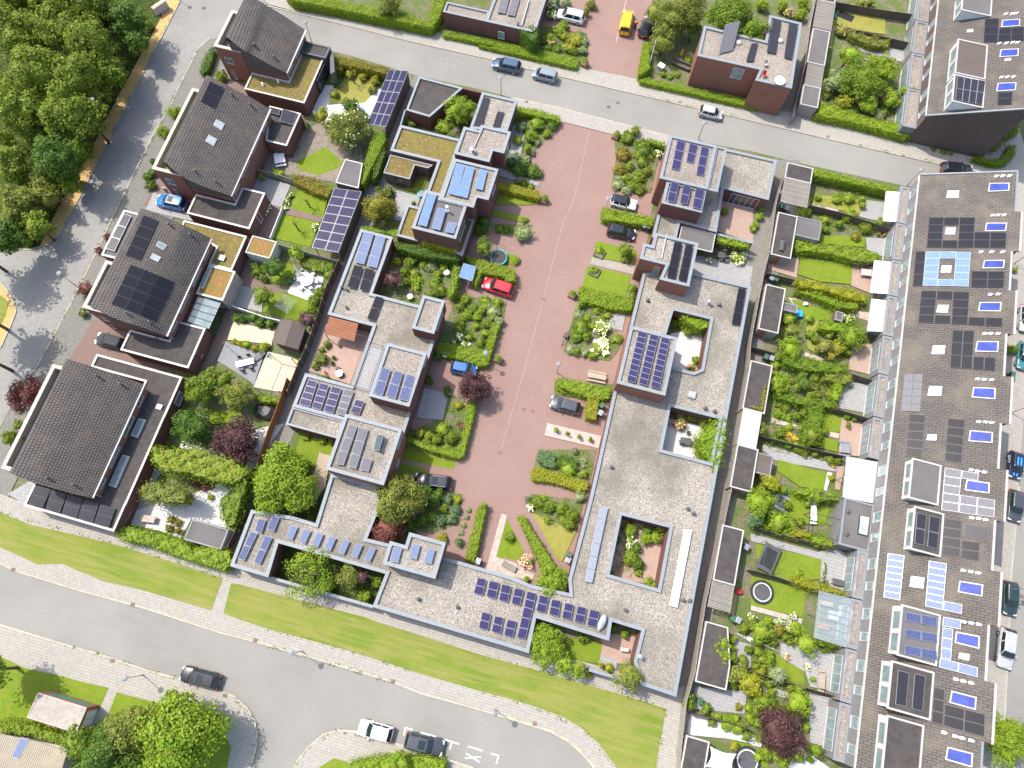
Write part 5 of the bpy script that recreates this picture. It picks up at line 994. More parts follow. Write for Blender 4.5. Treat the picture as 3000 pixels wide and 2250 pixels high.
ROWG = ["30 560,560 1250,480 1290,950 960,960 560,840", "30 640,60 700,60 660,250 640,240", "31 470,50 940,30 900,120 480,200", "31 560,210 1100,320 1050,400 900,390 560,310", "31 350,450 1050,560 980,610 380,560", "31 350,740 930,900 900,990 340,880", "31 250,1000 480,1080 440,1330 200,1420 170,1300", "31 480,1100 950,1200 930,1260 780,1280 800,1420 480,1400", "31 170,1500 640,1440 840,1520 820,1659 170,1659", "32 160,0 700,10 700,260 570,560 380,600 60,560 170,200", "32 60,560 700,650 690,720 100,600", "32 0,820 330,900 220,1000 300,1260 0,1240", "32 340,900 740,970 700,1030 380,960", "32 290,1240 680,1300 650,1390 300,1320", "33 350,120 800,240 640,230 360,170", "33 0,420 520,560 540,650 300,640 0,560", "33 0,700 190,720 170,900 280,980 0,900", "33 0,1000 480,1050 440,1480 0,1470", "33 150,1500 470,1480 540,1560 300,1640", "23 1960,640 2080,650 2080,800 2212,860 2212,1060 2100,960 1980,860", "23 1720,1060 1780,1060 1780,1220 1710,1210", "23 1900,1240 2212,1300 2212,1420 2010,1370", "30 1950,1080 2070,1100 2060,1260 1900,1260"]
def along(s, w=.45):
    p = toks(s); out = []
    for a, b in zip(p, p[1:]):
        A, B = Vector(W(*a)), Vector(W(*b)); n = (B - A).normalized(); n = Vector((-n.y, n.x)) * w / 2; out.append([tuple(q) for q in (A - n, B - n, B + n, A + n)])
    return out
WEEDS = sum([along(s) for s in ("00 1490,-60 610,1659 01 540,260 470,390", "00 1600,400 1390,830 960,1659 01 580,920 310,1430 150,1659", "03 500,650 850,750 1200,870 1470,940", "03 1900,1080 2060,1270 2085,1400 2030,1659", "13 440,1659 560,1490 800,1350 1040,1410", "30 760,1155 1540,1330", "20 1370,780 2212,975", "13 140,640 700,800 1250,965", "02 1800,1640 950,1370 0,1110", "23 0,735 600,900 1200,1075 1525,1180 1440,1659", "23 0,1030 400,1140 830,1330 1130,1659", "13 230,530 900,710 1420,880")], [])
carpet(BEDS, 42); carpet(ROWG, 45, mats=('leaf_mid', 'leaf_hedge', 'leaf_lime', 'leaf_deep'))
carpet(["00 1300,150 1150,430 1000,700 500,1659 01 400,300 330,465 240,495 -300,480 00 -300,-100 1300,-100"], 26, 'undergrowth', ('leaf_forest', 'leaf_mid', 'leaf_olive'), 1.3)
carpet(WEEDS, 26, 'kerb_weeds', ('leaf_mid', 'leaf_olive'), .12)
# ---------------------------------------------------------------- the park
FL = ['towering', 'broad']
for k, (s, h, m) in enumerate([("00 100,250,260", 12, 'leaf_forest'), ("00 470,190,250", 13, 'leaf_forest'), ("00 715,330,235", 12, 'leaf_forest'), ("00 1005,150,190", 9, 'leaf_deep'), ("00 300,560,260", 13, 'leaf_forest'), ("00 615,600,240", 12, 'leaf_forest'), ("00 885,560,150", 9, 'leaf_mid'), ("00 140,860,260", 12, 'leaf_forest'),
     ("00 520,900,260", 12, 'leaf_forest'), ("00 705,950,170", 9, 'leaf_forest'), ("00 90,1310,170", 9, 'leaf_forest'), ("00 440,1260,200", 11, 'leaf_deep'), ("00 605,1180,140", 7, 'leaf_mid'), ("00 300,1560,150", 6, 'leaf_olive'), ("00 1105,330,110", 7, 'leaf_deep'), ("00 705,-20,220", 12, 'leaf_forest'), ("00 380,-80,220", 12, 'leaf_forest'), ("00 20,-60,220", 12, 'leaf_forest'),
     ("01 125,120,230", 8, 'leaf_olive'), ("01 285,300,150", 7, 'leaf_forest'), ("01 15,380,170", 9, 'leaf_deep'), ("01 375,70,130", 6, 'leaf_olive'), ("00 570,1480,110", 5, 'leaf_mid')]):
    pl = ['at the far left corner', 'above the clearing', 'reaching over the yellow path', 'with a bare trunk showing beside the dark clump', 'in the middle of the wood', 'leaning to the path', 'at the path edge above the shaded lamp', 'on the left border', 'with a pale crown in the wood centre', 'behind the leaning street lamp', 'at the left border above the grass track',
          'dark and dense beside the grass track', 'hanging over the lower yellow path', 'low and olive at the grass track end', 'darkest by the white sign box', 'cut by the top border', 'cut by the top border next to the corner', 'filling the corner of the photo', 'olive, above the road fork', 'nearest the road fork curve', 'dark, at the left edge by the road fork', 'small and olive at the path bend', 'small, beside the sunny path stretch'][k]
    q_ = s.split(); q_[1] = ','.join(q_[1].split(',')[:2] + [str(float(q_[1].split(',')[2]) * .9)])
    tree('park tree ' + pl, m, ' '.join(q_), h * .86, .33, 'park_tree', 'tree', 1.0, kn=80 if h > 8 else 45, low=-.7, flat=1.0, trunk=(k in (2, 3, 5, 9, 19)), spread=.27)
for k, (x, y) in enumerate(((-330, 420), (-330, 930), (-300, 1290))): tree('park tree west of the road fork, outside the photo, casting shade on the road (%s)' % ('north', 'middle', 'south')[k], 'leaf_forest', '01 %d,%d,230' % (x, y), 11, .4, 'park_tree', 'tree', .5, kn=40)
bush('yellow-green undergrowth bush along the yellow park path', 'leaf_mid', "00 960,640,60 860,800,60 790,980,60 700,1180,60 590,1330,60 510,1490,55 1080,420,45 1200,200,50 990,500,50 820,900,55 740,1080,55 640,1250,50 540,1400,55 01 430,40,55 350,220,55 220,420,55 80,420,60 400,120,50 290,330,50", 1.6, 'undergrowth_bush', 'bush', .2)
bush('small leafy young tree filling the gaps of the park wood', 'leaf_forest', "00 640,430,90 480,720,90 380,1060,90 250,400,90 640,130,90 860,120,90 300,50,90 240,1120,80 40,1120,80 380,1400,80 150,1440,80 60,660,80 560,1400,70 01 250,250,80 120,300,70", 4.5, 'young_tree', 'tree', .28)
# ---------------------------------------------------------------- west street planting
tree('upper of two round lime shrubs on the west pavement', 'leaf_lime', "00 1402,900,66", 2.0, .16, 'ball_shrub', 'shrub', trunk=False, kn=26)
tree('lower of two round lime shrubs on the west pavement', 'leaf_lime', "00 1318,1068,64", 2.0, .16, 'ball_shrub', 'shrub', trunk=False, kn=26)
hedge('dark clipped hedge strip at the bend of the west pavement', 'leaf_deep', "00 1720,370 1745,400 1690,560 1640,600 1610,570 1650,450", 1.2)
bush('green shrub at the parapet corner of the house with green terrace floor', 'leaf_deep', "00 1240,1310,35 1190,1430,45 1215,1500,50 1240,1395,40", 1.4)
bush('sprig of green in the forecourt of the top corner house', 'leaf_mid', "00 1790,620,55", 1.5)
tree('large red-leaved maple on the west pavement beside the lowest west house', 'leaf_red', "02 215,140,160", 4.2, .2, 'maple_tree', 'tree', 1.0)
bush('red-leaved shrub beside the pavement lamp, largest of the red shrubs', 'leaf_red', "01 690,815,78", 1.8, 'red_shrub')
bush('small red-leaved shrub at the foot of the wing with black panels', 'leaf_red', "01 868,398,36 805,508,42", 1.3, 'red_shrub')
bush('green shrub with pink blooms at the front corner wall', 'leaf_deep', "01 670,1015,42", 1.3, petal='petal_pink', pf=.1)
bush('bushy green shrub on the pavement left of the lowest west house', 'leaf_mid', "02 70,500,78 150,400,45", 2.0)
bush('tuft of moss-yellow green on the front terrace wall', 'leaf_yellow', "02 185,512,24", .5, base=5.8)
# ---------------------------------------------------------------- west gardens
hedge('tall hedge mottled brown and green along the street behind the dry lawn', 'leaf_orange', "10 765,440 1215,540 1205,600 830,520 835,570 775,560", 1.8)
bush('young yellow-green shrub round the dry lawn', 'leaf_yellow', "10 900,600,45 1000,620,45 1100,650,45", 1.2)
bush('tall ornamental grass at the dry lawn edge', 'leaf_olive', "10 770,640,55 1080,720,50 770,760,45", .9, 'grass_clump', 'grass')
tree('thin young tree standing in the dry lawn', 'leaf_yellow', "10 910,590,50", 2.8, .16, fl=.35, core=False)
tree('broad white-blossomed tree between the trampoline and the gravel garden', 'leaf_olive', "10 870,1030,195", 5.0, .24, 'blossom_tree', 'tree', .95, 'petal_white', .03)
tree('yellowish shrub tree left of the blossomed tree', 'leaf_yellow', "10 670,920,70", 2.6, .18, trunk=False)
tree('dark leafy tree beside the net trampoline', 'leaf_deep', "10 900,850,80", 3.0, .2)
hedge('ivy-covered fence top bending down to the alley', 'leaf_lime', "10 1080,1090 1170,1050 1190,1130 1060,1390 1000,1500 945,1440 1010,1330", 2.2)
hedge('dark ivy strip on the alley side of the fence', 'leaf_deep', "10 1130,1190 1180,1170 1190,1230 1120,1430 1075,1460 1090,1330", 1.9)
hedge('yellowish loose hedge between gravel garden and striped lawns', 'leaf_orange', "10 420,1400 600,1430 765,1530 720,1600 600,1560 440,1480", 1.2, rough=.16)
bush('clipped climbing plant on the plank fence behind the picnic bench', 'leaf_lime', "10 290,1395,45 340,1410,45 180,1425,30", 1.4)
bush('white hydrangea in pots beside the garage corner', 'leaf_mid', "11 245,155,28 220,200,26", .9, 'hydrangea', 'plant', .13, 'petal_white', .6)
bush('white hydrangea beside the large panelled carport', 'leaf_mid', "11 615,320,40", 1.2, 'hydrangea', 'plant', .14, 'petal_white', .5)
bush('flowering border plants along the garden kerb', 'leaf_mid', "10 400,1600,28 11 420,60,25 395,120,25 380,160,22", .6, 'border_plant', 'plant', petal='petal_white', pf=.2)
for s_, w_ in (("11 540,90,55", 'upper'), ("11 445,280,55", 'lower')): tree('thin sapling in the %s striped lawn beside the panelled carport' % w_, 'leaf_yellow', s_, 2.8, .15, 'sapling', 'tree', .3, core=False)
tree('round lime tree at the slatted fence', 'leaf_lime', "11 452,520,78", 3.0, .19)
tree('round dark green tree above the brown paving', 'leaf_deep', "11 275,640,102", 3.6, .2)
tree('round green tree below the brown paving, next to the rotary dryer', 'leaf_mid', "11 190,865,102", 3.6, .2)
bush('soft green shrub beside the two round garden trees', 'leaf_mid', "11 150,680,50 195,730,45 130,640,40", 1.2)
hedge('dark border hedge behind the round patio table', 'leaf_mid', "11 500,560 620,570 770,610 760,680 690,690 520,640", 1.2, blobs=.12)
bush('rounded evergreen shrub by the fence east of the white patio', 'leaf_mid', "11 730,700,55 610,910,55 590,980,58 645,850,58", 1.5)
bush('grey-green potted shrub on the white patio edge', 'leaf_blue', "11 410,740,40", 1.1)
tree('very dark purple small tree at the fence gate', 'leaf_purple', "11 548,1070,82", 3.0, .19)
bush('green border shrub along the parapet of the yellow patio', 'leaf_deep', "11 20,1055,45 105,1040,50 190,1055,38 250,1095,50 165,1095,45 01 1920,1050,50 2055,1040,45", 1.1)
bush('lime shrub in the border between yellow and slate patio', 'leaf_lime', "11 60,1270,42 200,1290,58", 1.0); bush('orange-tinted shrub in the patio border', 'leaf_orange', "11 130,1290,42", .9)
bush('small yellow-green plant in the slate patio border', 'leaf_yellow', "01 1900,1245,30 1935,1260,28 1970,1270,28", .6, 'border_plant', 'plant')
tree('bushy green tree, upper left of the four by the lowest house', 'leaf_mid', "02 1620,120,140", 4.2, .23); tree('soft willow-green round tree right of the bushy four', 'leaf_olive', "02 1895,165,150", 4.2, .22, flat=.75)
tree('round green tree overhanging the glazed rear wall', 'leaf_deep', "02 1545,405,172", 4.5, .22); tree('broad dark purple tree over the concrete terrace', 'leaf_purple', "02 1905,535,212", 4.8, .22, 'plum_tree')
tree('fresh green tree crown behind the slate patio', 'leaf_mid', "02 1700,20,110 1800,20,95", 3.8, .22, group='crowns behind the slate patio')
hedge('green hedge closing the pergola garden', 'leaf_hedge', "12 120,140 330,180 330,225 180,215 100,170", 1.4)
hedge('leafy pergola roof across the lowest garden', 'leaf_hedge', "02 1220,575 1400,600 1590,585 1900,690 2020,790 1890,880 1700,850 1500,790 1330,780 1230,700", 2.5, 'climber', 'climber', .22, .2, 1.6, blobs=.25)
hedge('leafy pergola roof over the deck with white tiles', 'leaf_olive', "02 1125,895 1240,860 1400,890 1515,945 1490,1035 1330,1030 1150,1005", 2.5, 'climber', 'climber', .22, .2, 1.6, blobs=.25)
hedge('tall leafy screen between white patio and alley fence', 'leaf_mid', "02 1770,1010 1900,930 1960,800 2010,860 1960,1000 1900,1210 1830,1240 1790,1150", 2.4, 'climber', 'climber', .22, .2, 1.0, blobs=.3)
hedge('thick street hedge below the lowest west garden', 'leaf_hedge', "02 905,1240 1020,1215 1260,1270 1480,1330 1560,1400 1700,1380 1860,1420 1880,1500 1820,1590 1440,1470 1180,1370 960,1330", 2.0, blobs=.22)
bush('mixed plants filling the square raised bed by the grey shed roof', 'leaf_orange', "02 1380,1165,40 1440,1190,40 1370,1240,45 1440,1260,35", .8, 'bed_plant', 'plant'); bush('dark plants in the raised bed on the white patio', 'leaf_red', "02 1590,870,40 1650,900,50 1700,900,35", .7, 'bed_plant', 'plant'); bush('yellow shrub at the white patio corner', 'leaf_yellow', "02 1700,985,32", .7)
# ---------------------------------------------------------------- west court houses, patios
tree('dome-shaped bright green tree inside the corner patio', 'leaf_lime', "10 1785,885,138", 4.6, .2, 'dome_tree', flat=.8, kn=60, spread=.26); tree('smaller round lime tree inside the corner patio', 'leaf_lime', "10 1660,1025,76", 3.4, .19)
bush('green patio shrub behind the wedge-shaped roof', 'leaf_mid', "10 1360,960,50 1400,1010,40", 1.6)
tree('rounded tree turning yellow-brown in the paved garden', 'leaf_orange', "11 1135,150,150", 4.2, .21)
bush('green shrub at the sedum shed wall', 'leaf_deep', "10 1210,1550,50 1170,1600,40 1130,1530,30", 1.3)
hedge('leafy climber along the wall top above the pale panels', 'leaf_lime', "11 975,315 1040,310 1200,350 1300,330 1290,400 1180,370 990,350", .5, 'climber', 'climber', .18, .12, 2.6)
hedge('ivy-clad wall on the north side of the green patio', 'leaf_deep', "11 1265,430 1500,470 1800,545 1790,590 1500,560 1270,490", 2.4)
bush('yellow shrub in the green patio', 'leaf_yellow', "11 1275,595,42", 1.3); bush('green shrub in the green patio', 'leaf_mid', "11 1390,600,62 1450,540,50 1340,680,45 1590,770,70 1620,830,70 1560,860,50", 1.3); tree('dark purple round tree in the green patio', 'leaf_purple', "11 1245,735,82", 3.2, .19)
bush('bluish shrub in the green patio', 'leaf_grey', "11 1545,625,65", 1.2); bush('lime grass mound in the green patio', 'leaf_lime', "11 1430,740,70 1440,810,50", .8, 'grass_mound', 'grass'); hedge('climber trailing on the east wall of the green patio', 'leaf_lime', "11 1740,620 1790,640 1770,800 1720,890 1690,860 1730,760", 2.2, 'climber', 'climber', .18, .16, 0, blobs=.2)
hedge('yellow-green grasses on the ledge under the black-roofed upper storey', 'leaf_yellow', "11 1470,425 1620,425 1780,490 1760,530 1600,490 1480,450", 1.0, 'grass_bed', 'grass', .18, .2, 2.2)
bush('green shrub along the paved patio wall', 'leaf_mid', "11 715,1265,40 670,1310,30 620,1450,38 765,1375,18 750,1415,18", 1.0)
hedge('clipped box shrub against the patio wall', 'leaf_olive', "11 625,1330 705,1345 690,1420 605,1400", 1.3)
tree('wide bright green tree between the fence and the silver-panelled house', 'leaf_lime', "12 360,860,275", 6.0, .26, kn=90); tree('small green tree at the end of the orange fence', 'leaf_mid', "12 330,590,72", 3.4, .2)
bush('green plant at the house wall in the lawn patio', 'leaf_hedge', "12 540,500,40 680,530,38 740,540,30", .8)
tree('spreading yellow-green tree reaching over the street patio wall', 'leaf_lime', "13 540,90,235", 4.6, .22, 'spreading_tree', fl=.5, flat=.45, core=False); tree('olive tree in the street patio', 'leaf_olive', "13 880,110,100", 3.8, .2); tree('small purple tree in the street patio', 'leaf_purple', "13 1000,110,58", 3.2, .17); bush('lime shrub in the street patio', 'leaf_lime', "13 1115,160,50 1020,270,60 720,190,60", 1.5)
tree('large dark olive tree overhanging the gravel roof', 'leaf_olive', "12 1290,1000,215", 5.8, .23, kn=85); tree('red-leaved maple beside the L-shaped upper storey', 'leaf_red', "12 1190,1255,160", 3.6, .2, 'maple_tree'); tree('round dark purple tree beside the small blue car', 'leaf_purple', "12 1895,95,158", 4.4, .21, 'plum_tree', flat=.85)
bush('green shrub behind the large olive tree', 'leaf_deep', "12 1570,1010,75 1530,930,50 1620,960,50 1480,1180,60 1380,1220,60", 1.8); bush('blue-green rounded dwarf conifer near the large dark olive tree', 'leaf_blue', "12 1690,1000,52 1630,1170,68 1720,1160,55 1385,1225,50 1780,1350,42 1760,1080,50", 1.2, 'dwarf_conifer', 'conifer'); bush('yellow flowering shrub near the black estate car', 'leaf_yellow', "12 1770,1010,42 1650,1320,55", 1.1)
# ---------------------------------------------------------------- front gardens, west side of the court
hedge('clipped corner hedge at the mouth of the court, west side', 'leaf_hedge', "20 285,850 480,880 670,940 665,985 540,955 400,920 280,935", 1.3)
bush('topiary ball, three in a row on stems by the court mouth', 'leaf_lime', "20 478,1000,72", 1.8, 'topiary_ball', 'topiary'); bush('middle lime topiary ball by the court mouth', 'leaf_lime', "20 430,1098,62", 1.8, 'topiary_ball', 'topiary'); bush('smallest lime topiary ball, last of three', 'leaf_lime', "20 405,1196,38", 1.8, 'topiary_ball', 'topiary')
bush('tall blue-grey ornamental grass by the house wall', 'leaf_blue', "20 350,1030,55 285,1290,80", 1.1, 'ornamental_grass', 'grass', fl=1.2); bush('dark shrub behind the topiary balls', 'leaf_deep', "20 600,1010,55 430,1380,85 330,1370,80 490,1400,50", 1.2); bush('grassy strip shrub under the topiary balls', 'leaf_grey', "20 480,1150,38 440,1230,38 400,1290,40", .8)
hedge('yellow-green clipped hedge beside the wooden planter', 'leaf_yellow', "20 158,1458 500,1545 500,1615 150,1525", 1.3)
bush('low plants in the strip north of the yellow-green hedge', 'leaf_mid', "20 370,1480,45 430,1510,35 320,1470,30", .7); bush('round silver-grey bush in the court', 'leaf_grey', "21 365,365,90", 1.5, fl=1.2)
bush('dark green shrub by the house wall above the trampoline', 'leaf_deep', "11 1980,260,75 1940,330,60 21 30,340,60", 1.6); tree('small broad-leaved tree beside the netted trampoline', 'leaf_mid', "11 1980,470,85", 3.2, .2)
bush('low border plants beside the silver-grey bush', 'leaf_mid', "21 170,330,45 240,340,40 380,265,35", .6, 'border_plant', 'plant'); bush('raised bed plants by the netted trampoline', 'leaf_lime', "21 310,600,32 325,580,25", .7, 'bed_plant', 'plant')
hedge('L-shaped hedge between the trampoline and the red car', 'leaf_hedge', "11 1820,545 1960,575 2212,645 21 300,650 310,755 240,765 11 2140,720 1970,690 1920,800 1885,760 1900,640", 1.6)
bush('mixed lime shrub in the garden below the red car', 'leaf_lime', "11 1830,900,55 1850,1030,55 1990,920,55 1930,1040,50 2080,950,50", 1.1); bush('green shrub in the garden below the red car', 'leaf_mid', "11 1790,960,50 1900,980,50 1800,1080,50 2000,1100,50 1870,1210,45 1960,1250,45 2050,1190,45", 1.0); bush('grey-blue shrub in the garden below the red car', 'leaf_grey', "11 2060,1000,75 2110,1080,50 2020,960,40", 1.3)
bush('pink and white blooming hydrangea in the garden below the red car', 'leaf_mid', "11 1800,1210,50 1830,1270,40 1740,1250,30", 1.0, 'hydrangea', 'plant', petal='petal_white', pf=.45)
hedge('U-shaped hedge round the garden below the red car', 'leaf_hedge', "11 1580,1245 1750,1262 1990,1315 2050,1090 2120,1110 2015,1440 1950,1445 1590,1335", 1.3)
bush('dark shrub by the bins above the small blue car', 'leaf_deep', "11 1610,1360,50 1545,1560,40", 1.2)
hedge('low U-shaped hedge round the garden with the grey patio', 'leaf_hedge', "12 1845,200 1935,205 1830,640 1790,680 1560,620 1350,540 1365,490 1560,560 1760,600 1800,520", 1.2)
bush('bright green round shrub inside the low U-shaped hedge', 'leaf_lime', "12 1640,430,75", 1.6); bush('green shrub beside the bright round shrub', 'leaf_mid', "12 1720,500,75 1600,520,60 1530,530,50", 1.3); bush('yellow variegated shrub inside the low U-shaped hedge', 'leaf_yellow', "12 1465,470,52 1775,240,38", 1.0); bush('red-brown shrub in the hedge corner', 'leaf_red', "12 1815,410,45", 1.0); bush('dark shrub north of the grey patio', 'leaf_deep', "12 1685,110,38 1690,150,30 1390,470,50", 1.0)
hedge('straight clipped hedge standing in the court end', 'leaf_hedge', "12 1935,1060 2008,1078 1912,1520 1830,1490", 1.3); hedge('slanting orange-tinted hedge at the court end', 'leaf_hedge', "22 318,1140 375,1130 450,1260 560,1420 640,1560 590,1620 530,1600 440,1400", 1.3)
bush('low grass strip beside the straight clipped hedge', 'leaf_grey', "12 1860,1090,30 1840,1150,30 1820,1210,30 1800,1270,30", .4, 'grass_strip', 'grass'); bush('tree-like sprout at the end of the straight clipped hedge', 'leaf_lime', "12 1990,1050,32", 1.8)
bush('pink flowering hydrangea beside the grey bench', 'leaf_mid', "22 392,1510,70", 1.2, 'hydrangea', 'plant', .15, 'petal_pink', .65); bush('small round shrub on the triangular lawn', 'leaf_mid', "22 260,1310,48", .9); bush('green plant by the roof edge behind the bench', 'leaf_lime', "23 395,130,30", .9)
tree('dense glossy green tree over the roof edge at the court end', 'leaf_lime', "23 600,140,135", 3.9, .2, kn=70, spread=.28)
# ---------------------------------------------------------------- front gardens, east side of the court
bush('bright green shrub at the court mouth, east side', 'leaf_mid', "20 1210,1110,75 1330,1170,70 1280,1060,50", 1.6); bush('deep green round shrub beside the bright shrubs at the court mouth', 'leaf_deep', "20 1350,1215,85", 1.6); bush('reddish-brown shrub at the court mouth', 'leaf_orange', "20 1180,1240,80 1150,1375,65", 1.4); bush('mixed green shrub in front of the two panelled upper storeys', 'leaf_mid', "20 1330,1310,60 1300,1430,80 1370,1380,50 1250,1500,60 1310,1530,60", 1.2); bush('grey-green shrub near the white car with black roof', 'leaf_grey', "20 1130,1490,60 1200,1540,50 1140,1440,40", 1.0)
hedge('short clipped hedge between the shrubs and the street pavement', 'leaf_lime', "20 1370,1110 1520,1150 1510,1185 1390,1155", 1.3); bush('white hydrangea at the house corner by the street', 'leaf_mid', "20 1470,1240,36", 1.2, 'hydrangea', 'plant', petal='petal_white', pf=.5)
hedge('thick clipped hedge between the white and the black parked car', 'leaf_hedge', "21 1010,150 1430,235 1425,310 1360,305 1005,255", 1.4); hedge('thick clipped hedge below the lawn with the wooden deck', 'leaf_hedge', "21 820,795 960,820 1130,860 1270,900 1245,1000 1050,980 880,930 825,950", 1.3)
tree('small bushy tree in the square bed of the upper court lawn', 'leaf_mid', "21 1205,500,75", 2.6, .18); bush('plants in the square beds of the court lawns', 'leaf_lime', "21 985,505,48 945,665,45 1200,575,45", .8, 'bed_plant', 'plant'); bush('green shrub against the house beside the deck', 'leaf_mid', "21 1255,820,50 1250,880,45 845,940,30", 1.3)
bush('silvery shrub at the court edge under the thick hedge', 'leaf_grey', "21 820,1030,52 810,975,30 750,1310,50 870,1330,45", .9); bush('lime border plants around the small stone path', 'leaf_lime', "21 960,990,45 1050,1030,42 1000,1070,40 1130,1220,55", .8); bush('green shrub left of the large white hydrangeas', 'leaf_mid', "21 840,1130,85 800,1210,60 880,1200,50 800,1320,40", 1.2)
bush('upper large white hydrangea in front of the blue-panelled storey', 'leaf_mid', "21 1010,1140,85", 1.2, 'hydrangea', 'plant', .17, 'petal_white', .55); bush('lower large white hydrangea in front of the blue-panelled storey', 'leaf_mid', "21 990,1285,98", 1.2, 'hydrangea', 'plant', .17, 'petal_white', .75)
hedge('leafy hedge below the wooden picnic table', 'leaf_hedge', "22 640,10 760,30 920,65 1085,105 1075,190 1000,200 880,180 640,90", 1.2, blobs=.15); bush('yellow-flowering shrub in front of the leafy hedge', 'leaf_yellow', "22 678,108,42 758,130,30 835,138,42", 1.0)
hedge('tall box-shaped lime hedge behind the grey hatchback', 'leaf_yellow', "22 885,185 990,180 960,365 868,345", 1.4)
hedge('dark grey-green clipped mound, left of two', 'leaf_blue', "22 490,620 560,610 635,645 620,755 540,740 480,690", .9); hedge('dark green clipped mound, right of two', 'leaf_deep', "22 635,650 720,640 820,690 800,760 700,740 620,740", .9); bush('rounded lime shrub beside the clipped mounds', 'leaf_lime', "22 735,760,85", 1.1); hedge('low yellow-green hedge below the clipped mounds', 'leaf_yellow', "22 432,760 500,738 700,800 900,860 890,935 790,930 600,870 440,855", 1.0)
bush('lavender bed plant beside the grey bins', 'leaf_grey', "22 860,690,32 855,730,28", .5, 'lavender', 'plant'); bush('lime shrub by the long roof edge', 'leaf_lime', "22 855,800,42", 1.0)
bush('row of bushy green shrubs above the meadow lawn', 'leaf_mid', "22 490,1030,72 580,1060,72 680,1080,65 760,1130,70 740,1200,70", 1.4); bush('purple-grey flowering shrub at the long roof edge', 'leaf_grey', "22 830,980,58 820,930,35", 1.2); bush('white flowering plant at the meadow lawn corner', 'leaf_mid', "22 425,1070,35", .9, 'hydrangea', 'plant', petal='petal_white', pf=.5); bush('grey dwarf shrub at the meadow corner', 'leaf_blue', "22 402,1000,30", .7)
# patios of the long building
hedge('ivy mass inside the upper white patio', 'leaf_lime', "21 1650,1015 1880,1070 1870,1130 1800,1150 1650,1060", 2.6, 'climber', 'climber', blobs=.2); bush('green patio shrub under the ivy mass', 'leaf_mid', "21 1590,1090,40 1700,1160,45 1820,1150,45 1770,1395,45", 1.2); bush('pink flowering shrub in the upper white patio', 'leaf_mid', "21 1735,1450,48", 1.0, 'hydrangea', 'plant', petal='petal_pink', pf=.6)
hedge('thick lime climber covering the patio wall and spilling to the alley', 'leaf_lime', "22 1905,360 2020,350 2015,480 1985,620 1960,740 1900,790 1890,720 1840,660 1800,600 1800,480 1860,420", 3.2, 'climber', 'climber', .2, .18, blobs=.22); bush('olive shrub row under the brick patio wall', 'leaf_olive', "22 1640,320,55 1740,340,45 1830,370,50", 1.5); bush('pink hydrangea in the lower tiled patio', 'leaf_mid', "22 1640,400,60 1580,380,30", 1.1, 'hydrangea', 'plant', petal='petal_pink', pf=.5); bush('pink potted flowers by the climber', 'leaf_mid', "22 1800,650,35", .9, 'flower_pot_plant', 'plant', petal='petal_pink', pf=.5)
bush('lime shrub in the large brick patio', 'leaf_lime', "22 1230,1250,72 1370,1320,60 1240,1470,75 1480,1240,50 1440,1310,50", 1.6); bush('dark shrub in the large brick patio', 'leaf_deep', "22 1370,1260,55 1290,1400,45 1300,1530,60 1270,1480,45 1130,1330,40", 1.4); bush('white flowering plant in the large brick patio', 'leaf_mid', "22 1240,1330,48 1230,1385,38", 1.4, 'hydrangea', 'plant', petal='petal_white', pf=.4); bush('trailing lime plant at the brick patio corner', 'leaf_lime', "23 1380,150,45 1430,180,40 1300,70,50 1090,80,25", .9)
tree('square-clipped lime tree at the street patio entrance', 'leaf_lime', "23 545,660,190", 3.5, .2, 'clipped_tree', flat=.5, kn=80, spread=.26); tree('lime tree row crown along the patio wall', 'leaf_lime', "23 700,815,95 820,860,85", 3.0, .2, 'clipped_tree', group='crowns along the street patio wall'); tree('loose olive tree leaning over the roof corner', 'leaf_olive', "23 1235,920,140", 4.6, .2, fl=.65)
bush('green shrub in the street patio lawn border', 'leaf_mid', "23 840,610,42 880,600,40 1190,580,40 1110,520,40", 1.2); bush('yellowish shrub at the low patio wall', 'leaf_yellow', "23 1060,850,45 900,900,35 1000,830,30", 1.0)
hedge('ivy on top of the brick patio wall beside the carport', 'leaf_lime', "21 1950,390 2080,410 2212,460 2200,490 2060,470 1940,430", .5, 'climber', 'climber', .17, .15, 1.9, blobs=.1); bush('large white hydrangea in the walled patio', 'leaf_lime', "21 2115,565,80", 1.2, 'hydrangea', 'plant', petal='petal_white', pf=.4); bush('small white potted bloom in the walled patio', 'leaf_mid', "21 1875,590,30", .7, 'flower_pot_plant', 'plant', petal='petal_white', pf=.4); bush('round green shrub at the glass doors', 'leaf_mid', "21 2000,190,38", 1.2)
bush('leafy planting along the terrace railing by the alley', 'leaf_lime', "31 70,230,40 40,290,35 85,170,28 20,330,35", 1.1)
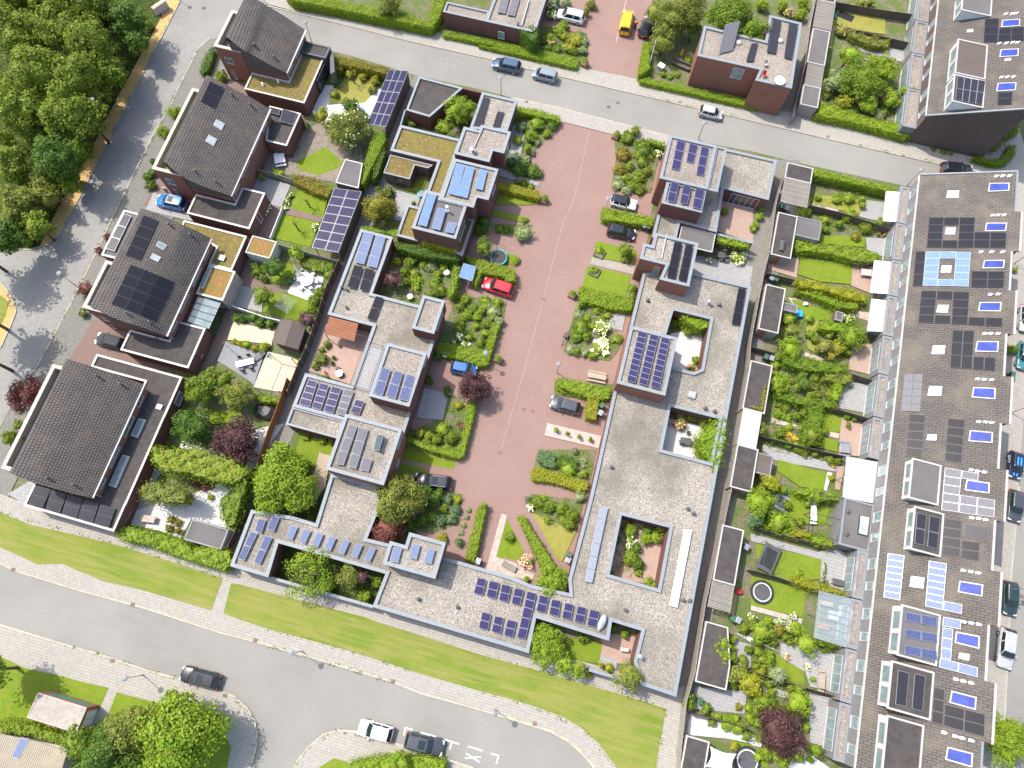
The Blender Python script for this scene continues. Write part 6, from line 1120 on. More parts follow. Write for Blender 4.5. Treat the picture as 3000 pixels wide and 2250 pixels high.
# ---------------------------------------------------------------- north of the street
hedge('high street hedge mottled with brown round the top garden', 'leaf_hedge', "10 350,-70 700,-50 880,20 1120,50 1380,110 1530,160 1590,-80 1690,-20 1620,150 1560,225 1130,140 800,70 420,0", 2.0); tree('hanging willow crown over the top hedge', 'leaf_olive', "10 1220,20,130", 4.5, .2, 'willow_tree')
hedge('long low clipped hedge in front of the blind brick wall', 'leaf_lime', "10 1650,240 2212,350 20 0,300 820,465 815,535 790,548 0,362 10 2212,395 1645,285", .9); hedge('long low clipped hedge under the two-storey brick wall', 'leaf_lime', "20 1320,612 1700,700 2212,800 30 240,850 235,905 0,868 20 2212,868 1305,662", .9)
hedge('ivy climbing the corner of the blind brick wall', 'leaf_deep', "20 330,235 500,180 490,230 480,330 430,330 370,280", 3.4, 'climber', 'climber', blobs=.15)
bush('lime shrub in the flower bed behind the white car', 'leaf_lime', "20 660,240,70 590,300,50 700,200,50", 1.3); bush('yellow shrub in the flower bed behind the white car', 'leaf_yellow', "20 790,310,80 740,380,55 710,290,45", 1.2); bush('pink hydrangea at the ivy wall', 'leaf_mid', "20 600,340,42", 1.1, 'hydrangea', 'plant', petal='petal_pink', pf=.6); bush('purple-pink heather in the corner bed', 'leaf_grey', "20 710,385,38", .8, petal='petal_pink', pf=.2); bush('silver grass at the court edge by the planter box', 'leaf_grey', "20 860,330,48 850,400,42 830,270,40", 1.0, 'grass_clump', 'grass'); bush('green filling shrub along the bed wall', 'leaf_mid', "20 540,320,45 560,390,45 640,390,45 780,410,45", 1.0)
bush('white climbing hydrangea beside the top house', 'leaf_deep', "20 600,40,45 600,110,42", 1.8, 'hydrangea', 'plant', petal='petal_white', pf=.35); bush('dark shrub above the white car', 'leaf_blue', "20 720,30,48 640,10,30", 1.4); bush('yellow-green sapling beside the drive', 'leaf_olive', "20 920,30,48 880,90,35", 1.5)
tree('tall feathery conifer, left of the pair beside the drive', 'leaf_olive', "20 1560,150,150", 6.5, .22, 'conifer_tree', 'tree', flat=1.1); tree('tall feathery conifer, right of the pair beside the drive', 'leaf_olive', "20 1700,80,165", 7, .22, 'conifer_tree', 'tree', flat=1.0); tree('lower conifer hanging over the black car', 'leaf_olive', "20 1450,90,110", 5, .2, 'conifer_tree', 'tree'); tree('bushy conifer above the garden bench', 'leaf_olive', "20 1500,330,105", 4.5, .2, 'conifer_tree', 'tree', flat=1.1); tree('dark tree behind the feathery conifers', 'leaf_deep', "20 1740,220,80", 4, .2)
hedge('side hedge of the bench garden', 'leaf_hedge', "20 1345,335 1405,340 1395,560 1330,600 1298,600", 1.6); bush('small garden plant on the bench lawn', 'leaf_lime', "20 1700,480,40 1610,600,38 1560,620,30 1500,600,30", .6, 'bed_plant', 'plant')
tree('large leafy tree overhanging the gravel roof of the two-storey house', 'leaf_mid', "20 2060,110,195", 8, .28); tree('leafy crown beside the roof terrace', 'leaf_mid', "30 30,220,110", 7.5, .26); bush('pink rose shrub behind the roof terrace', 'leaf_mid', "30 315,100,45", 2.0, petal='petal_pink', pf=.4); bush('lime shrub behind the roof terrace', 'leaf_lime', "30 410,110,55 260,40,50 430,20,50 90,30,60", 2.0)
# ---------------------------------------------------------------- gardens of the far terrace
bush('pink and cream flowering shrub in the trampoline garden', 'leaf_olive', "30 730,240,65", 1.6, petal='petal_pink', pf=.12); hedge('plant-covered fence below the trampoline garden', 'leaf_olive', "30 790,220 1000,280 1140,310 1120,380 980,370 800,290", 1.3, blobs=.2); bush('bloom-topped shrub at the upper garden fence', 'leaf_mid', "30 850,50,50 900,20,45 970,15,35", 1.4, petal='petal_pink', pf=.1)
for k, (s, m, h, l) in enumerate((("30 800,440,105", 'leaf_lime', 4, 'lime tree at the shed end of the wild garden'), ("30 900,640,190", 'leaf_mid', 5, 'broad tree in the middle of the wild garden'), ("30 1060,540,140", 'leaf_hedge', 4.5, 'tree beside the extension in the wild garden'), ("30 700,650,110", 'leaf_grey', 3.5, 'grey-green tree in the wild garden'), ("30 760,830,80", 'leaf_yellow', 2.6, 'yellow shrub tree in the wild garden'), ("30 950,840,100", 'leaf_hedge', 3, 'low tree above the street hedge of the wild garden'), ("30 1150,790,90", 'leaf_lime', 2.8, 'lime tree by the trellis'), ("30 1270,730,65", 'leaf_lime', 3, 'climber on the trellis of the extension'))): tree(l, m, s, h, .22)
bush('purple shrub in the wild garden', 'leaf_purple', "30 1065,810,38", 1.5); bush('ornamental grass fountain at the wild garden edge', 'leaf_grey', "30 1040,930,60", 1.1, 'ornamental_grass', 'grass'); bush('small green shrub near the far extension', 'leaf_mid', "30 1230,915,40 1080,900,40 620,770,40", 1.0)
hedge('broad street hedge of the wild garden', 'leaf_hedge', "30 560,820 700,850 960,950 1160,985 1335,1010 1330,1090 1270,1110 1020,1040 780,980 520,930", 1.6, blobs=.1)
hedge('dark curved hedge round the corner by the gable', 'leaf_mid', "30 1795,1290 1850,1240 1920,1280 2020,1280 2060,1240 2090,1170 2150,1175 2145,1250 2070,1330 1980,1340", 1.0); hedge('straight dark hedge on the east pavement', 'leaf_mid', "30 2130,930 2180,930 2170,1080 2080,1120 2090,1060", 1.0); bush('garden shrub at the foot of the big gable', 'leaf_olive', "30 1980,1150,55 2050,1110,40 1960,1200,35", 1.0); bush('weeds at the foot of the big gable wall', 'leaf_mid', "30 1480,1205,30 1560,1230,35 1620,1240,25", .4, 'weed', 'plant')
# ---------------------------------------------------------------- gardens of the long brown terrace, from the street downward
hedge('hedge along the street before the first terrace garden', 'leaf_hedge', "30 508,1362 700,1400 900,1455 1205,1525 1195,1570 980,1520 760,1470 500,1420", 1.8)
bush('young fruit bush on the first terrace lawn', 'leaf_lime', "31 550,75,38 700,90,55 800,80,60 900,90,35 910,140,35 810,200,70", 1.2, fl=.7); bush('shrub by the first garden fence', 'leaf_hedge', "31 440,200,55 600,260,45 780,240,40", 1.2); bush('fence-side shrub in the second terrace garden', 'leaf_mid', "31 940,320,62 1050,290,50", 1.3); bush('yellow-pink rounded shrub on the second terrace lawn', 'leaf_orange', "31 850,395,48", 1.0)
H_ = [("31 320,380 400,380 520,450 660,455 850,475 1060,540 1000,600 860,600 700,550 540,520 360,510", 'leafy arching hedge across the second terrace garden', 'leaf_lime'), ("31 370,735 520,745 640,790 800,810 950,880 930,925 780,900 620,840 400,800", 'upper of two hedges below the square lawn', 'leaf_yellow'), ("31 360,830 560,850 720,920 870,930 860,985 700,970 540,900", 'lower of two hedges below the square lawn', 'leaf_hedge'),
      ("31 610,1060 790,1105 770,1170 640,1160 540,1140", 'clipped hedge in the garden with the white awning', 'leaf_lime'), ("31 250,1370 450,1370 640,1410 800,1430 790,1490 640,1500 440,1480 270,1430", 'dark hedge between the fourth and fifth terrace gardens', 'leaf_mid'), ("31 600,1500 800,1500 830,1560 760,1600 600,1560", 'mixed hedge top beside the brick patio', 'leaf_olive'),
      ("32 190,130 330,170 520,180 700,210 700,265 560,260 420,240 230,190", 'hedge across the vegetable garden', 'leaf_mid'), ("32 445,200 600,230 580,400 570,570 410,580 430,420 470,330", 'tall ivy column hedge through the vegetable garden', 'leaf_mid'), ("32 680,50 755,60 740,140 700,210 650,190", 'lime hedge at the grey patio', 'leaf_lime'),
      ("32 355,905 480,920 740,975 735,1020 560,1010 370,960", 'vine on the wires above the picnic table', 'leaf_lime'), ("32 150,1130 330,1110 380,1260 330,1310 170,1250", 'leafy climber beside the grey trampoline garden', 'leaf_hedge'), ("32 490,1290 600,1300 685,1350 660,1395 490,1350", 'lime hedge end beside the black patio', 'leaf_lime'), ("32 330,1240 500,1270 490,1310 300,1310", 'yellow hedge along the dark fence', 'leaf_yellow'),
      ("33 350,110 480,140 640,190 815,250 790,275 640,240 480,210 360,170", 'yellow-green vine along the glass house', 'leaf_yellow'), ("33 138,700 185,712 170,855 135,840", 'narrow clipped hedge beside the kidney-shaped lawn', 'leaf_lime'), ("33 540,625 680,640 760,690 650,690 545,670", 'ivy under the glass house edge', 'leaf_mid')]
for s_, l, m in H_: hedge(l, m, s_, 1.6, blobs=.18, rough=.14)
T_ = [("31 830,1200,125", 'leaf_mid', 3.4, 'broad tree by the white awning and blue pool edge'), ("31 340,1150,70", 'leaf_olive', 2.6, 'thin olive tree below the blue toy'), ("31 330,1290,105", 'leaf_lime', 2.8, 'lime tree by the garden bins'), ("31 610,1270,75", 'leaf_olive', 2.8, 'columnar olive conifer in the dry lawn garden'), ("31 700,1290,75", 'leaf_yellow', 2.4, 'yellow conifer in the dry lawn garden'), ("31 660,1370,50", 'leaf_orange', 2.2, 'orange-brown conifer in the dry lawn garden'),
      ("32 230,60,95", 'leaf_lime', 2.4, 'lime shrub tree beside the dark shed roof'), ("32 440,60,70", 'leaf_deep', 2.4, 'dark shrub tree in the vegetable garden'), ("32 500,480,85", 'leaf_mid', 3.2, 'ivy-covered tree at the end of the vegetable garden'), ("32 80,1020,130", 'leaf_hedge', 3.8, 'large hedge-green tree beside the sunken trampoline'), ("32 170,860,95", 'leaf_yellow', 3.0, 'yellowish tree beside the brown lean-to'), ("32 230,1190,95", 'leaf_lime', 3.0, 'lime tree below the sunken trampoline'), ("32 30,1160,80", 'leaf_blue', 2.8, 'blue-green tree at the shed corner'), ("32 520,970,80", 'leaf_lime', 2.6, 'lime tree above the picnic table wires'),
      ("33 95,555,100", 'leaf_lime', 3.0, 'round lime tree, left of three by the kidney-shaped lawn'), ("33 370,530,75", 'leaf_lime', 2.6, 'round lime tree behind the glass house, smallest of three'), ("33 450,655,105", 'leaf_lime', 3.0, 'round lime tree, right of three by the glass house'), ("33 220,900,85", 'leaf_grey', 2.8, 'grey-green round tree at the kidney-shaped lawn'), ("33 250,1350,215", 'leaf_purple', 4.6, 'broad dark purple tree in the terrace gardens'), ("33 390,1130,115", 'leaf_lime', 3.2, 'lime tree above the dark purple tree'), ("33 120,1130,100", 'leaf_mid', 3.0, 'green tree left of the lime tree above the purple one'), ("33 20,1000,90", 'leaf_yellow', 3.0, 'yellow-green tree at the wooden fence corner'), ("33 250,1550,110", 'leaf_hedge', 2.8, 'low hedge-like tree under the dark purple tree'), ("33 530,1510,70", 'leaf_mid', 2.4, 'small tree at the pale patio corner'),
      ("23 1990,670,90", 'leaf_lime', 3.0, 'climber tree growing over the dark shed roof'), ("23 1990,770,75", 'leaf_hedge', 2.8, 'lower climber tree on the dark shed roof'), ("23 2110,900,105", 'leaf_olive', 3.0, 'olive tree beside the dark shed roof'), ("23 2190,960,95", 'leaf_yellow', 3.0, 'yellow-green tree at the dark patio'), ("33 2090,1440,215", 'leaf_lime', 6.0, 'street tree at the bottom right corner')]
for s_, m, h, l in T_: tree(l, m, s_, h, .2)
B_ = [("31 310,1060,60 280,1030,50", 'leaf_lime', 1.6, 'lime shrub beside the long flat shed'), ("31 800,1060,50", 'leaf_mid', 1.2, 'white-flowering shrub by the brown garden box'), ("31 800,960,50 840,970,40", 'leaf_yellow', .9, 'yellow round shrub by the grey path'), ("31 560,1300,50 640,1200,35", 'leaf_olive', 1.2, 'brownish shrub in the dry lawn garden'), ("31 220,1370,50 290,1430,50", 'leaf_mid', 1.2, 'ferny green shrub above the plank gate'),
      ("31 200,1540,60 240,1600,60 180,1620,50", 'leaf_lime', 1.2, 'lime bed shrub beside the dark shed'), ("32 330,40,40 520,90,45 540,150,40 630,150,45", 'leaf_olive', .8, 'low vegetable plant in the long terrace gardens'), ("32 280,250,55 370,240,40 230,240,40", 'leaf_mid', .9, 'leafy crop plant by the wires'), ("32 300,340,40 260,330,40 220,325,30 310,420,40", 'leaf_lime', .6, 'low lime plant along the concrete path'), ("32 240,460,55 380,570,60", 'leaf_mid', 1.2, 'green shrub by the dark fence'),
      ("32 85,440,60 70,380,40", 'leaf_olive', 2.0, 'olive climber on the white shed'), ("32 780,330,38 840,340,35 790,400,22", 'leaf_mid', .9, 'potted plant at the white bench'), ("32 430,610,55 390,600,50 650,680,50 700,690,40 520,640,30 250,545,30", 'leaf_mid', 1.0, 'border shrub along the cobbled path'), ("32 650,830,32", 'leaf_yellow', .7, 'yellow plant in the white gravel'), ("32 440,1320,45 540,1350,50 620,1370,50", 'leaf_hedge', 1.3, 'shrub by the black barbecue patio'), ("32 390,1600,45", 'leaf_lime', .5, 'low plant on the trampoline lawn'),
      ("33 230,470,50 310,500,55 350,430,35", 'leaf_grey', 1.5, 'creamy flowering shrub among the round lime trees'), ("33 240,540,55", 'leaf_orange', 1.5, 'brown-pink shrub among the round lime trees'), ("33 130,620,45 320,630,45", 'leaf_mid', .8, 'grass tuft under the round lime trees'), ("33 15,450,50", 'leaf_mid', 1.3, 'rose bush at the white gravel'), ("33 100,780,50 80,720,45", 'leaf_olive', .9, 'olive shrub left of the narrow hedge'), ("33 80,880,60", 'leaf_yellow', 1.1, 'yellow shrub above the wooden fence'), ("33 620,700,38 590,700,30", 'leaf_mid', .8, 'white potted plant at the glass house'), ("33 725,740,42", 'leaf_olive', .9, 'brown-tipped shrub by the extension'), ("33 690,1045,32", 'leaf_hedge', .7, 'small shrub at the patio with planks'), ("33 500,940,28", 'leaf_lime', .8, 'lime plant beside the wooden planks'), ("33 380,1570,60 130,1520,50", 'leaf_hedge', 1.3, 'hedge shrub by the pale patio'), ("33 60,1290,60 40,1200,50", 'leaf_mid', 1.4, 'green shrub left of the dark purple tree'),
      ("23 2060,760,50 2060,620,40", 'leaf_hedge', 1.5, 'leafy shrub at the shed edge'), ("23 1855,1170,45 1840,1200,35", 'leaf_mid', 1.4, 'round shrub in the dark patio'), ("23 1710,1140,55 1715,1080,45", 'leaf_mid', 1.8, 'tall shrub at the alley end'), ("23 2020,1290,75 2110,1330,65 1940,1240,45", 'leaf_lime', 1.3, 'lime shrub row below the dark patio'), ("23 2080,1480,48", 'leaf_yellow', 1.0, 'yellow shrub beside the round trampoline'), ("23 2190,1170,45 2200,1260,50", 'leaf_hedge', 1.2, 'hedge shrub at the right of the dark patio'), ("23 2115,1165,32", 'leaf_orange', .9, 'dry brown shrub in the dark patio'), ("23 2160,530,60", 'leaf_mid', 1.5, 'clipped green ball by the bins'), ("33 1950,0,10 31 2140,660,28", 'leaf_lime', 1.0, 'lime plant at the front door on the east pavement'), ("31 2110,1310,55", 'leaf_mid', 1.5, 'green shrub beside the teal parked car')]
for s_, m, h, l in B_: bush(l, m, s_, h, petal='petal_white' if 'white-flower' in l or 'creamy' in l or 'rose' in l else None, pf=.2)
bush('fuchsia-pink flower cluster on the kidney-shaped lawn', 'leaf_mid', "33 295,760,32", .7, 'flower_clump', 'plant', petal='petal_pink', pf=.7); bush('white flower cluster beside the kidney-shaped lawn', 'leaf_mid', "33 455,840,32", .8, 'flower_clump', 'plant', petal='petal_white', pf=.6); bush('orange flowers in the vegetable garden', 'leaf_olive', "32 310,500,55 360,520,40", .8, 'flower_clump', 'plant', petal='petal_orange', pf=.4); bush('orange flower pot by the white veranda', 'leaf_lime', "32 660,715,30", .6, 'flower_clump', 'plant', petal='petal_orange', pf=.5)
hedge('climbing plant edging on the dark shed with yellow leaves', 'leaf_yellow', "32 105,80 130,75 118,200 95,290 0,255 0,240 85,260", .3, 'climber', 'climber', .15, .08, 2.45)
# ---------------------------------------------------------------- bottom left corner and island
tree('large lime-yellow maple at the street corner', 'leaf_lime', "03 1450,1420,330", 8, .3, 'maple_tree', kn=95); tree('olive tree left of the lime-yellow maple', 'leaf_olive', "03 1080,1330,210", 7, .28); tree('dark green tree under the lime-yellow maple', 'leaf_deep', "03 850,1590,270", 6.5, .28); tree('small leafy tree beside the brick kiosk', 'leaf_mid', "03 620,1450,150", 4.5, .24); tree('lime treetop sticking up by the pavement', 'leaf_lime', "03 1390,1090,85", 5, .22)
hedge('hedge with yellow leaves along the corrugated roof', 'leaf_hedge', "03 -40,1270 200,1290 500,1380 560,1440 480,1480 250,1400 -40,1380", 1.8, blobs=.15)
hedge('hedge on the traffic island at the bottom edge', 'leaf_hedge', "13 880,1620 1180,1560 1500,1560 1680,1600 1660,1760 900,1760", 1.6, blobs=.25); tree('small lime tree rising from the island hedge', 'leaf_lime', "13 1300,1620,100", 3.4, .2)
tree('park-side tree off the left edge shading the lower lawn', 'leaf_forest', "03 -160,880,220", 8, .34, 'tree', fl=.5)
bush('mixed green shrub filling the small terrace gardens', 'leaf_mid', "31 600,330,40 720,290,40 1010,310,40 480,1180,45 520,1230,40 900,1180,45 790,1330,45 420,1520,45 520,1540,45 32 300,180,45 370,330,40 430,300,40 190,520,40 300,560,38 60,930,55 120,950,50 300,1050,45 110,1230,50 400,1190,40 33 60,640,45 180,640,40 280,600,40 40,840,45 140,980,45 60,1090,50 330,1010,45 300,1190,50 420,1230,45 80,1420,45 130,1560,45 480,1590,40 23 2010,880,50 2080,980,45 2150,780,45 2190,700,40 1900,1290,40 2180,1400,45", 1.3)
bush('lime shrub filling the small terrace gardens', 'leaf_lime', "31 420,130,40 500,330,38 400,330,40 470,1060,40 200,1440,45 700,1540,45 32 220,300,42 480,160,42 380,90,42 600,450,40 130,1080,45 260,930,45 460,1040,40 33 140,470,45 60,720,40 170,1040,45 350,1080,45 200,1180,50 450,1330,40 60,1570,40 23 2060,700,45 2150,860,45 1990,1000,40 2090,1260,45", 1.2)
bush('green shrub filling the gardens of the court houses', 'leaf_hedge', "20 320,1130,45 560,1080,45 1230,1340,45 1200,1440,45 1390,1260,45 1290,1250,45 21 60,960,45 150,920,45 120,1040,45 60,1180,45 930,1120,40 880,1060,40 930,1360,40 22 560,1170,40 690,1170,45 540,1000,40 11 1780,1140,45 1920,1120,40 1960,1000,40 1420,690,45 1500,620,40 1660,650,42 1350,760,40 1610,700,40 12 1480,1020,45 1420,1200,45 1560,1150,45 1650,1080,42 1540,480,42 1690,590,40", 1.1)
# ================================================================ VEHICLES
SHAPE = {  # length, width, height, cowl, windscreen top, roof end, tail (fractions of the length from the nose), belt height
 'hatch': (4.05, 1.78, 1.47, .27, .42, .88, .97, .93), 'city': (3.55, 1.64, 1.48, .22, .37, .88, .975, .93), 'suv': (4.5, 1.88, 1.66, .27, .41, .90, .975, 1.05), 'estate': (4.75, 1.84, 1.47, .27, .41, .89, .975, .95),
 'box': (3.85, 1.7, 1.62, .20, .32, .95, .985, 1.0), 'mpv': (4.5, 1.8, 1.66, .21, .36, .91, .98, 1.0), 'van': (4.75, 1.9, 1.86, .17, .30, .965, .99, 1.12), 'mini': (3.85, 1.73, 1.42, .27, .38, .90, .97, .92)}
def car(label, kind, col, front, rear, roof=None, z=.075, cat='car', rails=False, sunroof=False, stripes=None, text=None, name='parked_car', plate_c='yellow_plate'):
    L, Wd, H, fc, fw, fr, ft, bz = SHAPE[kind]; a, c = Vector(PT(front, .5)[0]), Vector(PT(rear, .5)[0]); d = (a - c).normalized(); ctr = (a + c) / 2
    root = thing(name, label, cat, (ctr.x, ctr.y, z), math.atan2(d.y, d.x)); w = Wd / 2
    m = M.get('paint_' + col[0]) or paint('paint_' + col[0], col[1]); M['paint_' + col[0]] = m
    rm = m if roof is None else (M.get('paint_' + roof[0]) or paint('paint_' + roof[0], roof[1]))
    X = lambda f: L * (.5 - f)
    def mk(b, nm, mats, par=root, sm=False, bev=0):
        o = b.build(nm, mats, None, sm, 1.0, bev); o.parent = par; return o
    b = MB(); S = [(0.0, .70, .34, .58), (.02, .86, .24, .70), (.07, .96, .2, .76), (.15, 1.0, .2, bz - .14), (fc, 1.0, .2, bz - .02), (.45, 1.0, .2, bz), (.7, 1.0, .2, bz + .02), (.88, .99, .2, bz + .02), (.96, .95, .24, bz - .02), (.99, .88, .3, bz - .12), (1.0, .76, .4, bz - .25)]
    R_ = []
    for f, k, zb, zt in S:
        ww = w * k; i = len(b.v); x = X(f)
        b.v += [(x, -ww * .9, zb), (x, -ww, zb + .14), (x, -ww, zt - .2), (x, -ww * .95, zt - .06), (x, -ww * .8, zt), (x, 0, zt + .035), (x, ww * .8, zt), (x, ww * .95, zt - .06), (x, ww, zt - .2), (x, ww, zb + .14), (x, ww * .9, zb)]; R_.append(i)
    n = 11
    for p, q in zip(R_, R_[1:]):
        for j in range(n): k = (j + 1) % n; b.f.append((p + j, q + j, q + k, p + k)); b.m.append(0)
    b.f.append(tuple(R_[0] + j for j in range(n))); b.m.append(0); b.f.append(tuple(R_[-1] + j for j in range(n))[::-1]); b.m.append(0)
    body = mk(b, 'body', m, sm=True)
    # greenhouse: glass between belt and roof rail, pillars in body colour
    def ring(fa, fb, hw, zz, bow):
        mid = fa + (fb - fa) * .5; xs = [fa, fa + (fb - fa) * .045, mid - .012, mid + .012, fa + (fb - fa) * .86, fb]
        side = [(X(f), hw * (1 - .03 * abs(i - 2.5))) for i, f in enumerate(xs)]
        return [(X(fa) + bow, 0, zz)] + [(x, y, zz) for x, y in side] + [(X(fb) - bow * .5, 0, zz)] + [(x, -y, zz) for x, y in side[::-1]]
    r0 = ring(fc, ft, w * .93, bz - .03, .1); r1 = ring(fw, fr, w * .76, H - .09, .06); r2 = ring(fw + .03, fr - .03, w * .66, H - .02, .05)
    g_, pl, rf = MB(), MB(), MB(); N = len(r0)
    solid = {1, 3, 5} if kind != 'van' else {1, 3, 4, 5}
    for j in range(N):
        k = (j + 1) % N; jj = j if j < 7 else 13 - j
        (pl if jj in solid else g_).quad(r0[j], r0[k], r1[k], r1[j]); rf.quad(r1[j], r1[k], r2[k], r2[j])
    i = len(rf.v); rf.v += r2 + [(sum(p[0] for p in r2) / N, 0, H)]
    for j in range(N): rf.f.append((i + j, i + (j + 1) % N, i + N)); rf.m.append(0)
    for bb in (g_, pl, rf): bb.f = [f[::-1] for f in bb.f]
    i = len(rf.v); rf.v += pl.v; rf.f += [tuple(q + i for q in f) for f in pl.f]; rf.m += [1] * len(pl.f)
    mk(g_, 'windows', M['glass_car']); mk(rf, 'roof', [rm, m], sm=True)
    for fx in (.18, .8):
        for sy in (-1, 1):
            t = MB(); x = X(fx); t.tube([(x, sy * (w - .2), .32), (x, sy * (w + .012), .32)], .33, 20); wh = mk(t, 'wheel', M['rubber'])
            t = MB(); t.tube([(x, sy * (w - .05), .32), (x, sy * (w + .02), .32)], .21, 14); mk(t, 'rim', M['alu'], wh)
    for sy in (-1, 1):
        mk(MB().obox((X(.035), sy * w * .66, .66), (.13, sy * -.05, .0), (0, .19, 0), (0, 0, .07)), 'headlight', M['lamp_glass'])
        mk(MB().obox((X(.985), sy * w * .76, bz - .2), (.06, 0, 0), (0, .14, 0), (0, 0, .11 if kind not in ('van', 'mpv') else .25)), 'taillight', M['tail_red'])
        mk(MB().obox((X(fc + .09), sy * (w + .09), bz + .02), (.07, 0, 0), (0, .1, 0), (0, 0, .075)), 'mirror', rm if roof else m, bev=.02)
        if rails: mk(MB().tube([(X(fw + .05), sy * w * .7, H - .03), (X(fw + .07), sy * w * .7, H + .02), (X(fr - .05), sy * w * .7, H + .02), (X(fr - .03), sy * w * .7, H - .03)], .025, 6), 'roof_rail', M['alu'])
    mk(MB().box(X(1) - .02, -.26, .5, X(1) + .03, .26, .61), 'number_plate', M[plate_c]); mk(MB().box(X(0) - .03, -.26, .4, X(0) + .02, .26, .51), 'number_plate', M[plate_c])
    mk(MB().obox((X(fc) + .12, 0, bz + .02), (.03, 0, .01), (0, w * .7, 0), (0, 0, .012)), 'wiper_cowl', M['black'])
    if sunroof: mk(MB().box(X(fw + .22 if fr > .7 else .6), -w * .5, H - .01, X(fw + .05), w * .5, H + .012), 'sunroof', M['glass_car'])
    if stripes:
        b = MB()
        for y in (-.2, .2):
            b.box(X(.74), y - .1, H - .005, X(fw + .05), y + .1, H + .014); b.obox((X(.15), y, bz - .085), (L * .085, 0, -.05), (0, .1, 0), (0, 0, .02))
        mk(b, 'stripes', stripes)
    if text: letters(text[0], root, Vector(text[1]), text[2], text[3], text[4])
    return root
def letters(s, parent, loc, size, rot, mat, name='lettering'):
    cu = bpy.data.curves.new(name, 'FONT'); cu.body = s; cu.size = size; cu.extrude = .004; cu.align_x = 'CENTER'; cu.align_y = 'CENTER'
    tmp = bpy.data.objects.new(name, cu); COL.objects.link(tmp); dg = bpy.context.evaluated_depsgraph_get(); me = bpy.data.meshes.new_from_object(tmp.evaluated_get(dg))
    bpy.data.objects.remove(tmp); me.materials.clear(); me.materials.append(mat); o = bpy.data.objects.new(name, me); COL.objects.link(o); o.parent = parent; o.location = loc; o.rotation_euler = rot; return o
M['glass_car'] = glassy('glass_car', (.02, .03, .032), .06, .45); M['lamp_glass'] = glassy('lamp_glass', (.6, .62, .65), .1); M['tail_red'] = plain('tail_red', (.45, .015, .012), .3); M['yellow_plate'] = plain('yellow_plate', (.7, .45, .03), .5); M['dark_plate'] = plain('dark_plate', (.1, .1, .1), .5)
M['paint_graphite'] = plain('paint_graphite', (.05, .055, .06), .75, 0, .05, .15)
BLK, DGR, WHT, SIL = ('black', (.012, .012, .016)), ('darkgrey', (.055, .06, .068)), ('white', (.82, .82, .81)), ('silver', (.42, .43, .45))
ZS_ = .02
car('dark blue SUV parked on the street, left of the boxy grey car', 'suv', ('navy', (.045, .085, .15)), '20 118,510', '20 347,562', z=ZS_)
car('boxy grey-blue car parked on the street behind the dark blue SUV', 'box', ('bluegrey', (.2, .235, .27)), '20 442,590', '20 640,642', z=ZS_)
car('small silver hatchback parked alone on the upper street', 'city', SIL, '20 1985,942', '20 1785,895', z=ZS_)
car('white people carrier parked in the drive beside the flower bed', 'mpv', WHT, '20 638,112', '20 868,168', rails=True)
vn = car('bright yellow delivery van parked on the red brick court', 'van', ('yellow', (.78, .46, .005)), '20 1222,78', '20 1178,300', cat='van', name='delivery_van')
letters('DHL', vn, Vector((-2.2, 0, 1.87)), .5, (0, 0, -math.pi / 2), M['tail_red']); letters('DHL', vn, Vector((-2.385, 0, .92)), .34, (math.pi / 2, 0, -math.pi / 2), M['tail_red'])
car('glossy black hatchback beside the yellow delivery van', 'mini', BLK, '20 1388,150', '20 1328,305', sunroof=True)
car('silver car mostly hidden under the conifers beside the black hatchback', 'hatch', SIL, '20 1452,245', '20 1505,60')
car('bright blue SUV parked in the drive next to the brick garage', 'suv', ('blue', (.02, .17, .52)), '01 1283,102', '01 1512,152', sunroof=True, rails=True, z=.1)
car('dark grey car parked in the red-brown drive', 'hatch', ('graphite', (.06, .07, .075)), '01 798,1222', '01 1012,1278', z=.1)
car('bright red car parked beside the L-shaped hedge', 'suv', ('red', (.5, .012, .025)), '21 48,772', '21 283,852')
car('small bright blue car parked under the round purple tree', 'city', ('brightblue', (.02, .12, .36)), '11 1922,1490', '11 1720,1452')
car('black estate car with roof rails at the end of the court', 'estate', BLK, '12 1430,842', '12 1722,880', rails=True, sunroof=True)
car('white car with a black roof parked above the thick clipped hedge', 'mini', WHT, '21 1280,150', '21 1075,100', roof=BLK)
car('black hatchback parked below the thick clipped hedge', 'hatch', BLK, '21 1268,388', '21 1047,340')
car('dark grey hatchback parked by the tall box-shaped lime hedge', 'hatch', DGR, '22 588,212', '22 823,278')
car('long black estate car parked alone on the lower street', 'estate', BLK, '03 1468,885', '03 1785,968', sunroof=True, z=ZS_)
car('white hatchback parked at the traffic island on the lower street', 'hatch', WHT, '13 970,1318', '13 1250,1395', z=ZS_)
car('dark grey car with a glass roof inside the white parking marks', 'suv', DGR, '13 1658,1500', '13 1348,1425', z=ZS_, sunroof=True)
car('black car parked on the street, half hidden behind the end terrace roof', 'estate', BLK, '30 1795,1388', '30 1530,1362', z=ZS_)
cc = car('black and blue striped small car with white lettering on its side', 'city', ('darkblue', (.012, .02, .06)), '32 2120,860', '32 2140,595', z=ZS_ + .08, stripes=M.setdefault('stripe_blue', plain('stripe_blue', (.05, .3, .68), .4)))
letters('CITY', cc, Vector((-.55, -.835, .66)), .5, (math.pi / 2 - .1, 0, 0), M['white'])
car('dark grey car parked below the striped small car', 'hatch', DGR, '32 2118,1190', '32 2138,925', z=ZS_ + .08)
car('dark teal car parked beside the street lamp on the east street', 'hatch', ('darkteal', (.02, .04, .045)), '33 2085,420', '33 2088,148', z=ZS_ + .08)
car('silver car parked lowest on the east street', 'estate', SIL, '33 2040,850', '33 2075,525', z=ZS_ + .08)
car('silver car cut by the right edge, parked above the teal car', 'hatch', SIL, '31 2215,1205', '31 2225,930', z=ZS_ + .08)
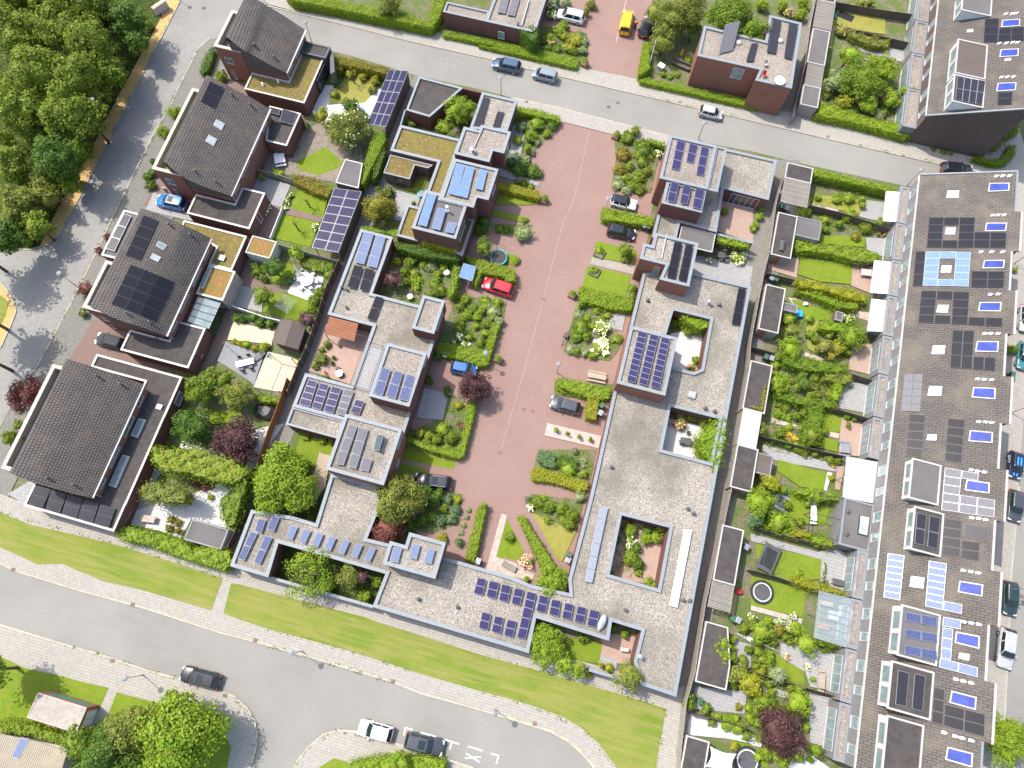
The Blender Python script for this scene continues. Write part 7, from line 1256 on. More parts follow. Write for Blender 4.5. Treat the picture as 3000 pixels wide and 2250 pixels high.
car('teal car at the right edge beside the green shrub', 'hatch', ('teal', (.05, .2, .22)), '31 2190,1500', '31 2215,1235', z=ZS_ + .08)
# ================================================================ STREET FURNITURE
M['lamp_head'] = plain('lamp_head', (.2, .21, .22), .5)
def lamp(label, base, h=4.2, ring_=False, head=.34, z=.1):
    x, y = PT(base)[0]; r = thing('street_lamp', label, 'street lamp', (x, y, z)); b = MB()
    b.tube([(x, y, z), (x, y, z + .9), (x, y, z + .95), (x, y, h)], [.075, .075, .05, .045], 8); b.build('pole', M['steel'], r)
    b = MB().lathe(x, y, [(.09, h - .25), (.12, h - .05), (head, h), (head, h + .05), (head * .6, h + .12), (.04, h + .16)], 20); b.build('head', M['lamp_head'], r)
    MB().lathe(x, y, [(head * .5, h + .121), (head * .5, h + .14)], 16).build('cap', M['grey'], r)
    return r
for l, b_, h_ in (('street lamp behind the corner house with chimney pipes, upper street', '20 188,772', 3.9), ('street lamp at the kerb above the two panelled upper storeys', '20 1783,1130', 3.9), ('lamp post behind the white car with the black roof', '21 1030,205', 3.9), ('lamp post standing in the court by the picnic table hedge', '21 640,1500', 3.6), ('lamp post in the U-shaped hedge corner by the wooden planter', '11 2005,1420', 4.0),
        ('street lamp on the shady west pavement beside the red shrub', '01 615,795', 3.9), ('leaning street lamp by the wood on the yellow path', '00 940,1045', 6.5), ('street lamp at the top of the yellow path', '00 1432,-5', 4.2), ('street lamp casting a round shadow on the lower left pavement', '03 1162,905', 4.3), ('street lamp on the pavement between the verge and the lower street', '13 512,712', 4.3), ('street lamp at the kerb near the yellow kerb marks', '23 138,1182', 4.2),
        ('street lamp behind the sedum-roofed corner house', '10 592,345', 4.0), ('street lamp beside the end house of the long terrace', '30 1262,1505', 4.0), ('street lamp on the east street leaning over the dark teal car', '33 2035,213', 4.2), ('street lamp casting a shadow beside the striped car', '32 2105,305', 4.2), ('street lamp beside the third terraced house on the east street', '31 2125,620', 4.2)): lamp(l, b_, h_)
for s_ in ("20 1058,865 1132,830 395,828 1635,832", "22 375,275 445,290", "21 530,903", "22 178,625", "03 110,52 1078,335 2070,625", "13 1250,958 1055,1425", "23 460,1300", "30 622,1110", "03 915,790 1825,1070", "00 1650,65", "33 2195,270"):
    for q in toks(s_):
        x, y = W(*q); t_ = .135 if q[0] in ('03', '13', '23') and q[2] not in (958.,) else .112
        if q[0] in ('20', '22', '21', '33') : t_ = .12 if q[1] in (395., 1635.) else .086
        o = MB().rbox(x, y, 0, .5, .42, t_ + .012, .05).build('drain_cover', M['brickpath']); o['kind'] = 'structure'
# ================================================================ SHEDS, FENCES, CARPORTS
def shed(label, s, z=2.5, wall='timber', roof='bitumen', cm='white_trim', name='shed', cat='shed', door=None, cop=.12):
    p = ccw(square_up(PT(s, z))); r = thing(name, label, cat, cen(p)); wo, p = mass(r, 'wall', p, z, wall, roof, cop, 0, (), .07, cm, False, .1)
    if door:
        y = min(q[1] for q in p); x0, x1 = min(q[0] for q in p), max(q[0] for q in p); xa = x0 + (x1 - x0) * door; window_m(r, 'y', y, -1, xa, .1, xa + .85, 2.05, 'wood_red', 'wood_red', 1, 'door', .1)
    return r
def slats(label, s, z=2.4):
    p = ccw(square_up(PT(s, z))); r = thing('slatted_canopy', label, 'canopy', cen(p)); x0, x1, y0, y1 = min(q[0] for q in p), max(q[0] for q in p), min(q[1] for q in p), max(q[1] for q in p)
    b = MB(); n = int((y1 - y0) / .17)
    for k in range(n): y = y0 + (k + .5) * (y1 - y0) / n; b.box(x0, y - .055, z - .04, x1, y + .055, z)
    b.build('slats', M['timber'], r); b = MB()
    for x in (x0 + .1, x1 - .1): b.box(x - .04, y0, z - .16, x + .04, y1, z - .042)
    for x, y in ((x0 + .1, y0 + .1), (x1 - .1, y0 + .1), (x1 - .1, y1 - .1), (x0 + .1, y1 - .1)): b.box(x - .05, y - .05, 0, x + .05, y + .05, z - .16)
    b.build('frame', M['timber'], r); return r
def fence(label, s, h=1.8, m='timber_dark', post=None, th=.05, step=1.8, z0=0.0):
    P = PT(s, h); r = thing('fence', label, 'fence', cen(P)); b, c = MB(), MB()
    for a, e in zip(P, P[1:]):
        a, e = Vector(a), Vector(e); L = (e - a).length; rt = math.atan2(e.y - a.y, e.x - a.x); m_ = (a + e) / 2; b.rbox(m_.x, m_.y, z0 + .05, L, th, h, rt)
        for k in range(int(L / step) + 1): q = a + (e - a) * min(1, k * step / L); c.rbox(q.x, q.y, z0, .1, .12, h + .06, rt)
    b.build('panels', M[m], r); c.build('posts', M[post or m], r); return r
fence('dark board fence along the alley behind the west gardens', "11 805,582 700,805 615,1080 540,1290 470,1440 385,1650", 1.9, 'timber_dark', 'wood'); fence('bright orange-brown board fence along the lower alley', "12 385,20 330,190 230,450 150,700", 1.9, 'timber_warm'); fence('weathered fence under the leafy screen at the lower alley', "12 130,740 60,900 02 1960,1150 1830,1400", 1.8, 'timber_dark')
fence('plank fence behind the white picnic bench', "10 150,1370 280,1400 430,1450", 1.5, 'timber'); fence('slatted fence by the round lime tree', "11 310,455 540,520 800,590", 1.6, 'timber'); fence('short gate fence beside the grey porch with panels', "10 500,920 550,1000", 1.8, 'timber')
fence('low white garden wall beside the striped lawns', "11 348,158 250,405", .9, 'render_white', th=.12); fence('white wall between the round tables and the yellow patio', "01 1880,955 2140,1045 11 330,1075", 1.2, 'render_white', th=.12)
for l, s_ in (('dark slatted fence above the trampoline garden', "30 690,15 1000,70 1345,120"), ('dark slatted fence under the plant-covered strip', "30 860,245 1310,350"), ('long dark slatted fence between first and second terrace gardens', "31 480,140 750,205 1150,335"), ('dark fence panel at the brick patio of the fourth garden', "31 830,1510 990,1560"), ('dark fence beside the white bench', "32 700,270 960,350"), ('dark fence under the vegetable garden', "32 90,490 400,570 770,655"), ('grey fence between trampoline lawns', "33 0,55 200,105 350,160"), ('fence beside the arched hedge garden bins', "31 140,690 360,745"),
              ('dark fence under the picnic table garden', "32 80,1240 330,1310 680,1400"), ('brown fence below the kidney-shaped lawn', "33 0,875 280,960 680,1075"), ('fence by the plank gate of the fourth garden', "31 20,1290 200,1340"), ('dark fence across the bottom patio', "23 1740,1225 2050,1290 2212,1350"), ('fence end by the white awning', "31 950,1170 1030,1200"), ('slatted fence above the square lawn', "31 830,590 990,610")): fence(l, s_, 1.6)
fence('high weathered plank fence along the north alley', "30 525,0 480,215 440,520 400,700 350,930", 2.3, 'timber')
fence('high weathered plank fence along the alley behind the terrace gardens', "30 250,1480 31 205,130 150,520 105,700 40,1040 0,1250 22 2165,520 2100,720 2000,1180 23 1850,300 1760,880 1690,1130 1640,1600", 2.3, 'timber')
shed('garden shed with a frosted grey roof by the trampoline garden', "30 500,228 640,256 600,535 462,500", 2.5, 'timber', 'bitumen_grey'); shed('small shed with a grey roof beside the wild garden hedge', "30 430,682 566,715 540,872 400,842", 2.5, 'timber', 'bitumen_grey'); shed('shed with white-edged roof cut by the top photo edge', "30 545,-120 690,-90 690,22 545,2", 2.5)
slats('slatted timber canopy above the frosted shed roof', "30 530,15 690,25 650,245 505,222"); slats('slatted timber canopy between frosted and small grey shed', "30 470,512 600,540 565,712 425,680")
shed('first shed of the terrace gardens, dark roof by the street', "30 300,1316 510,1366 480,1480 272,1440"); slats('slatted canopy behind the first garden shed', "30 272,1445 478,1485 31 470,130 238,112")
shed('shed with a roof box lying on its grey roof', "31 225,198 375,232 325,575 162,535", door=.25); rb = PT("31 252,470", 2.6)[0]; r = thing('roof_box', 'black car roof box lying on the second shed roof', 'roof box', (*rb, 2.45)); MB().obox((*rb, 2.65), (.3, .0, 0), (.0, .85, 0), (0, 0, .18)).build('shell', M['darkgrey'], r, bevel=.12)
shed('grey flat carport beside the roof box shed', "31 375,236 570,270 555,430 350,375", 2.3, 'timber', 'bitumen_grey', 'grey', 'carport', 'carport'); shed('long dark-roofed shed with an orange door below the square lawn', "31 125,782 280,818 220,1180 60,1140", door=.15)
shed('dark-roofed shed edged with yellow creeper beside the vegetable garden', "31 5,1402 175,1442 32 108,308 -72,265"); shed('white-roofed shed below the creeper-edged one', "22 2150,272 2296,305 2255,592 2108,550", 2.5, 'timber', 'canvas'); shed('dark shed next to the brown lean-to', "22 2105,562 32 55,595 8,940 22 2042,905", door=.3); shed('dark-roofed shed beside the netted trampoline', "22 1985,1210 2155,1255 23 2080,180 1905,135"); slats('slatted grey canopy below the netted trampoline shed', "23 1895,142 2075,185 2048,400 1860,355", 2.4)
shed('large dark shed overgrown by climber trees', "23 1850,472 2025,520 2040,830 2012,1030 1762,955"); shed('dark shed beside the white shade sail', "23 1685,1396 1870,1445 1830,1760 1635,1760")
shed('brown lean-to shelter at the dark shed', "32 55,625 178,655 155,815 20,780", 2.2, 'timber_dark', 'timber_dark', 'grey', 'lean_to', 'shelter'); shed('small grey garden lean-to by the long shed', "31 262,925 375,955 375,1015 255,985", 2.0, 'timber', 'bitumen_grey', 'grey'); shed('brown garden box hut with green hatch by the white-flowering shrub', "31 690,1000 745,1010 742,1080 682,1072", 1.6, 'timber_dark', 'timber_dark', 'grey', 'play_hut', 'hut')
shed('white garden cube shed with a red-green sedum roof', "11 110,384 300,440 250,572 55,522", 2.4, 'render_white', 'sedum_red'); shed('flat dark garden shed with white edge above the panelled carport', "10 862,1287 1000,1325 965,1525 785,1475", 2.5, 'timber_dark', 'bitumen_grey'); shed('low grey flat roof beside the white terrace', "02 1560,1165 1855,1250 1785,1400 1490,1335", 2.0, 'render_white', 'bitumen_grey', 'grey')
def carport(label, s, nx, ny, mt, z, side):
    p = ccw(PT(s, z)); r = thing('solar_carport', label, 'carport', cen(p)); MB().prism(p, z - .15, z, 0, 0, (), True).build('roof_deck', M['white_trim'], r); panels(r, s, z, nx, ny, mt, 'alu', gap=.02, h=.02); b = MB()
    for q in inset(p, .25): b.box(q[0] - .06, q[1] - .06, 0, q[0] + .06, q[1] + .06, z - .15)
    b.build('posts', M['wood'], r); q = PT(side, z); a, c = Vector(q[0]), Vector(q[1]); m_ = (a + c) / 2; MB().rbox(m_.x, m_.y, 0, (c - a).length, .08, z - .16, math.atan2(c.y - a.y, c.x - a.x)).build('side_wall', M['timber_dark'], r)
carport('carport roofed with fifteen black solar panels beside the corner bungalow', "10 1215,565 1372,575 1190,1028 1042,1005", 3, 5, 'pv_navy', 2.9, "10 1368,585 1188,1020"); carport('large carport roofed with dark violet solar panels beside the striped lawns', "11 772,2 995,32 805,525 592,485", 2, 7, 'pv_navy', 2.9, "11 990,40 803,520")
gs = thing('gabled_shed', 'brown gabled garden shed between the yellow patio and the alley fence', 'shed', PT("11 400,1180")[0]); P = [Vector((*W('11', x, y, z), z)) for x, y, z in ((340, 1070, 2.1), (440, 1085, 2.7), (545, 1115, 2.1), (480, 1312, 2.1), (375, 1280, 2.7), (265, 1252, 2.1))]
b = slab([P[0], P[1], P[4], P[5]], 0, .06, None); slab([P[1], P[2], P[3], P[4]], 0, .06, None, b); b.build('roof', M['timber_dark'], gs); MB().prism(ccw(inset(ccw([(P[k].x, P[k].y) for k in (0, 2, 3, 5)]), .25)), 0, 2.1).build('wall', M['timber_dark'], gs)
pg = thing('pergola', 'white-framed pergola over the yellow paved patio with chairs', 'pergola', PT("11 280,1490")[0]); q = PT("11 240,1332 425,1380 318,1648 122,1612", 2.4); b = MB(); c = [Vector((*k, 2.4)) for k in q]
for i in range(4): b.tube([c[i], c[(i + 1) % 4]], .07, 6); b.tube([(c[i].x, c[i].y, 0), c[i]], .07, 6)
b.build('frame', M['white_trim'], pg); b = MB(); b.tube([c[1].lerp(c[0], .15), c[2].lerp(c[3], .15)], .05, 6); b.build('rail', M['white_trim'], pg)
# kiosk with graffiti
kz = 2.7; kp = ccw(square_up(PT("03 305,1055 705,1168 612,1372 218,1250", kz))); ks = thing('kiosk', 'small orange brick kiosk with pale flat roof and green graffiti', 'kiosk', cen(kp)); M['brick_orange'] = bricks('brick_orange', (.42, .15, .08), (.36, .13, .07), (.25, .17, .13), .21, .065, .01, .9, (.3, .13, .09), .5)
mass(ks, 'wall', kp, kz, 'brick_orange', 'render_white', .12, 0, (), .04, 'gutter', False); M['roof_pale'] = mottled('roof_pale', [(.34, .3, .25), (.4, .36, .31), (.25, .22, .18), (.43, .4, .36)], (.5, 2, 9)); ks.children[0].children[1].data.materials[0] = M['roof_pale']
yk = max(p[1] for p in kp); xk0, xk1 = min(p[0] for p in kp), max(p[0] for p in kp)
for nm, mt_, cl, n_, sc_ in (('graffiti_background', 'graf_purple', (.28, .1, .38), 26, .34), ('graffiti', 'graf_green', (.02, .32, .1), 22, .24)):
    M[mt_] = plain(mt_, cl, .6); b = MB(); rr = random.Random(3)
    for k in range(n_):
        x = xk0 + .7 + (xk1 - xk0 - 1.4) * k / (n_ - 1); z = 1.35 + .3 * math.sin(k * 1.7); s2 = sc_ * rr.uniform(.7, 1.3); y = yk + (.004 if n_ == 26 else .009) + k * .0002
        a = [(x + s2 * math.cos(t) * rr.uniform(.7, 1.2), z + s2 * 1.5 * math.sin(t)) for t in [i * .785 for i in range(8)]]; i = len(b.v); b.v += [(p, y, q) for p, q in a]; b.f.append(tuple(range(i + 7, i - 1, -1))); b.m.append(0)
    b.build(nm, M[mt_], ks)
window_m(ks, 'x', xk1, 1, cen(kp)[1] - .9, .1, cen(kp)[1] + .9, 2.2, 'render_white', 'white_trim', 2, 'door')
cr = thing('corrugated_shed', 'long shed with cream corrugated roof and one pale skylight in the bottom left corner', 'shed', PT("03 200,1500")[0]); P = PT("03 -60,1370 560,1490 470,1760 -60,1640", 2.6); MB().prism(ccw(inset(ccw(P), .3)), 0, 2.5).build('wall', M['timber'], cr); M['corrugated'] = bricks('corrugated', (.36, .31, .23), (.32, .28, .2), (.14, .12, .09), .24, 9.0, .05, .7, (.4, .33, .22), .6)
b = MB().prism(ccw(P), 2.5, 2.62); b.build('roof', M['corrugated'], cr); plate(cr, 'rooflight', "03 165,1412 238,1425 150,1588 95,1570", 2.62, 'pv_pale', 'white_trim', .05, .05)
# ================================================================ GARDEN FURNITURE
def rectf(s, z): P = PT(s, z); a, c, d = Vector(P[0]), Vector(P[1]), Vector(P[2]); return (a + d) / 2, (c - a).length, (d - c).length, math.atan2(c.y - a.y, c.x - a.x)
def put(o, par): o.parent = par; return o
def chair(label, x, y, rz, m='darkgrey', g_=None, z=.06):
    r = thing('garden_chair', label, 'chair', (x, y, z), rz, g_); b = MB().box(-.24, -.24, .4, .24, .24, .45); put(b.build('seat', M[m]), r); put(MB().obox((-.24, 0, .68), (.02, 0, -.0), (0, .23, 0), (-.05, 0, .24)).build('backrest', M[m]), r)
    for sx, sy in ((1, 1), (1, -1), (-1, 1), (-1, -1)): put(MB().box(sx * .21 - .02, sy * .21 - .02, 0, sx * .21 + .02, sy * .21 + .02, .4).build('leg', M[m]), r)
    return r
def table(label, s, m='white', top=.74, name='garden_table', z=.06, legs=True):
    c, lx, ly, rt = rectf(s, top); r = thing(name, label, 'table', (c.x, c.y, z), rt); put(MB().box(-lx / 2, -ly / 2, top - .05 - z, lx / 2, ly / 2, top - z).build('tabletop', M[m], bevel=.015), r)
    for sx, sy in ((1, 1), (1, -1), (-1, 1), (-1, -1)): put(MB().box(sx * (lx / 2 - .1) - .03, sy * (ly / 2 - .1) - .03, 0, sx * (lx / 2 - .1) + .03, sy * (ly / 2 - .1) + .03, top - .05 - z).build('leg', M[m]), r)
    return r, c, lx, ly, rt
def rtable(label, s, rad, m='white', top=.74, z=.06):
    x, y = PT(s, top)[0]; r = thing('round_table', label, 'table', (x, y, z)); put(MB().lathe(0, 0, [(rad - .02, top - .05 - z), (rad, top - .03 - z), (rad, top - z), (rad - .02, top + .01 - z)], 28).build('tabletop', M[m]), r); put(MB().lathe(0, 0, [(.3, 0), (.28, .03), (.05, .06), (.04, top - .05 - z)], 12).build('pedestal', M['grey']), r); return x, y
def picnic(label, s, m):
    r, c, lx, ly, rt = table(label, s, m, .75, 'picnic_table')
    for sy in (-1, 1): put(MB().box(-lx / 2, sy * (ly / 2 + .28) - .13, .38, lx / 2, sy * (ly / 2 + .28) + .13, .43).build('bench', M[m]), r)
    put(MB().box(-.05, -ly / 2 - .3, .3, .05, ly / 2 + .3, .37).build('brace', M[m]), r); return r
x, y = rtable('large round pale table with chairs on the white patio', '11 548,745', .95, 'white_trim')
for k in range(6): a = k * 1.05 + .2; chair('pale wire chair round the large patio table', x + 1.35 * math.cos(a), y + 1.35 * math.sin(a), a + math.pi, 'steel', 'wire chairs round the large patio table')
pr = PT("11 490,700")[0]; r = thing('parasol', 'closed white parasol beside the large round table', 'parasol', (*pr, .06)); b = MB(); b.tube([(0, 0, 0), (0, 0, 2.7)], .035, 8); put(b.build('pole', M['white_trim']), r); put(MB().lathe(0, 0, [(.16, 1.1), (.2, 1.3), (.14, 2.0), (.06, 2.65), (.01, 2.75)], 12).build('canopy', M['canvas']), r); put(MB().box(-.4, -.4, 0, .4, .4, .08).build('base', M['grey']), r)
r_, c, lx, ly, rt = table('long white dining table on the slate patio', "01 1905,1410 2050,1375 2060,1420", 'white'); 
for k, (u, v) in enumerate(((-.6, .75), (.6, .75), (-.6, -.75), (.6, -.75))): p = c + Vector((math.cos(rt) * u - math.sin(rt) * v, math.sin(rt) * u + math.cos(rt) * v)); chair('dark chair at the long white dining table', p.x, p.y, rt - math.pi / 2 * (1 if v > 0 else -1), 'darkgrey', 'dark chairs at the long white table')
p = PT("01 2095,1370", .4)[0]; r = thing('lounger', 'dark reclining lounger beside the long white table', 'lounger', (*p, .06), .9); put(MB().box(-.9, -.32, .28, .4, .32, .34).build('bed', M['darkgrey']), r); put(MB().obox((.7, 0, .5), (.34, 0, .2), (0, .32, 0), (-.02, 0, .03)).build('backrest', M['darkgrey']), r); put(MB().box(-.85, -.28, 0, .35, -.24, .28).box(-.85, .24, 0, .35, .28, .28).build('frame', M['grey']), r)
p = PT("01 1885,1325", .06)[0]; r = thing('parasol', 'dark parasol base with pole on the slate patio', 'parasol', (*p, .06)); put(MB().lathe(0, 0, [(.3, 0), (.3, .08), (.05, .1)], 16).build('base', M['darkgrey']), r); put(MB().tube([(0, 0, .08), (0, 0, 2.3)], .04, 8).build('pole', M['grey']), r)
picnic('white wooden picnic table on the gravel by the brick wall', "10 290,1250 375,1235 365,1310", 'white'); table('small dark square table beside the brick extension', "10 435,1160 480,1160 480,1190", 'darkgrey')
picnic('weathered wooden picnic table beside the leafy hedge', "21 895,1490 1045,1520 1035,1560", 'wood'); picnic('white picnic table with two benches under the wires', "32 490,1050 540,1055 530,1175", 'white'); picnic('brown wooden picnic table on the grey patio with planks', "33 560,890 610,900 595,1020", 'wood'); picnic('pale blue picnic table on the speckled patio', "32 725,545 810,555 805,630", 'steel')
table('pale dining table beside the upper white awning', "31 900,655 985,665 975,715", 'white_trim'); table('grey garden table on the deck with white tiles', "02 1140,1125 1258,1140 1250,1195", 'gutter'); table('black table in the lower tiled patio', "22 1648,500 1735,510 1725,565", 'darkgrey'); table('pale table in the small street patio', "23 1155,680 1225,690 1220,720", 'white_trim'); table('dark dining table in the walled patio', "21 1945,515 2010,525 2000,570", 'darkgrey'); table('black barbecue table on the black patio', "33 665,120 765,145 760,190", 'darkgrey')
for k, (x_, y_) in enumerate(((1700, 470), (1640, 545), (1740, 560))): p = PT("22 %d,%d" % (x_, y_))[0]; chair('black chair at the table in the lower tiled patio', *p, k * 2., 'darkgrey', 'black chairs in the lower tiled patio')
for k, (x_, y_) in enumerate(((1945, 490), (2030, 520), (1960, 590), (2010, 600))): p = PT("21 %d,%d" % (x_, y_))[0]; chair('dark chair at the dining table in the walled patio', *p, k * 1.6, 'darkgrey', 'dark chairs in the walled patio')
x, y = rtable('small white round table in the green patio', '11 1682,685', .42); x, y = rtable('white bistro table in the paved patio', '11 812,1502', .5)
for k, (x_, y_) in enumerate(((805, 1470), (835, 1530))): p = PT("11 %d,%d" % (x_, y_))[0]; chair('dark chair at the white bistro table', *p, 1.5 + k * 3, 'darkgrey', 'dark chairs at the white bistro table')
x, y = rtable('small white table on the gravel path of the green patio', '11 1385,880', .4); x, y = rtable('white round table on the roof terrace', '30 235,650', .0001 + .8, top=6.6, z=5.9)
for k, (s_, l, m) in enumerate((("30 122,520", 'grey lounge chair on the roof terrace', 'gutter'), ("30 112,605", 'lounge chair with a red cushion on the roof terrace', 'tail_red'))): p = PT(s_, 6.3)[0]; chair(l, *p, -1.2, m, None, 5.9)
r = thing('garden_bench', 'grey slatted bench at the end of the court', 'bench', (*PT("22 250,1550")[0], .06), -.22); b = MB()
for k in range(5): b.box(-.95, -.3 + k * .13, .42, .95, -.2 + k * .13, .46)
put(b.build('seat', M['timber']), r); b = MB()
for k in range(3): b.box(-.95, .36, .55 + k * .14, .95, .4, .65 + k * .14)
put(b.build('backrest', M['timber']), r)
for sx in (-.85, .85): put(MB().box(sx - .04, -.3, 0, sx + .04, .4, .42).build('leg', M['grey']), r)
r = thing('garden_bench', 'long dark wooden bench in the conifer garden', 'bench', (*PT("20 1640,545")[0], .06), -.22); put(MB().box(-1.5, -.35, .4, 1.5, .25, .46).build('seat', M['timber_dark']), r); put(MB().box(-1.5, .25, .46, 1.5, .45, .95).build('backrest', M['timber_dark']), r)
for sx in (-1.3, 1.3): put(MB().box(sx - .05, -.3, 0, sx + .05, .3, .4).build('leg', M['timber_dark']), r)
r = thing('dog_kennel', 'small white pet hutch in the conifer garden', 'hutch', (*PT("20 1478,560")[0], .06), -.4); put(MB().box(-.45, -.35, 0, .45, .35, .7).build('body', M['white_trim'], bevel=.02), r); put(MB().obox((0, 0, .76), (.5, 0, 0), (0, .42, 0), (0, 0, .05)).build('roof', M['white']), r)
def planter(label, s, leaf=True, sz=.75, m='wood_red', g_=None, h=.6):
    x, y = PT(s)[0]; r = thing('planter_box', label, 'planter', (x, y, .07), -.25, g_); b = MB(); t = .06; q = sz / 2
    for a in ((-q, -q, q, -q + t), (-q, q - t, q, q), (-q, -q + t, -q + t, q - t), (q - t, -q + t, q, q - t)): b.box(a[0], a[1], 0, a[2], a[3], h)
    put(b.build('box', M[m]), r); put(MB().box(-q + t, -q + t, .05, q - t, q - t, h - .06).build('soil', M['soil']), r)
    if leaf: P, N = crown_pts((0, 0, h + .35), (q * 1.05, q * 1.05, .55), .15, 1.0, 14, .4, -.2); leaf_obj('plant', P, N, NR.uniform(.1, .2, len(P)), [M['leaf_hedge']], r)
for s_, l in (("20 862,535", 'rust-coloured wooden planter with a bush at the street corner hedge'), ("20 1115,1120", 'rust-coloured planter with a bush at the court mouth'), ("20 535,1635", 'rust-coloured planter beside the yellow-green hedge'), ("21 762,878", 'rust-coloured planter with a bush in front of the thick hedge'), ("11 2100,1400", 'rust-coloured planter with a bush at the lamp post hedge')): planter(l, s_, True, 1.0)
for s_ in ("22 630,450", "22 722,476", "22 814,502", "22 908,528"): planter('small square grey planter in the narrow gravel bed', s_, True, .5, 'gutter', 'four small planters in the gravel bed', .35)
for s_, l in (("21 985,540", 'dark square bed frame on the upper court lawn'), ("21 945,690", 'dark square bed frame below the wooden deck'), ("21 1200,580", 'dark square bed frame under the bushy lawn tree')): planter(l, s_, False, 1.4, 'darkgrey', None, .3)
x, y = PT("22 785,620")[0]; r = thing('round_planter', 'round bowl planter with a lime plant in the drive', 'planter', (x, y, .07)); put(MB().lathe(0, 0, [(.3, 0), (.42, .1), (.45, .4), (.4, .42)], 18).build('bowl', M['darkgrey']), r); P, N = crown_pts((0, 0, .5), (.36, .36, .28), .12, 1, 12, .4, -.1); leaf_obj('plant', P, N, NR.uniform(.08, .15, len(P)), [M['leaf_lime']], r)
def bin_(label, s, lid, g_=None):
    x, y = PT(s, .5)[0]; r = thing('wheelie_bin', label, 'bin', (x, y, .06), rnd.uniform(-.4, 0), g_); b = MB(); i = 0; b.v += [(-.24, -.3, .08), (.24, -.3, .08), (.24, .22, .08), (-.24, .22, .08), (-.29, -.36, 1.0), (.29, -.36, 1.0), (.29, .32, 1.0), (-.29, .32, 1.0)]; b.f += [(0, 3, 2, 1), (0, 1, 5, 4), (1, 2, 6, 5), (2, 3, 7, 6), (3, 0, 4, 7), (4, 5, 6, 7)]; b.m += [0] * 6
    put(b.build('bin_body', M['darkgrey'], bevel=.02), r); put(MB().obox((0, -.02, 1.04), (.31, 0, 0), (0, .38, 0), (0, 0, .045)).build('lid', M[lid], bevel=.02), r)
    for sx in (-.22, .22): put(MB().tube([(sx - .03, .3, .11), (sx + .03, .3, .11)], .11, 12).build('wheel', M['rubber']), r)
for s_, l in (("31 250,165 280,178", 'by the first slatted canopy'), ("31 198,750 160,742", 'above the long shed'), ("31 115,1378 160,1390", 'at the plank gate'), ("23 2055,445 2100,460", 'beside the overgrown shed'), ("22 1002,250 990,310", 'behind the tall lime hedge'), ("22 738,1455 730,1495", 'at the meadow lawn end'), ("21 1378,328 1345,320", 'beside the thick clipped hedge'), ("32 2100,0 23 2165,-130", 'at the dark shed edge')):
    q = s_.split(); t = q[0]; a = ' '.join(q[:2]); c = ' '.join(q[2:4]) if len(q) == 4 else t + ' ' + q[2]; bin_('green-lidded wheelie bin ' + l, a, 'binplastic'); bin_('grey-lidded wheelie bin ' + l, c, 'steel')
bin_('green-lidded wheelie bin beside the L-hedge above the blue car', "11 1675,1365", 'binplastic'); bin_('grey-lidded bin near the grey bench', "12 1940,1505", 'steel'); bin_('green bin in the dark bottom patio', "23 1790,1110", 'binplastic')
# trampolines
def tramp(label, s, rx, ry=None, pad='black', mat='black', h=.75, net=False, ring_=None, z=.06):
    x, y = PT(s, h)[0]; r = thing('trampoline', label, 'trampoline', (x, y, z)); 
    if ry is None:
        put(MB().lathe(0, 0, [(rx * .86, h - z), (rx, h - z - .02), (rx, h - z + .05), (rx * .86, h - z + .06)], 32).build('pad', M[pad]), r); put(MB().lathe(0, 0, [(rx * .855, h - z + .062), (rx * .855, h - z + .065)], 32).build('jumping_mat', M[mat]), r)
        if ring_:
            b = MB(); n = 40
            for k in range(n):
                a0, a1 = 2 * math.pi * k / n, 2 * math.pi * (k + 1) / n; b.quad(*[(rr * math.cos(a), rr * math.sin(a), h - z + .075) for rr, a in ((rx * .7, a0), (rx * .76, a0), (rx * .76, a1), (rx * .7, a1))])
            put(b.build('ring_line', M[ring_]), r)
        P = [(rx * math.cos(k * 1.047), rx * math.sin(k * 1.047)) for k in range(6)]
    else:
        put(MB().rbox(0, 0, h - z - .05, rx * 2, ry * 2, h - z, -.24).build('pad', M[pad]), r); put(MB().rbox(0, 0, h - z, rx * 1.5, ry * 1.4, h - z + .02, -.24).build('jumping_mat', M[mat]), r); P = [(sx * rx, sy * ry) for sx in (-1, 1) for sy in (-1, 1)]
    if h > .3:
        for p in P: put(MB().tube([(*p, 0), (*p, h - z)], .035, 6).build('leg', M['steel']), r)
    if net:
        b = MB()
        for p in P: b.tube([(*p, h - z), (p[0], p[1], h + 1.6)], .03, 6)
        for p, q in zip(P, P[1:] + P[:1]): b.tube([(p[0], p[1], h + 1.55), (q[0], q[1], h + 1.55)], .015, 5)
        put(b.build('net_frame', M['frame_dark']), r)
    return r
tramp('teal-rimmed netted trampoline beside the small broad-leaved tree', "21 168,562", 1.25, None, 'teal', 'black', .7, True); tramp('teal-rimmed netted trampoline behind the blossomed tree', "10 948,930", 1.5, None, 'teal', 'black', .7, True); tramp('sunken rectangular trampoline with a turquoise edge', "30 768,132", 1.7, 1.0, 'teal', 'black', .14); tramp('round black trampoline with a white ring on the square lawn', "33 90,235", 1.45, None, 'black', 'darkgrey', .16, False, 'white'); tramp('round black trampoline with white ring at the bottom edge', "33 -30,1600", 1.55, None, 'black', 'darkgrey', .16, False, 'white')
tramp('rectangular netted trampoline with a cream line', "32 145,1480", 1.05, 1.7, 'darkgrey', 'black', .8, True); tramp('sunken rectangular trampoline with a grey edge', "32 262,1035", 1.15, 1.0, 'steel', 'darkgrey', .14)
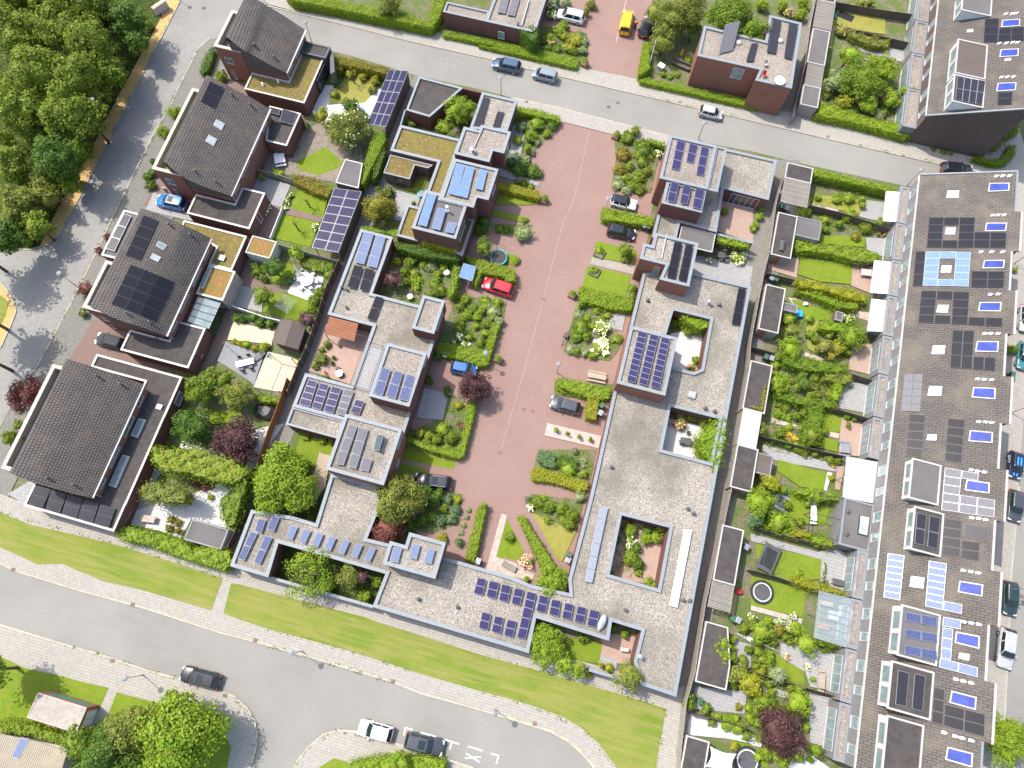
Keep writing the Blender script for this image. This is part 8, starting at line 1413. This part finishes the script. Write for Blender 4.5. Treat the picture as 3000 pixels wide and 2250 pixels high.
# awnings, veranda, glass house
M['stripe'] = bricks('stripe', (.8, .82, .84), (.8, .82, .84), (.35, .6, .75), 30, .3, .06, .8)
def awning(label, s, m, zs=(2.3, 2.75), name='awning'):
    z = (zs[0], zs[1], zs[1], zs[0]); P = [Vector((*W(*q, k), k)) for q, k in zip(toks(s), z)]; c = sum(P, Vector()) / 4; r = thing(name, label, name, (c.x, c.y, 0)); slab(P, 0, .02, None).build('cloth', M[m], r); b = MB().tube([P[0], P[3]], .05, 8)
    for q, e in ((P[0], P[1]), (P[3], P[2])): b.tube([q, e], .03, 6)
    b.tube([P[1], P[2]], .07, 8); b.build('frame', M['white_trim'], r); return r
awning('wide white awning in the garden with the square lawn', "31 1000,590 1145,602 1115,860 965,850", 'canvas'); awning('wide white awning over the garden with the blue pool edge', "31 978,900 1175,925 1145,1168 942,1160", 'canvas'); awning('blue and white striped awning behind the end house', "31 1095,28 1208,36 1178,275 1070,270", 'stripe')
p = PT("31 1000,1170", .4)[0]; r = thing('paddling_pool', 'bright blue pool edge showing under the lower white awning', 'pool', (*p, .03)); put(MB().rbox(0, 0, 0, 1.8, 1.1, .5, -.2).build('wall', M.setdefault('poolblue', plain('poolblue', (.02, .35, .55), .4))), r); put(MB().rbox(0, 0, .5, 1.6, .9, .52, -.2).build('water', M['glass_pale']), r)
P = [Vector((*W(*q, 2.6), z)) for q, z in zip(toks("23 1885,1485 2090,1545 2075,1720 1845,1650"), (2.5, 2.7, 2.4, 2.6))]; c = sum(P, Vector()) / 4; r = thing('shade_sail', 'white shade sail stretched between shed and round trampoline', 'shade sail', (c.x, c.y, 0)); b = MB(); n = 8
for i in range(n + 1):
    for j in range(n + 1): u, v = i / n, j / n; q = lerp4(P, u, v); e = 1 - .22 * (1 - abs(2 * u - 1) ** 2) * abs(2 * v - 1) ** 4 - .22 * (1 - abs(2 * v - 1) ** 2) * abs(2 * u - 1) ** 4; q = c + (q - c) * e; b.v.append((q.x, q.y, q.z + .2 * (u - .5) * (v - .5)))
for i in range(n):
    for j in range(n): k = i * (n + 1) + j; b.f.append((k, k + n + 1, k + n + 2, k + 1)); b.m.append(0)
b.build('cloth', M['canvas'], r, True); b = MB()
for q in P: b.tube([(q.x, q.y, 0), q], .05, 6)
b.build('posts', M['steel'], r)
def veranda(label, s, z, rm, fm, nb, name='veranda', glasswall=False, ins=None):
    P = [Vector((*W(*q, k), k)) for q, k in zip(toks(s), (z - .3, z, z, z - .3))]; c = sum(P, Vector()) / 4; r = thing(name, label, name.replace('_', ' '), (c.x, c.y, 0)); b = MB()
    if rm: slab(P, 0, .03, None).build('roof', M[rm], r)
    for k in range(nb + 1): b.tube([lerp4(P, 0, k / nb) + Vector((0, 0, .05)), lerp4(P, 1, k / nb) + Vector((0, 0, .05))], .045, 6)
    b.tube([P[0], P[3]], .07, 6); b.tube([P[1], P[2]], .07, 6)
    for q in (P[0], P[3], lerp4(P, 0, .5)): b.tube([(q.x, q.y, 0), q], .06, 6)
    b.build('frame', M[fm], r); return r, P
veranda('white roofed veranda with grey ribs in the long terrace gardens', "32 775,658 1025,702 985,1035 742,985", 2.8, 'canvas', 'steel', 5)
M['clear_glass'] = new_mat('clear_glass')[0]; _b = M['clear_glass'].node_tree.nodes['Principled BSDF']; _b.inputs['Base Color'].default_value = (.45, .55, .6, 1); _b.inputs['Roughness'].default_value = .03; _b.inputs['Alpha'].default_value = .2
gh, P = veranda('glass roofed garden room with furniture seen through its panes', "33 555,225 820,290 772,682 512,602", 2.9, 'clear_glass', 'steel', 7, 'glass_house')
for nm, m_, s_ in (("dining_table", 'wood', "33 570,300 670,320 665,360"), ("sofa", 'terracotta', "33 545,480 640,500 635,540"), ("low_table", 'white_trim', "33 640,380 720,400 710,470"), ("cabinet", 'white_trim', "33 720,350 780,360 775,450")):
    c, lx, ly, rt = rectf(s_, .7); r = thing(nm, {'dining_table': 'wooden dining table inside the glass garden room', 'sofa': 'orange sofa inside the glass garden room', 'low_table': 'white low table inside the glass garden room', 'cabinet': 'white cabinet along the wall inside the glass garden room'}[nm], nm.replace('_', ' '), (c.x, c.y, .1), rt); put(MB().box(-lx / 2, -ly / 2, .35, lx / 2, ly / 2, .6).build('top', M[m_], bevel=.03), r); put(MB().box(-lx / 2 + .08, -ly / 2 + .08, 0, lx / 2 - .08, ly / 2 - .08, .35).build('base', M[m_]), r)
ge = thing('garden_extension', 'grey flat-roofed extension with a white rooflight and round vents', 'extension', PT("32 850,1200")[0]); mass(ge, 'wall', "32 762,990 1000,1050 955,1430 715,1365", 3.0, 'render_grey', 'bitumen_grey', .2, 0, (), .1, 'steel'); plate(ge, 'rooflight', "32 878,1132 958,1150 938,1302 862,1282", 2.95, 'glass_white', 'frame_dark', .2, .06); vent(ge, "32 783,1102 770,1285", 2.85, .16, .15)
veranda('steel pergola with wires over the picnic table lawn', "32 495,965 760,1000 700,1340 465,1260", 2.4, None, 'frame_dark', 2, 'steel_pergola')
# dryer, flagpole, parasol, cover, person, bikes, cabinet
p = PT("11 412,985")[0]; r = thing('rotary_dryer', 'open rotary clothes dryer on the round-tree lawn', 'clothes dryer', (*p, .05)); put(MB().tube([(0, 0, 0), (0, 0, 2.0)], .03, 8).build('pole', M['alu']), r); b = MB()
for k in range(4): a = k * math.pi / 2 + .5; b.tube([(0, 0, 1.3), (1.5 * math.cos(a), 1.5 * math.sin(a), 1.95)], .02, 6)
for f in [.25 + .094 * i for i in range(9)]:
    for k in range(4): a, c = k * math.pi / 2 + .5, (k + 1) * math.pi / 2 + .5; b.tube([(1.5 * f * math.cos(a), 1.5 * f * math.sin(a), 1.3 + .65 * f), (1.5 * f * math.cos(c), 1.5 * f * math.sin(c), 1.3 + .65 * f)], .012, 4)
put(b.build('arms', M['alu']), r)
p = PT("20 1382,556")[0]; r = thing('flagpole', 'white flagpole beside the side hedge of the bench garden', 'flagpole', (*p, .05)); put(MB().tube([(0, 0, 0), (0, 0, 5.9)], [.07, .04], 8).build('pole', M['white']), r); put(MB().lathe(0, 0, [(.03, 5.9), (.09, 5.96), (.03, 6.05)], 10).build('knob', M['wood_red']), r)
p = PT("20 1636,488")[0]; M['orange_cloth'] = plain('orange_cloth', (.7, .3, .02), .8); r = thing('parasol', 'closed orange parasol in the conifer garden', 'parasol', (*p, .05)); put(MB().tube([(0, 0, 0), (0, 0, 2.2)], .03, 8).build('pole', M['white_trim']), r); put(MB().lathe(0, 0, [(.12, .9), (.17, 1.2), (.1, 1.9), (.02, 2.3)], 12).build('canopy', M['orange_cloth']), r); put(MB().lathe(0, 0, [(.28, 0), (.28, .07), (.05, .1)], 14).build('base', M['gutter']), r)
p = PT("02 2135,290", .5)[0]; r = thing('covered_furniture', 'black tarpaulin thrown over garden furniture on the concrete terrace', 'tarpaulin', (*p, .05)); V, F_ = ico((0, 0, .45), (1.25, .95, .5), 5, 3, .35); b = MB(); b.v = [(x, y, min(z, .75)) for x, y, z in V]; b.f = F_; b.m = [0] * len(F_); put(b.build('cover', M['black']), r)
p = PT("00 1300,60", .8)[0]; r = thing('utility_cabinet', 'white sign-like utility cabinet beside the yellow path', 'cabinet', (*p, .05), 1.05); put(MB().box(-1.2, -.3, .05, 1.2, .3, 1.4).build('body', M['white_trim'], bevel=.03), r); put(MB().box(-1.25, -.35, 1.4, 1.25, .35, 1.46).build('lid', M['gutter']), r); put(MB().box(-.02, .3, .2, .02, .32, 1.3).build('door_seam', M['grey']), r)
def wheelring(b, x, z, R): 
    n = 16; pts = [(x + R * math.cos(2 * math.pi * k / n), 0, z + R * math.sin(2 * math.pi * k / n)) for k in range(n + 1)]; b.tube(pts, .022, 5, 0, False)
def bike(label, s, rz, m='steel', cargo=False):
    p = PT(s)[0]; r = thing('bicycle', label, 'bicycle', (*p, .08), rz); e = .75 if cargo else 0
    for x in (-.52, .55 + e):
        b = MB(); wheelring(b, x, .34, .32); b.tube([(x, -.02, .34), (x, .02, .34)], .04, 6); put(b.build('wheel', M['rubber']), r)
    b = MB()
    for a, c in (((-.52, 0, .34), (-.1, 0, .32)), ((-.1, 0, .32), (-.25, 0, .85)), ((-.25, 0, .78), (.38, 0, .82)), ((-.1, 0, .32), (.4, 0, .75)), ((-.52, 0, .34), (-.25, 0, .78)), ((.36, 0, .95), (.55 + e, 0, .34))): b.tube([a, c], .022, 6)
    put(b.build('frame', M[m]), r); put(MB().tube([(.33, -.3, .98), (.38, 0, 1.0), (.33, .3, .98)], .018, 6).build('handlebar', M['black']), r); put(MB().obox((-.27, 0, .9), (.13, 0, 0), (0, .08, 0), (0, 0, .03)).build('saddle', M['black']), r)
    if cargo: put(MB().box(.45, -.3, .3, 1.15, .3, .7).build('cargo_box', M['timber_dark']), r)
bike('bicycle leaning in the conifer garden beside the house', "20 1688,348", .5); bike('bicycle with an orange seat bag on the first terrace lawn', "30 575,1505", -.3, 'terracotta'); bike('cargo bicycle parked at the court edge by the hydrangeas', "21 693,1250", 1.4, 'steel', True); bike('bicycle leaning on the brick wall by the silver-panelled house', "12 1335,620", 1.3)
# courier standing between the yellow van and the black hatchback
def person(label, s, rz):
    x, y = PT(s, .07)[0]; r = thing('person', label, 'person', (x, y, .07), rz); bm = bmesh.new()
    J = {'pel': (0, 0, .95, .15), 'bel': (0, 0, 1.12, .14), 'che': (.02, 0, 1.35, .165), 'nek': (.02, 0, 1.52, .06), 'hea': (.05, 0, 1.66, .1), 'top': (.05, 0, 1.76, .075)}
    for sd, n in ((1, 'l'), (-1, 'r')): J.update({'hip' + n: (0, sd * .1, .9, .105), 'kne' + n: (.04 * sd, sd * .11, .5, .065), 'ank' + n: (-.02 + .05 * sd, sd * .11, .09, .045), 'toe' + n: (.14 + .05 * sd, sd * .12, .04, .04), 'sho' + n: (.01, sd * .19, 1.42, .075), 'elb' + n: (.06, sd * .26, 1.14, .05), 'wri' + n: (.26, sd * .2, 1.04, .036), 'han' + n: (.34, sd * .18, 1.04, .035)})
    for k, sd in ((1, 1), (-1, -1)):
        for f in range(5): pass
    V = {k: bm.verts.new(v[:3]) for k, v in J.items()}
    E_ = [('pel', 'bel'), ('bel', 'che'), ('che', 'nek'), ('nek', 'hea'), ('hea', 'top')]
    for n in 'lr': E_ += [('pel', 'hip' + n), ('hip' + n, 'kne' + n), ('kne' + n, 'ank' + n), ('ank' + n, 'toe' + n), ('che', 'sho' + n), ('sho' + n, 'elb' + n), ('elb' + n, 'wri' + n), ('wri' + n, 'han' + n)]
    rad = {k: v[3] for k, v in J.items()}
    for n, sd in (('l', 1), ('r', -1)):          # five fingers rooted in the palm
        for f, (dy, ln) in enumerate(((-.024, .075), (-.008, .085), (.008, .08), (.024, .062))):
            a, b_ = 'f%s%d' % (n, f), 'g%s%d' % (n, f); hx, hy, hz, _ = J['han' + n]
            V[a] = bm.verts.new((hx + ln * .55, hy + dy, hz - .005)); V[b_] = bm.verts.new((hx + ln, hy + dy, hz - .03)); rad[a] = .009; rad[b_] = .007; E_ += [('han' + n, a), (a, b_)]
        a, b_ = 't' + n, 'u' + n; V[a] = bm.verts.new((hx + .01, hy - sd * .04, hz)); V[b_] = bm.verts.new((hx + .045, hy - sd * .05, hz - .01)); rad[a] = .011; rad[b_] = .008; E_ += [('han' + n, a), (a, b_)]
    for a, b_ in E_: bm.edges.new((V[a], V[b_]))
    bm.verts.index_update(); order = {k: v.index for k, v in V.items()}; me = bpy.data.meshes.new('body'); bm.to_mesh(me); bm.free(); o = bpy.data.objects.new('body', me); COL.objects.link(o); o.parent = r
    md = o.modifiers.new('skin', 'SKIN'); md.use_smooth_shade = True; sv = me.skin_vertices[0].data
    for k, i in order.items(): sv[i].radius = (rad[k], rad[k])
    sv[order['pel']].use_root = True; o.modifiers.new('sub', 'SUBSURF').render_levels = 2
    M['cloth_dark'] = plain('cloth_dark', (.03, .032, .04), .8); M['skin'] = plain('skin', (.5, .3, .22), .5); M['jacket_red'] = plain('jacket_red', (.5, .02, .015), .8); M['jacket_yellow'] = plain('jacket_yellow', (.75, .45, .01), .8); M['hair'] = plain('hair', (.06, .04, .025), .7); me.materials.append(M['skin'])
    b = MB().lathe(0, 0, [(.17, .93), (.185, 1.1), (.2, 1.3)], 16); put(b.build('jacket', M['jacket_red'], None, True), r); b = MB(); i = len(b.v)
    b.lathe(0, 0, [(.202, 1.3), (.2, 1.42), (.13, 1.5), (.075, 1.53)], 16); put(b.build('jacket_yoke', M['jacket_yellow'], None, True), r)
    for sd in (-1, 1):
        put(MB().tube([J['sho' + 'lr'[sd < 0]][:3], J['elb' + 'lr'[sd < 0]][:3], J['wri' + 'lr'[sd < 0]][:3]], [.085, .065, .052], 10).build('sleeve', M['jacket_red'], None, True), r)
        n = 'lr'[sd < 0]; put(MB().tube([J['hip' + n][:3], J['kne' + n][:3], (J['ank' + n][0], J['ank' + n][1], .1)], [.12, .082, .068], 10).build('trouser_leg', M['cloth_dark'], None, True), r); put(MB().obox((J['ank' + n][0] + .07, J['ank' + n][1], .045), (.14, 0, 0), (0, .05, 0), (0, 0, .045)).build('shoe', M['black'], None, False, 1, .02), r)
    V2, F2 = ico((.035, 0, 1.7), (.118, .108, .1), 1, 2, .04); b = MB(); b.v = V2; b.f = F2; b.m = [0] * len(F2); put(b.build('hair', M['hair'], None, True), r)
    return r, J
pr_, J = person('courier in a red and yellow jacket holding a parcel beside the yellow van', "20 1270,232", 1.2)
r = thing('parcel', 'small brown parcel held by the courier', 'parcel', (pr_.location.x + .42 * math.cos(1.2), pr_.location.y + .42 * math.sin(1.2), 1.13), 1.2); put(MB().box(-.15, -.17, -.04, .13, .17, .12).build('carton', M['wood'], bevel=.008), r); put(MB().box(-.151, -.03, -.041, .131, .03, .121).build('tape', M['white_trim']), r)
# toys and odd items that catch the eye
def toy(label, s, m, dim, name='toy', cat='toy', h=.4, rz=.3):
    p = PT(s, h)[0]; r = thing(name, label, cat, (*p, .1), rz); put(MB().box(-dim[0] / 2, -dim[1] / 2, .05, dim[0] / 2, dim[1] / 2, h).build('body', M[m], bevel=.04), r); put(MB().box(-dim[0] * .3, -dim[1] * .55, h, dim[0] * .3, dim[1] * .3, h + .12).build('seat', M[m], bevel=.03), r)
    for sx in (-1, 1): put(MB().tube([(sx * dim[0] * .35, -dim[1] / 2 - .05, .08), (sx * dim[0] * .35, dim[1] / 2 + .05, .08)], .08, 10).build('wheel', M['black']), r)
toy('turquoise toy slide beside the small grey lean-to', "31 392,1018", 'poolblue', (.9, 1.0)); toy('red toy car by the grey slatted canopy', "23 2115,230", 'tail_red', (.8, .5)); toy('lime green toy on the paved garden by the round pool', "11 1412,118", 'leaf_lime', (.5, .4)); toy('white garden toy animal on the narrow lawn', "31 445,940", 'white', (.6, .4))
p = PT("11 1475,48", .3)[0]; r = thing('paddling_pool', 'small round turquoise paddling pool near the black-roofed storey', 'pool', (*p, .06)); put(MB().lathe(0, 0, [(.5, 0), (.55, .05), (.55, .28), (.48, .3)], 20).build('wall', M['poolblue']), r); put(MB().lathe(0, 0, [(.47, .301), (.46, .303)], 20).build('water', M['glass_pale']), r)
p = PT("11 1850,690", 2.1); r = thing('bike_shelter', 'small glass-roofed bin shelter between two hedges', 'shelter', PT("11 1850,690")[0]); P = [Vector((*q, 2.1)) for q in PT("11 1820,612 1920,640 1890,755 1782,722", 2.1)]; slab(P, 0, .04, None).build('glass_roof', M['pv_light'], r); b = MB()
for q in P: b.tube([(q.x, q.y, 0), q], .04, 6)
for i in range(4): b.tube([P[i], P[(i + 1) % 4]], .04, 6)
b.build('frame', M['alu'], r)
for l, s_, rr in (('terracotta pots in the terrace garden by the white bench', "32 785,385 790,425", .2), ('pale clay pot beside the black patio, one of a row', "33 590,10 593,38 588,70 583,100 575,135", .22), ('garden pot along the fence of the second terrace garden', "31 1030,375 1080,385 1105,400 1130,402", .2), ('small pot on the paved patio edge', "11 700,1500 710,1525 815,1285", .18)):
    for q in toks(s_):
        x, y = W(*q, .3); r = thing('flower_pot', l, 'flower pot', (x, y, .08), 0, 'flower pots, ' + l[:30]); put(MB().lathe(0, 0, [(rr * .7, 0), (rr, .34), (rr * 1.1, .36), (rr * .9, .37)], 14).build('pot', M['terracotta' if 'terra' in l or 'small' in l else 'gutter']), r); P, N = crown_pts((0, 0, .48), (rr, rr, .2), .1, 1, 8, .4, -.1); leaf_obj('plant', P, N, NR.uniform(.08, .14, len(P)), [M['leaf_mid']], r)
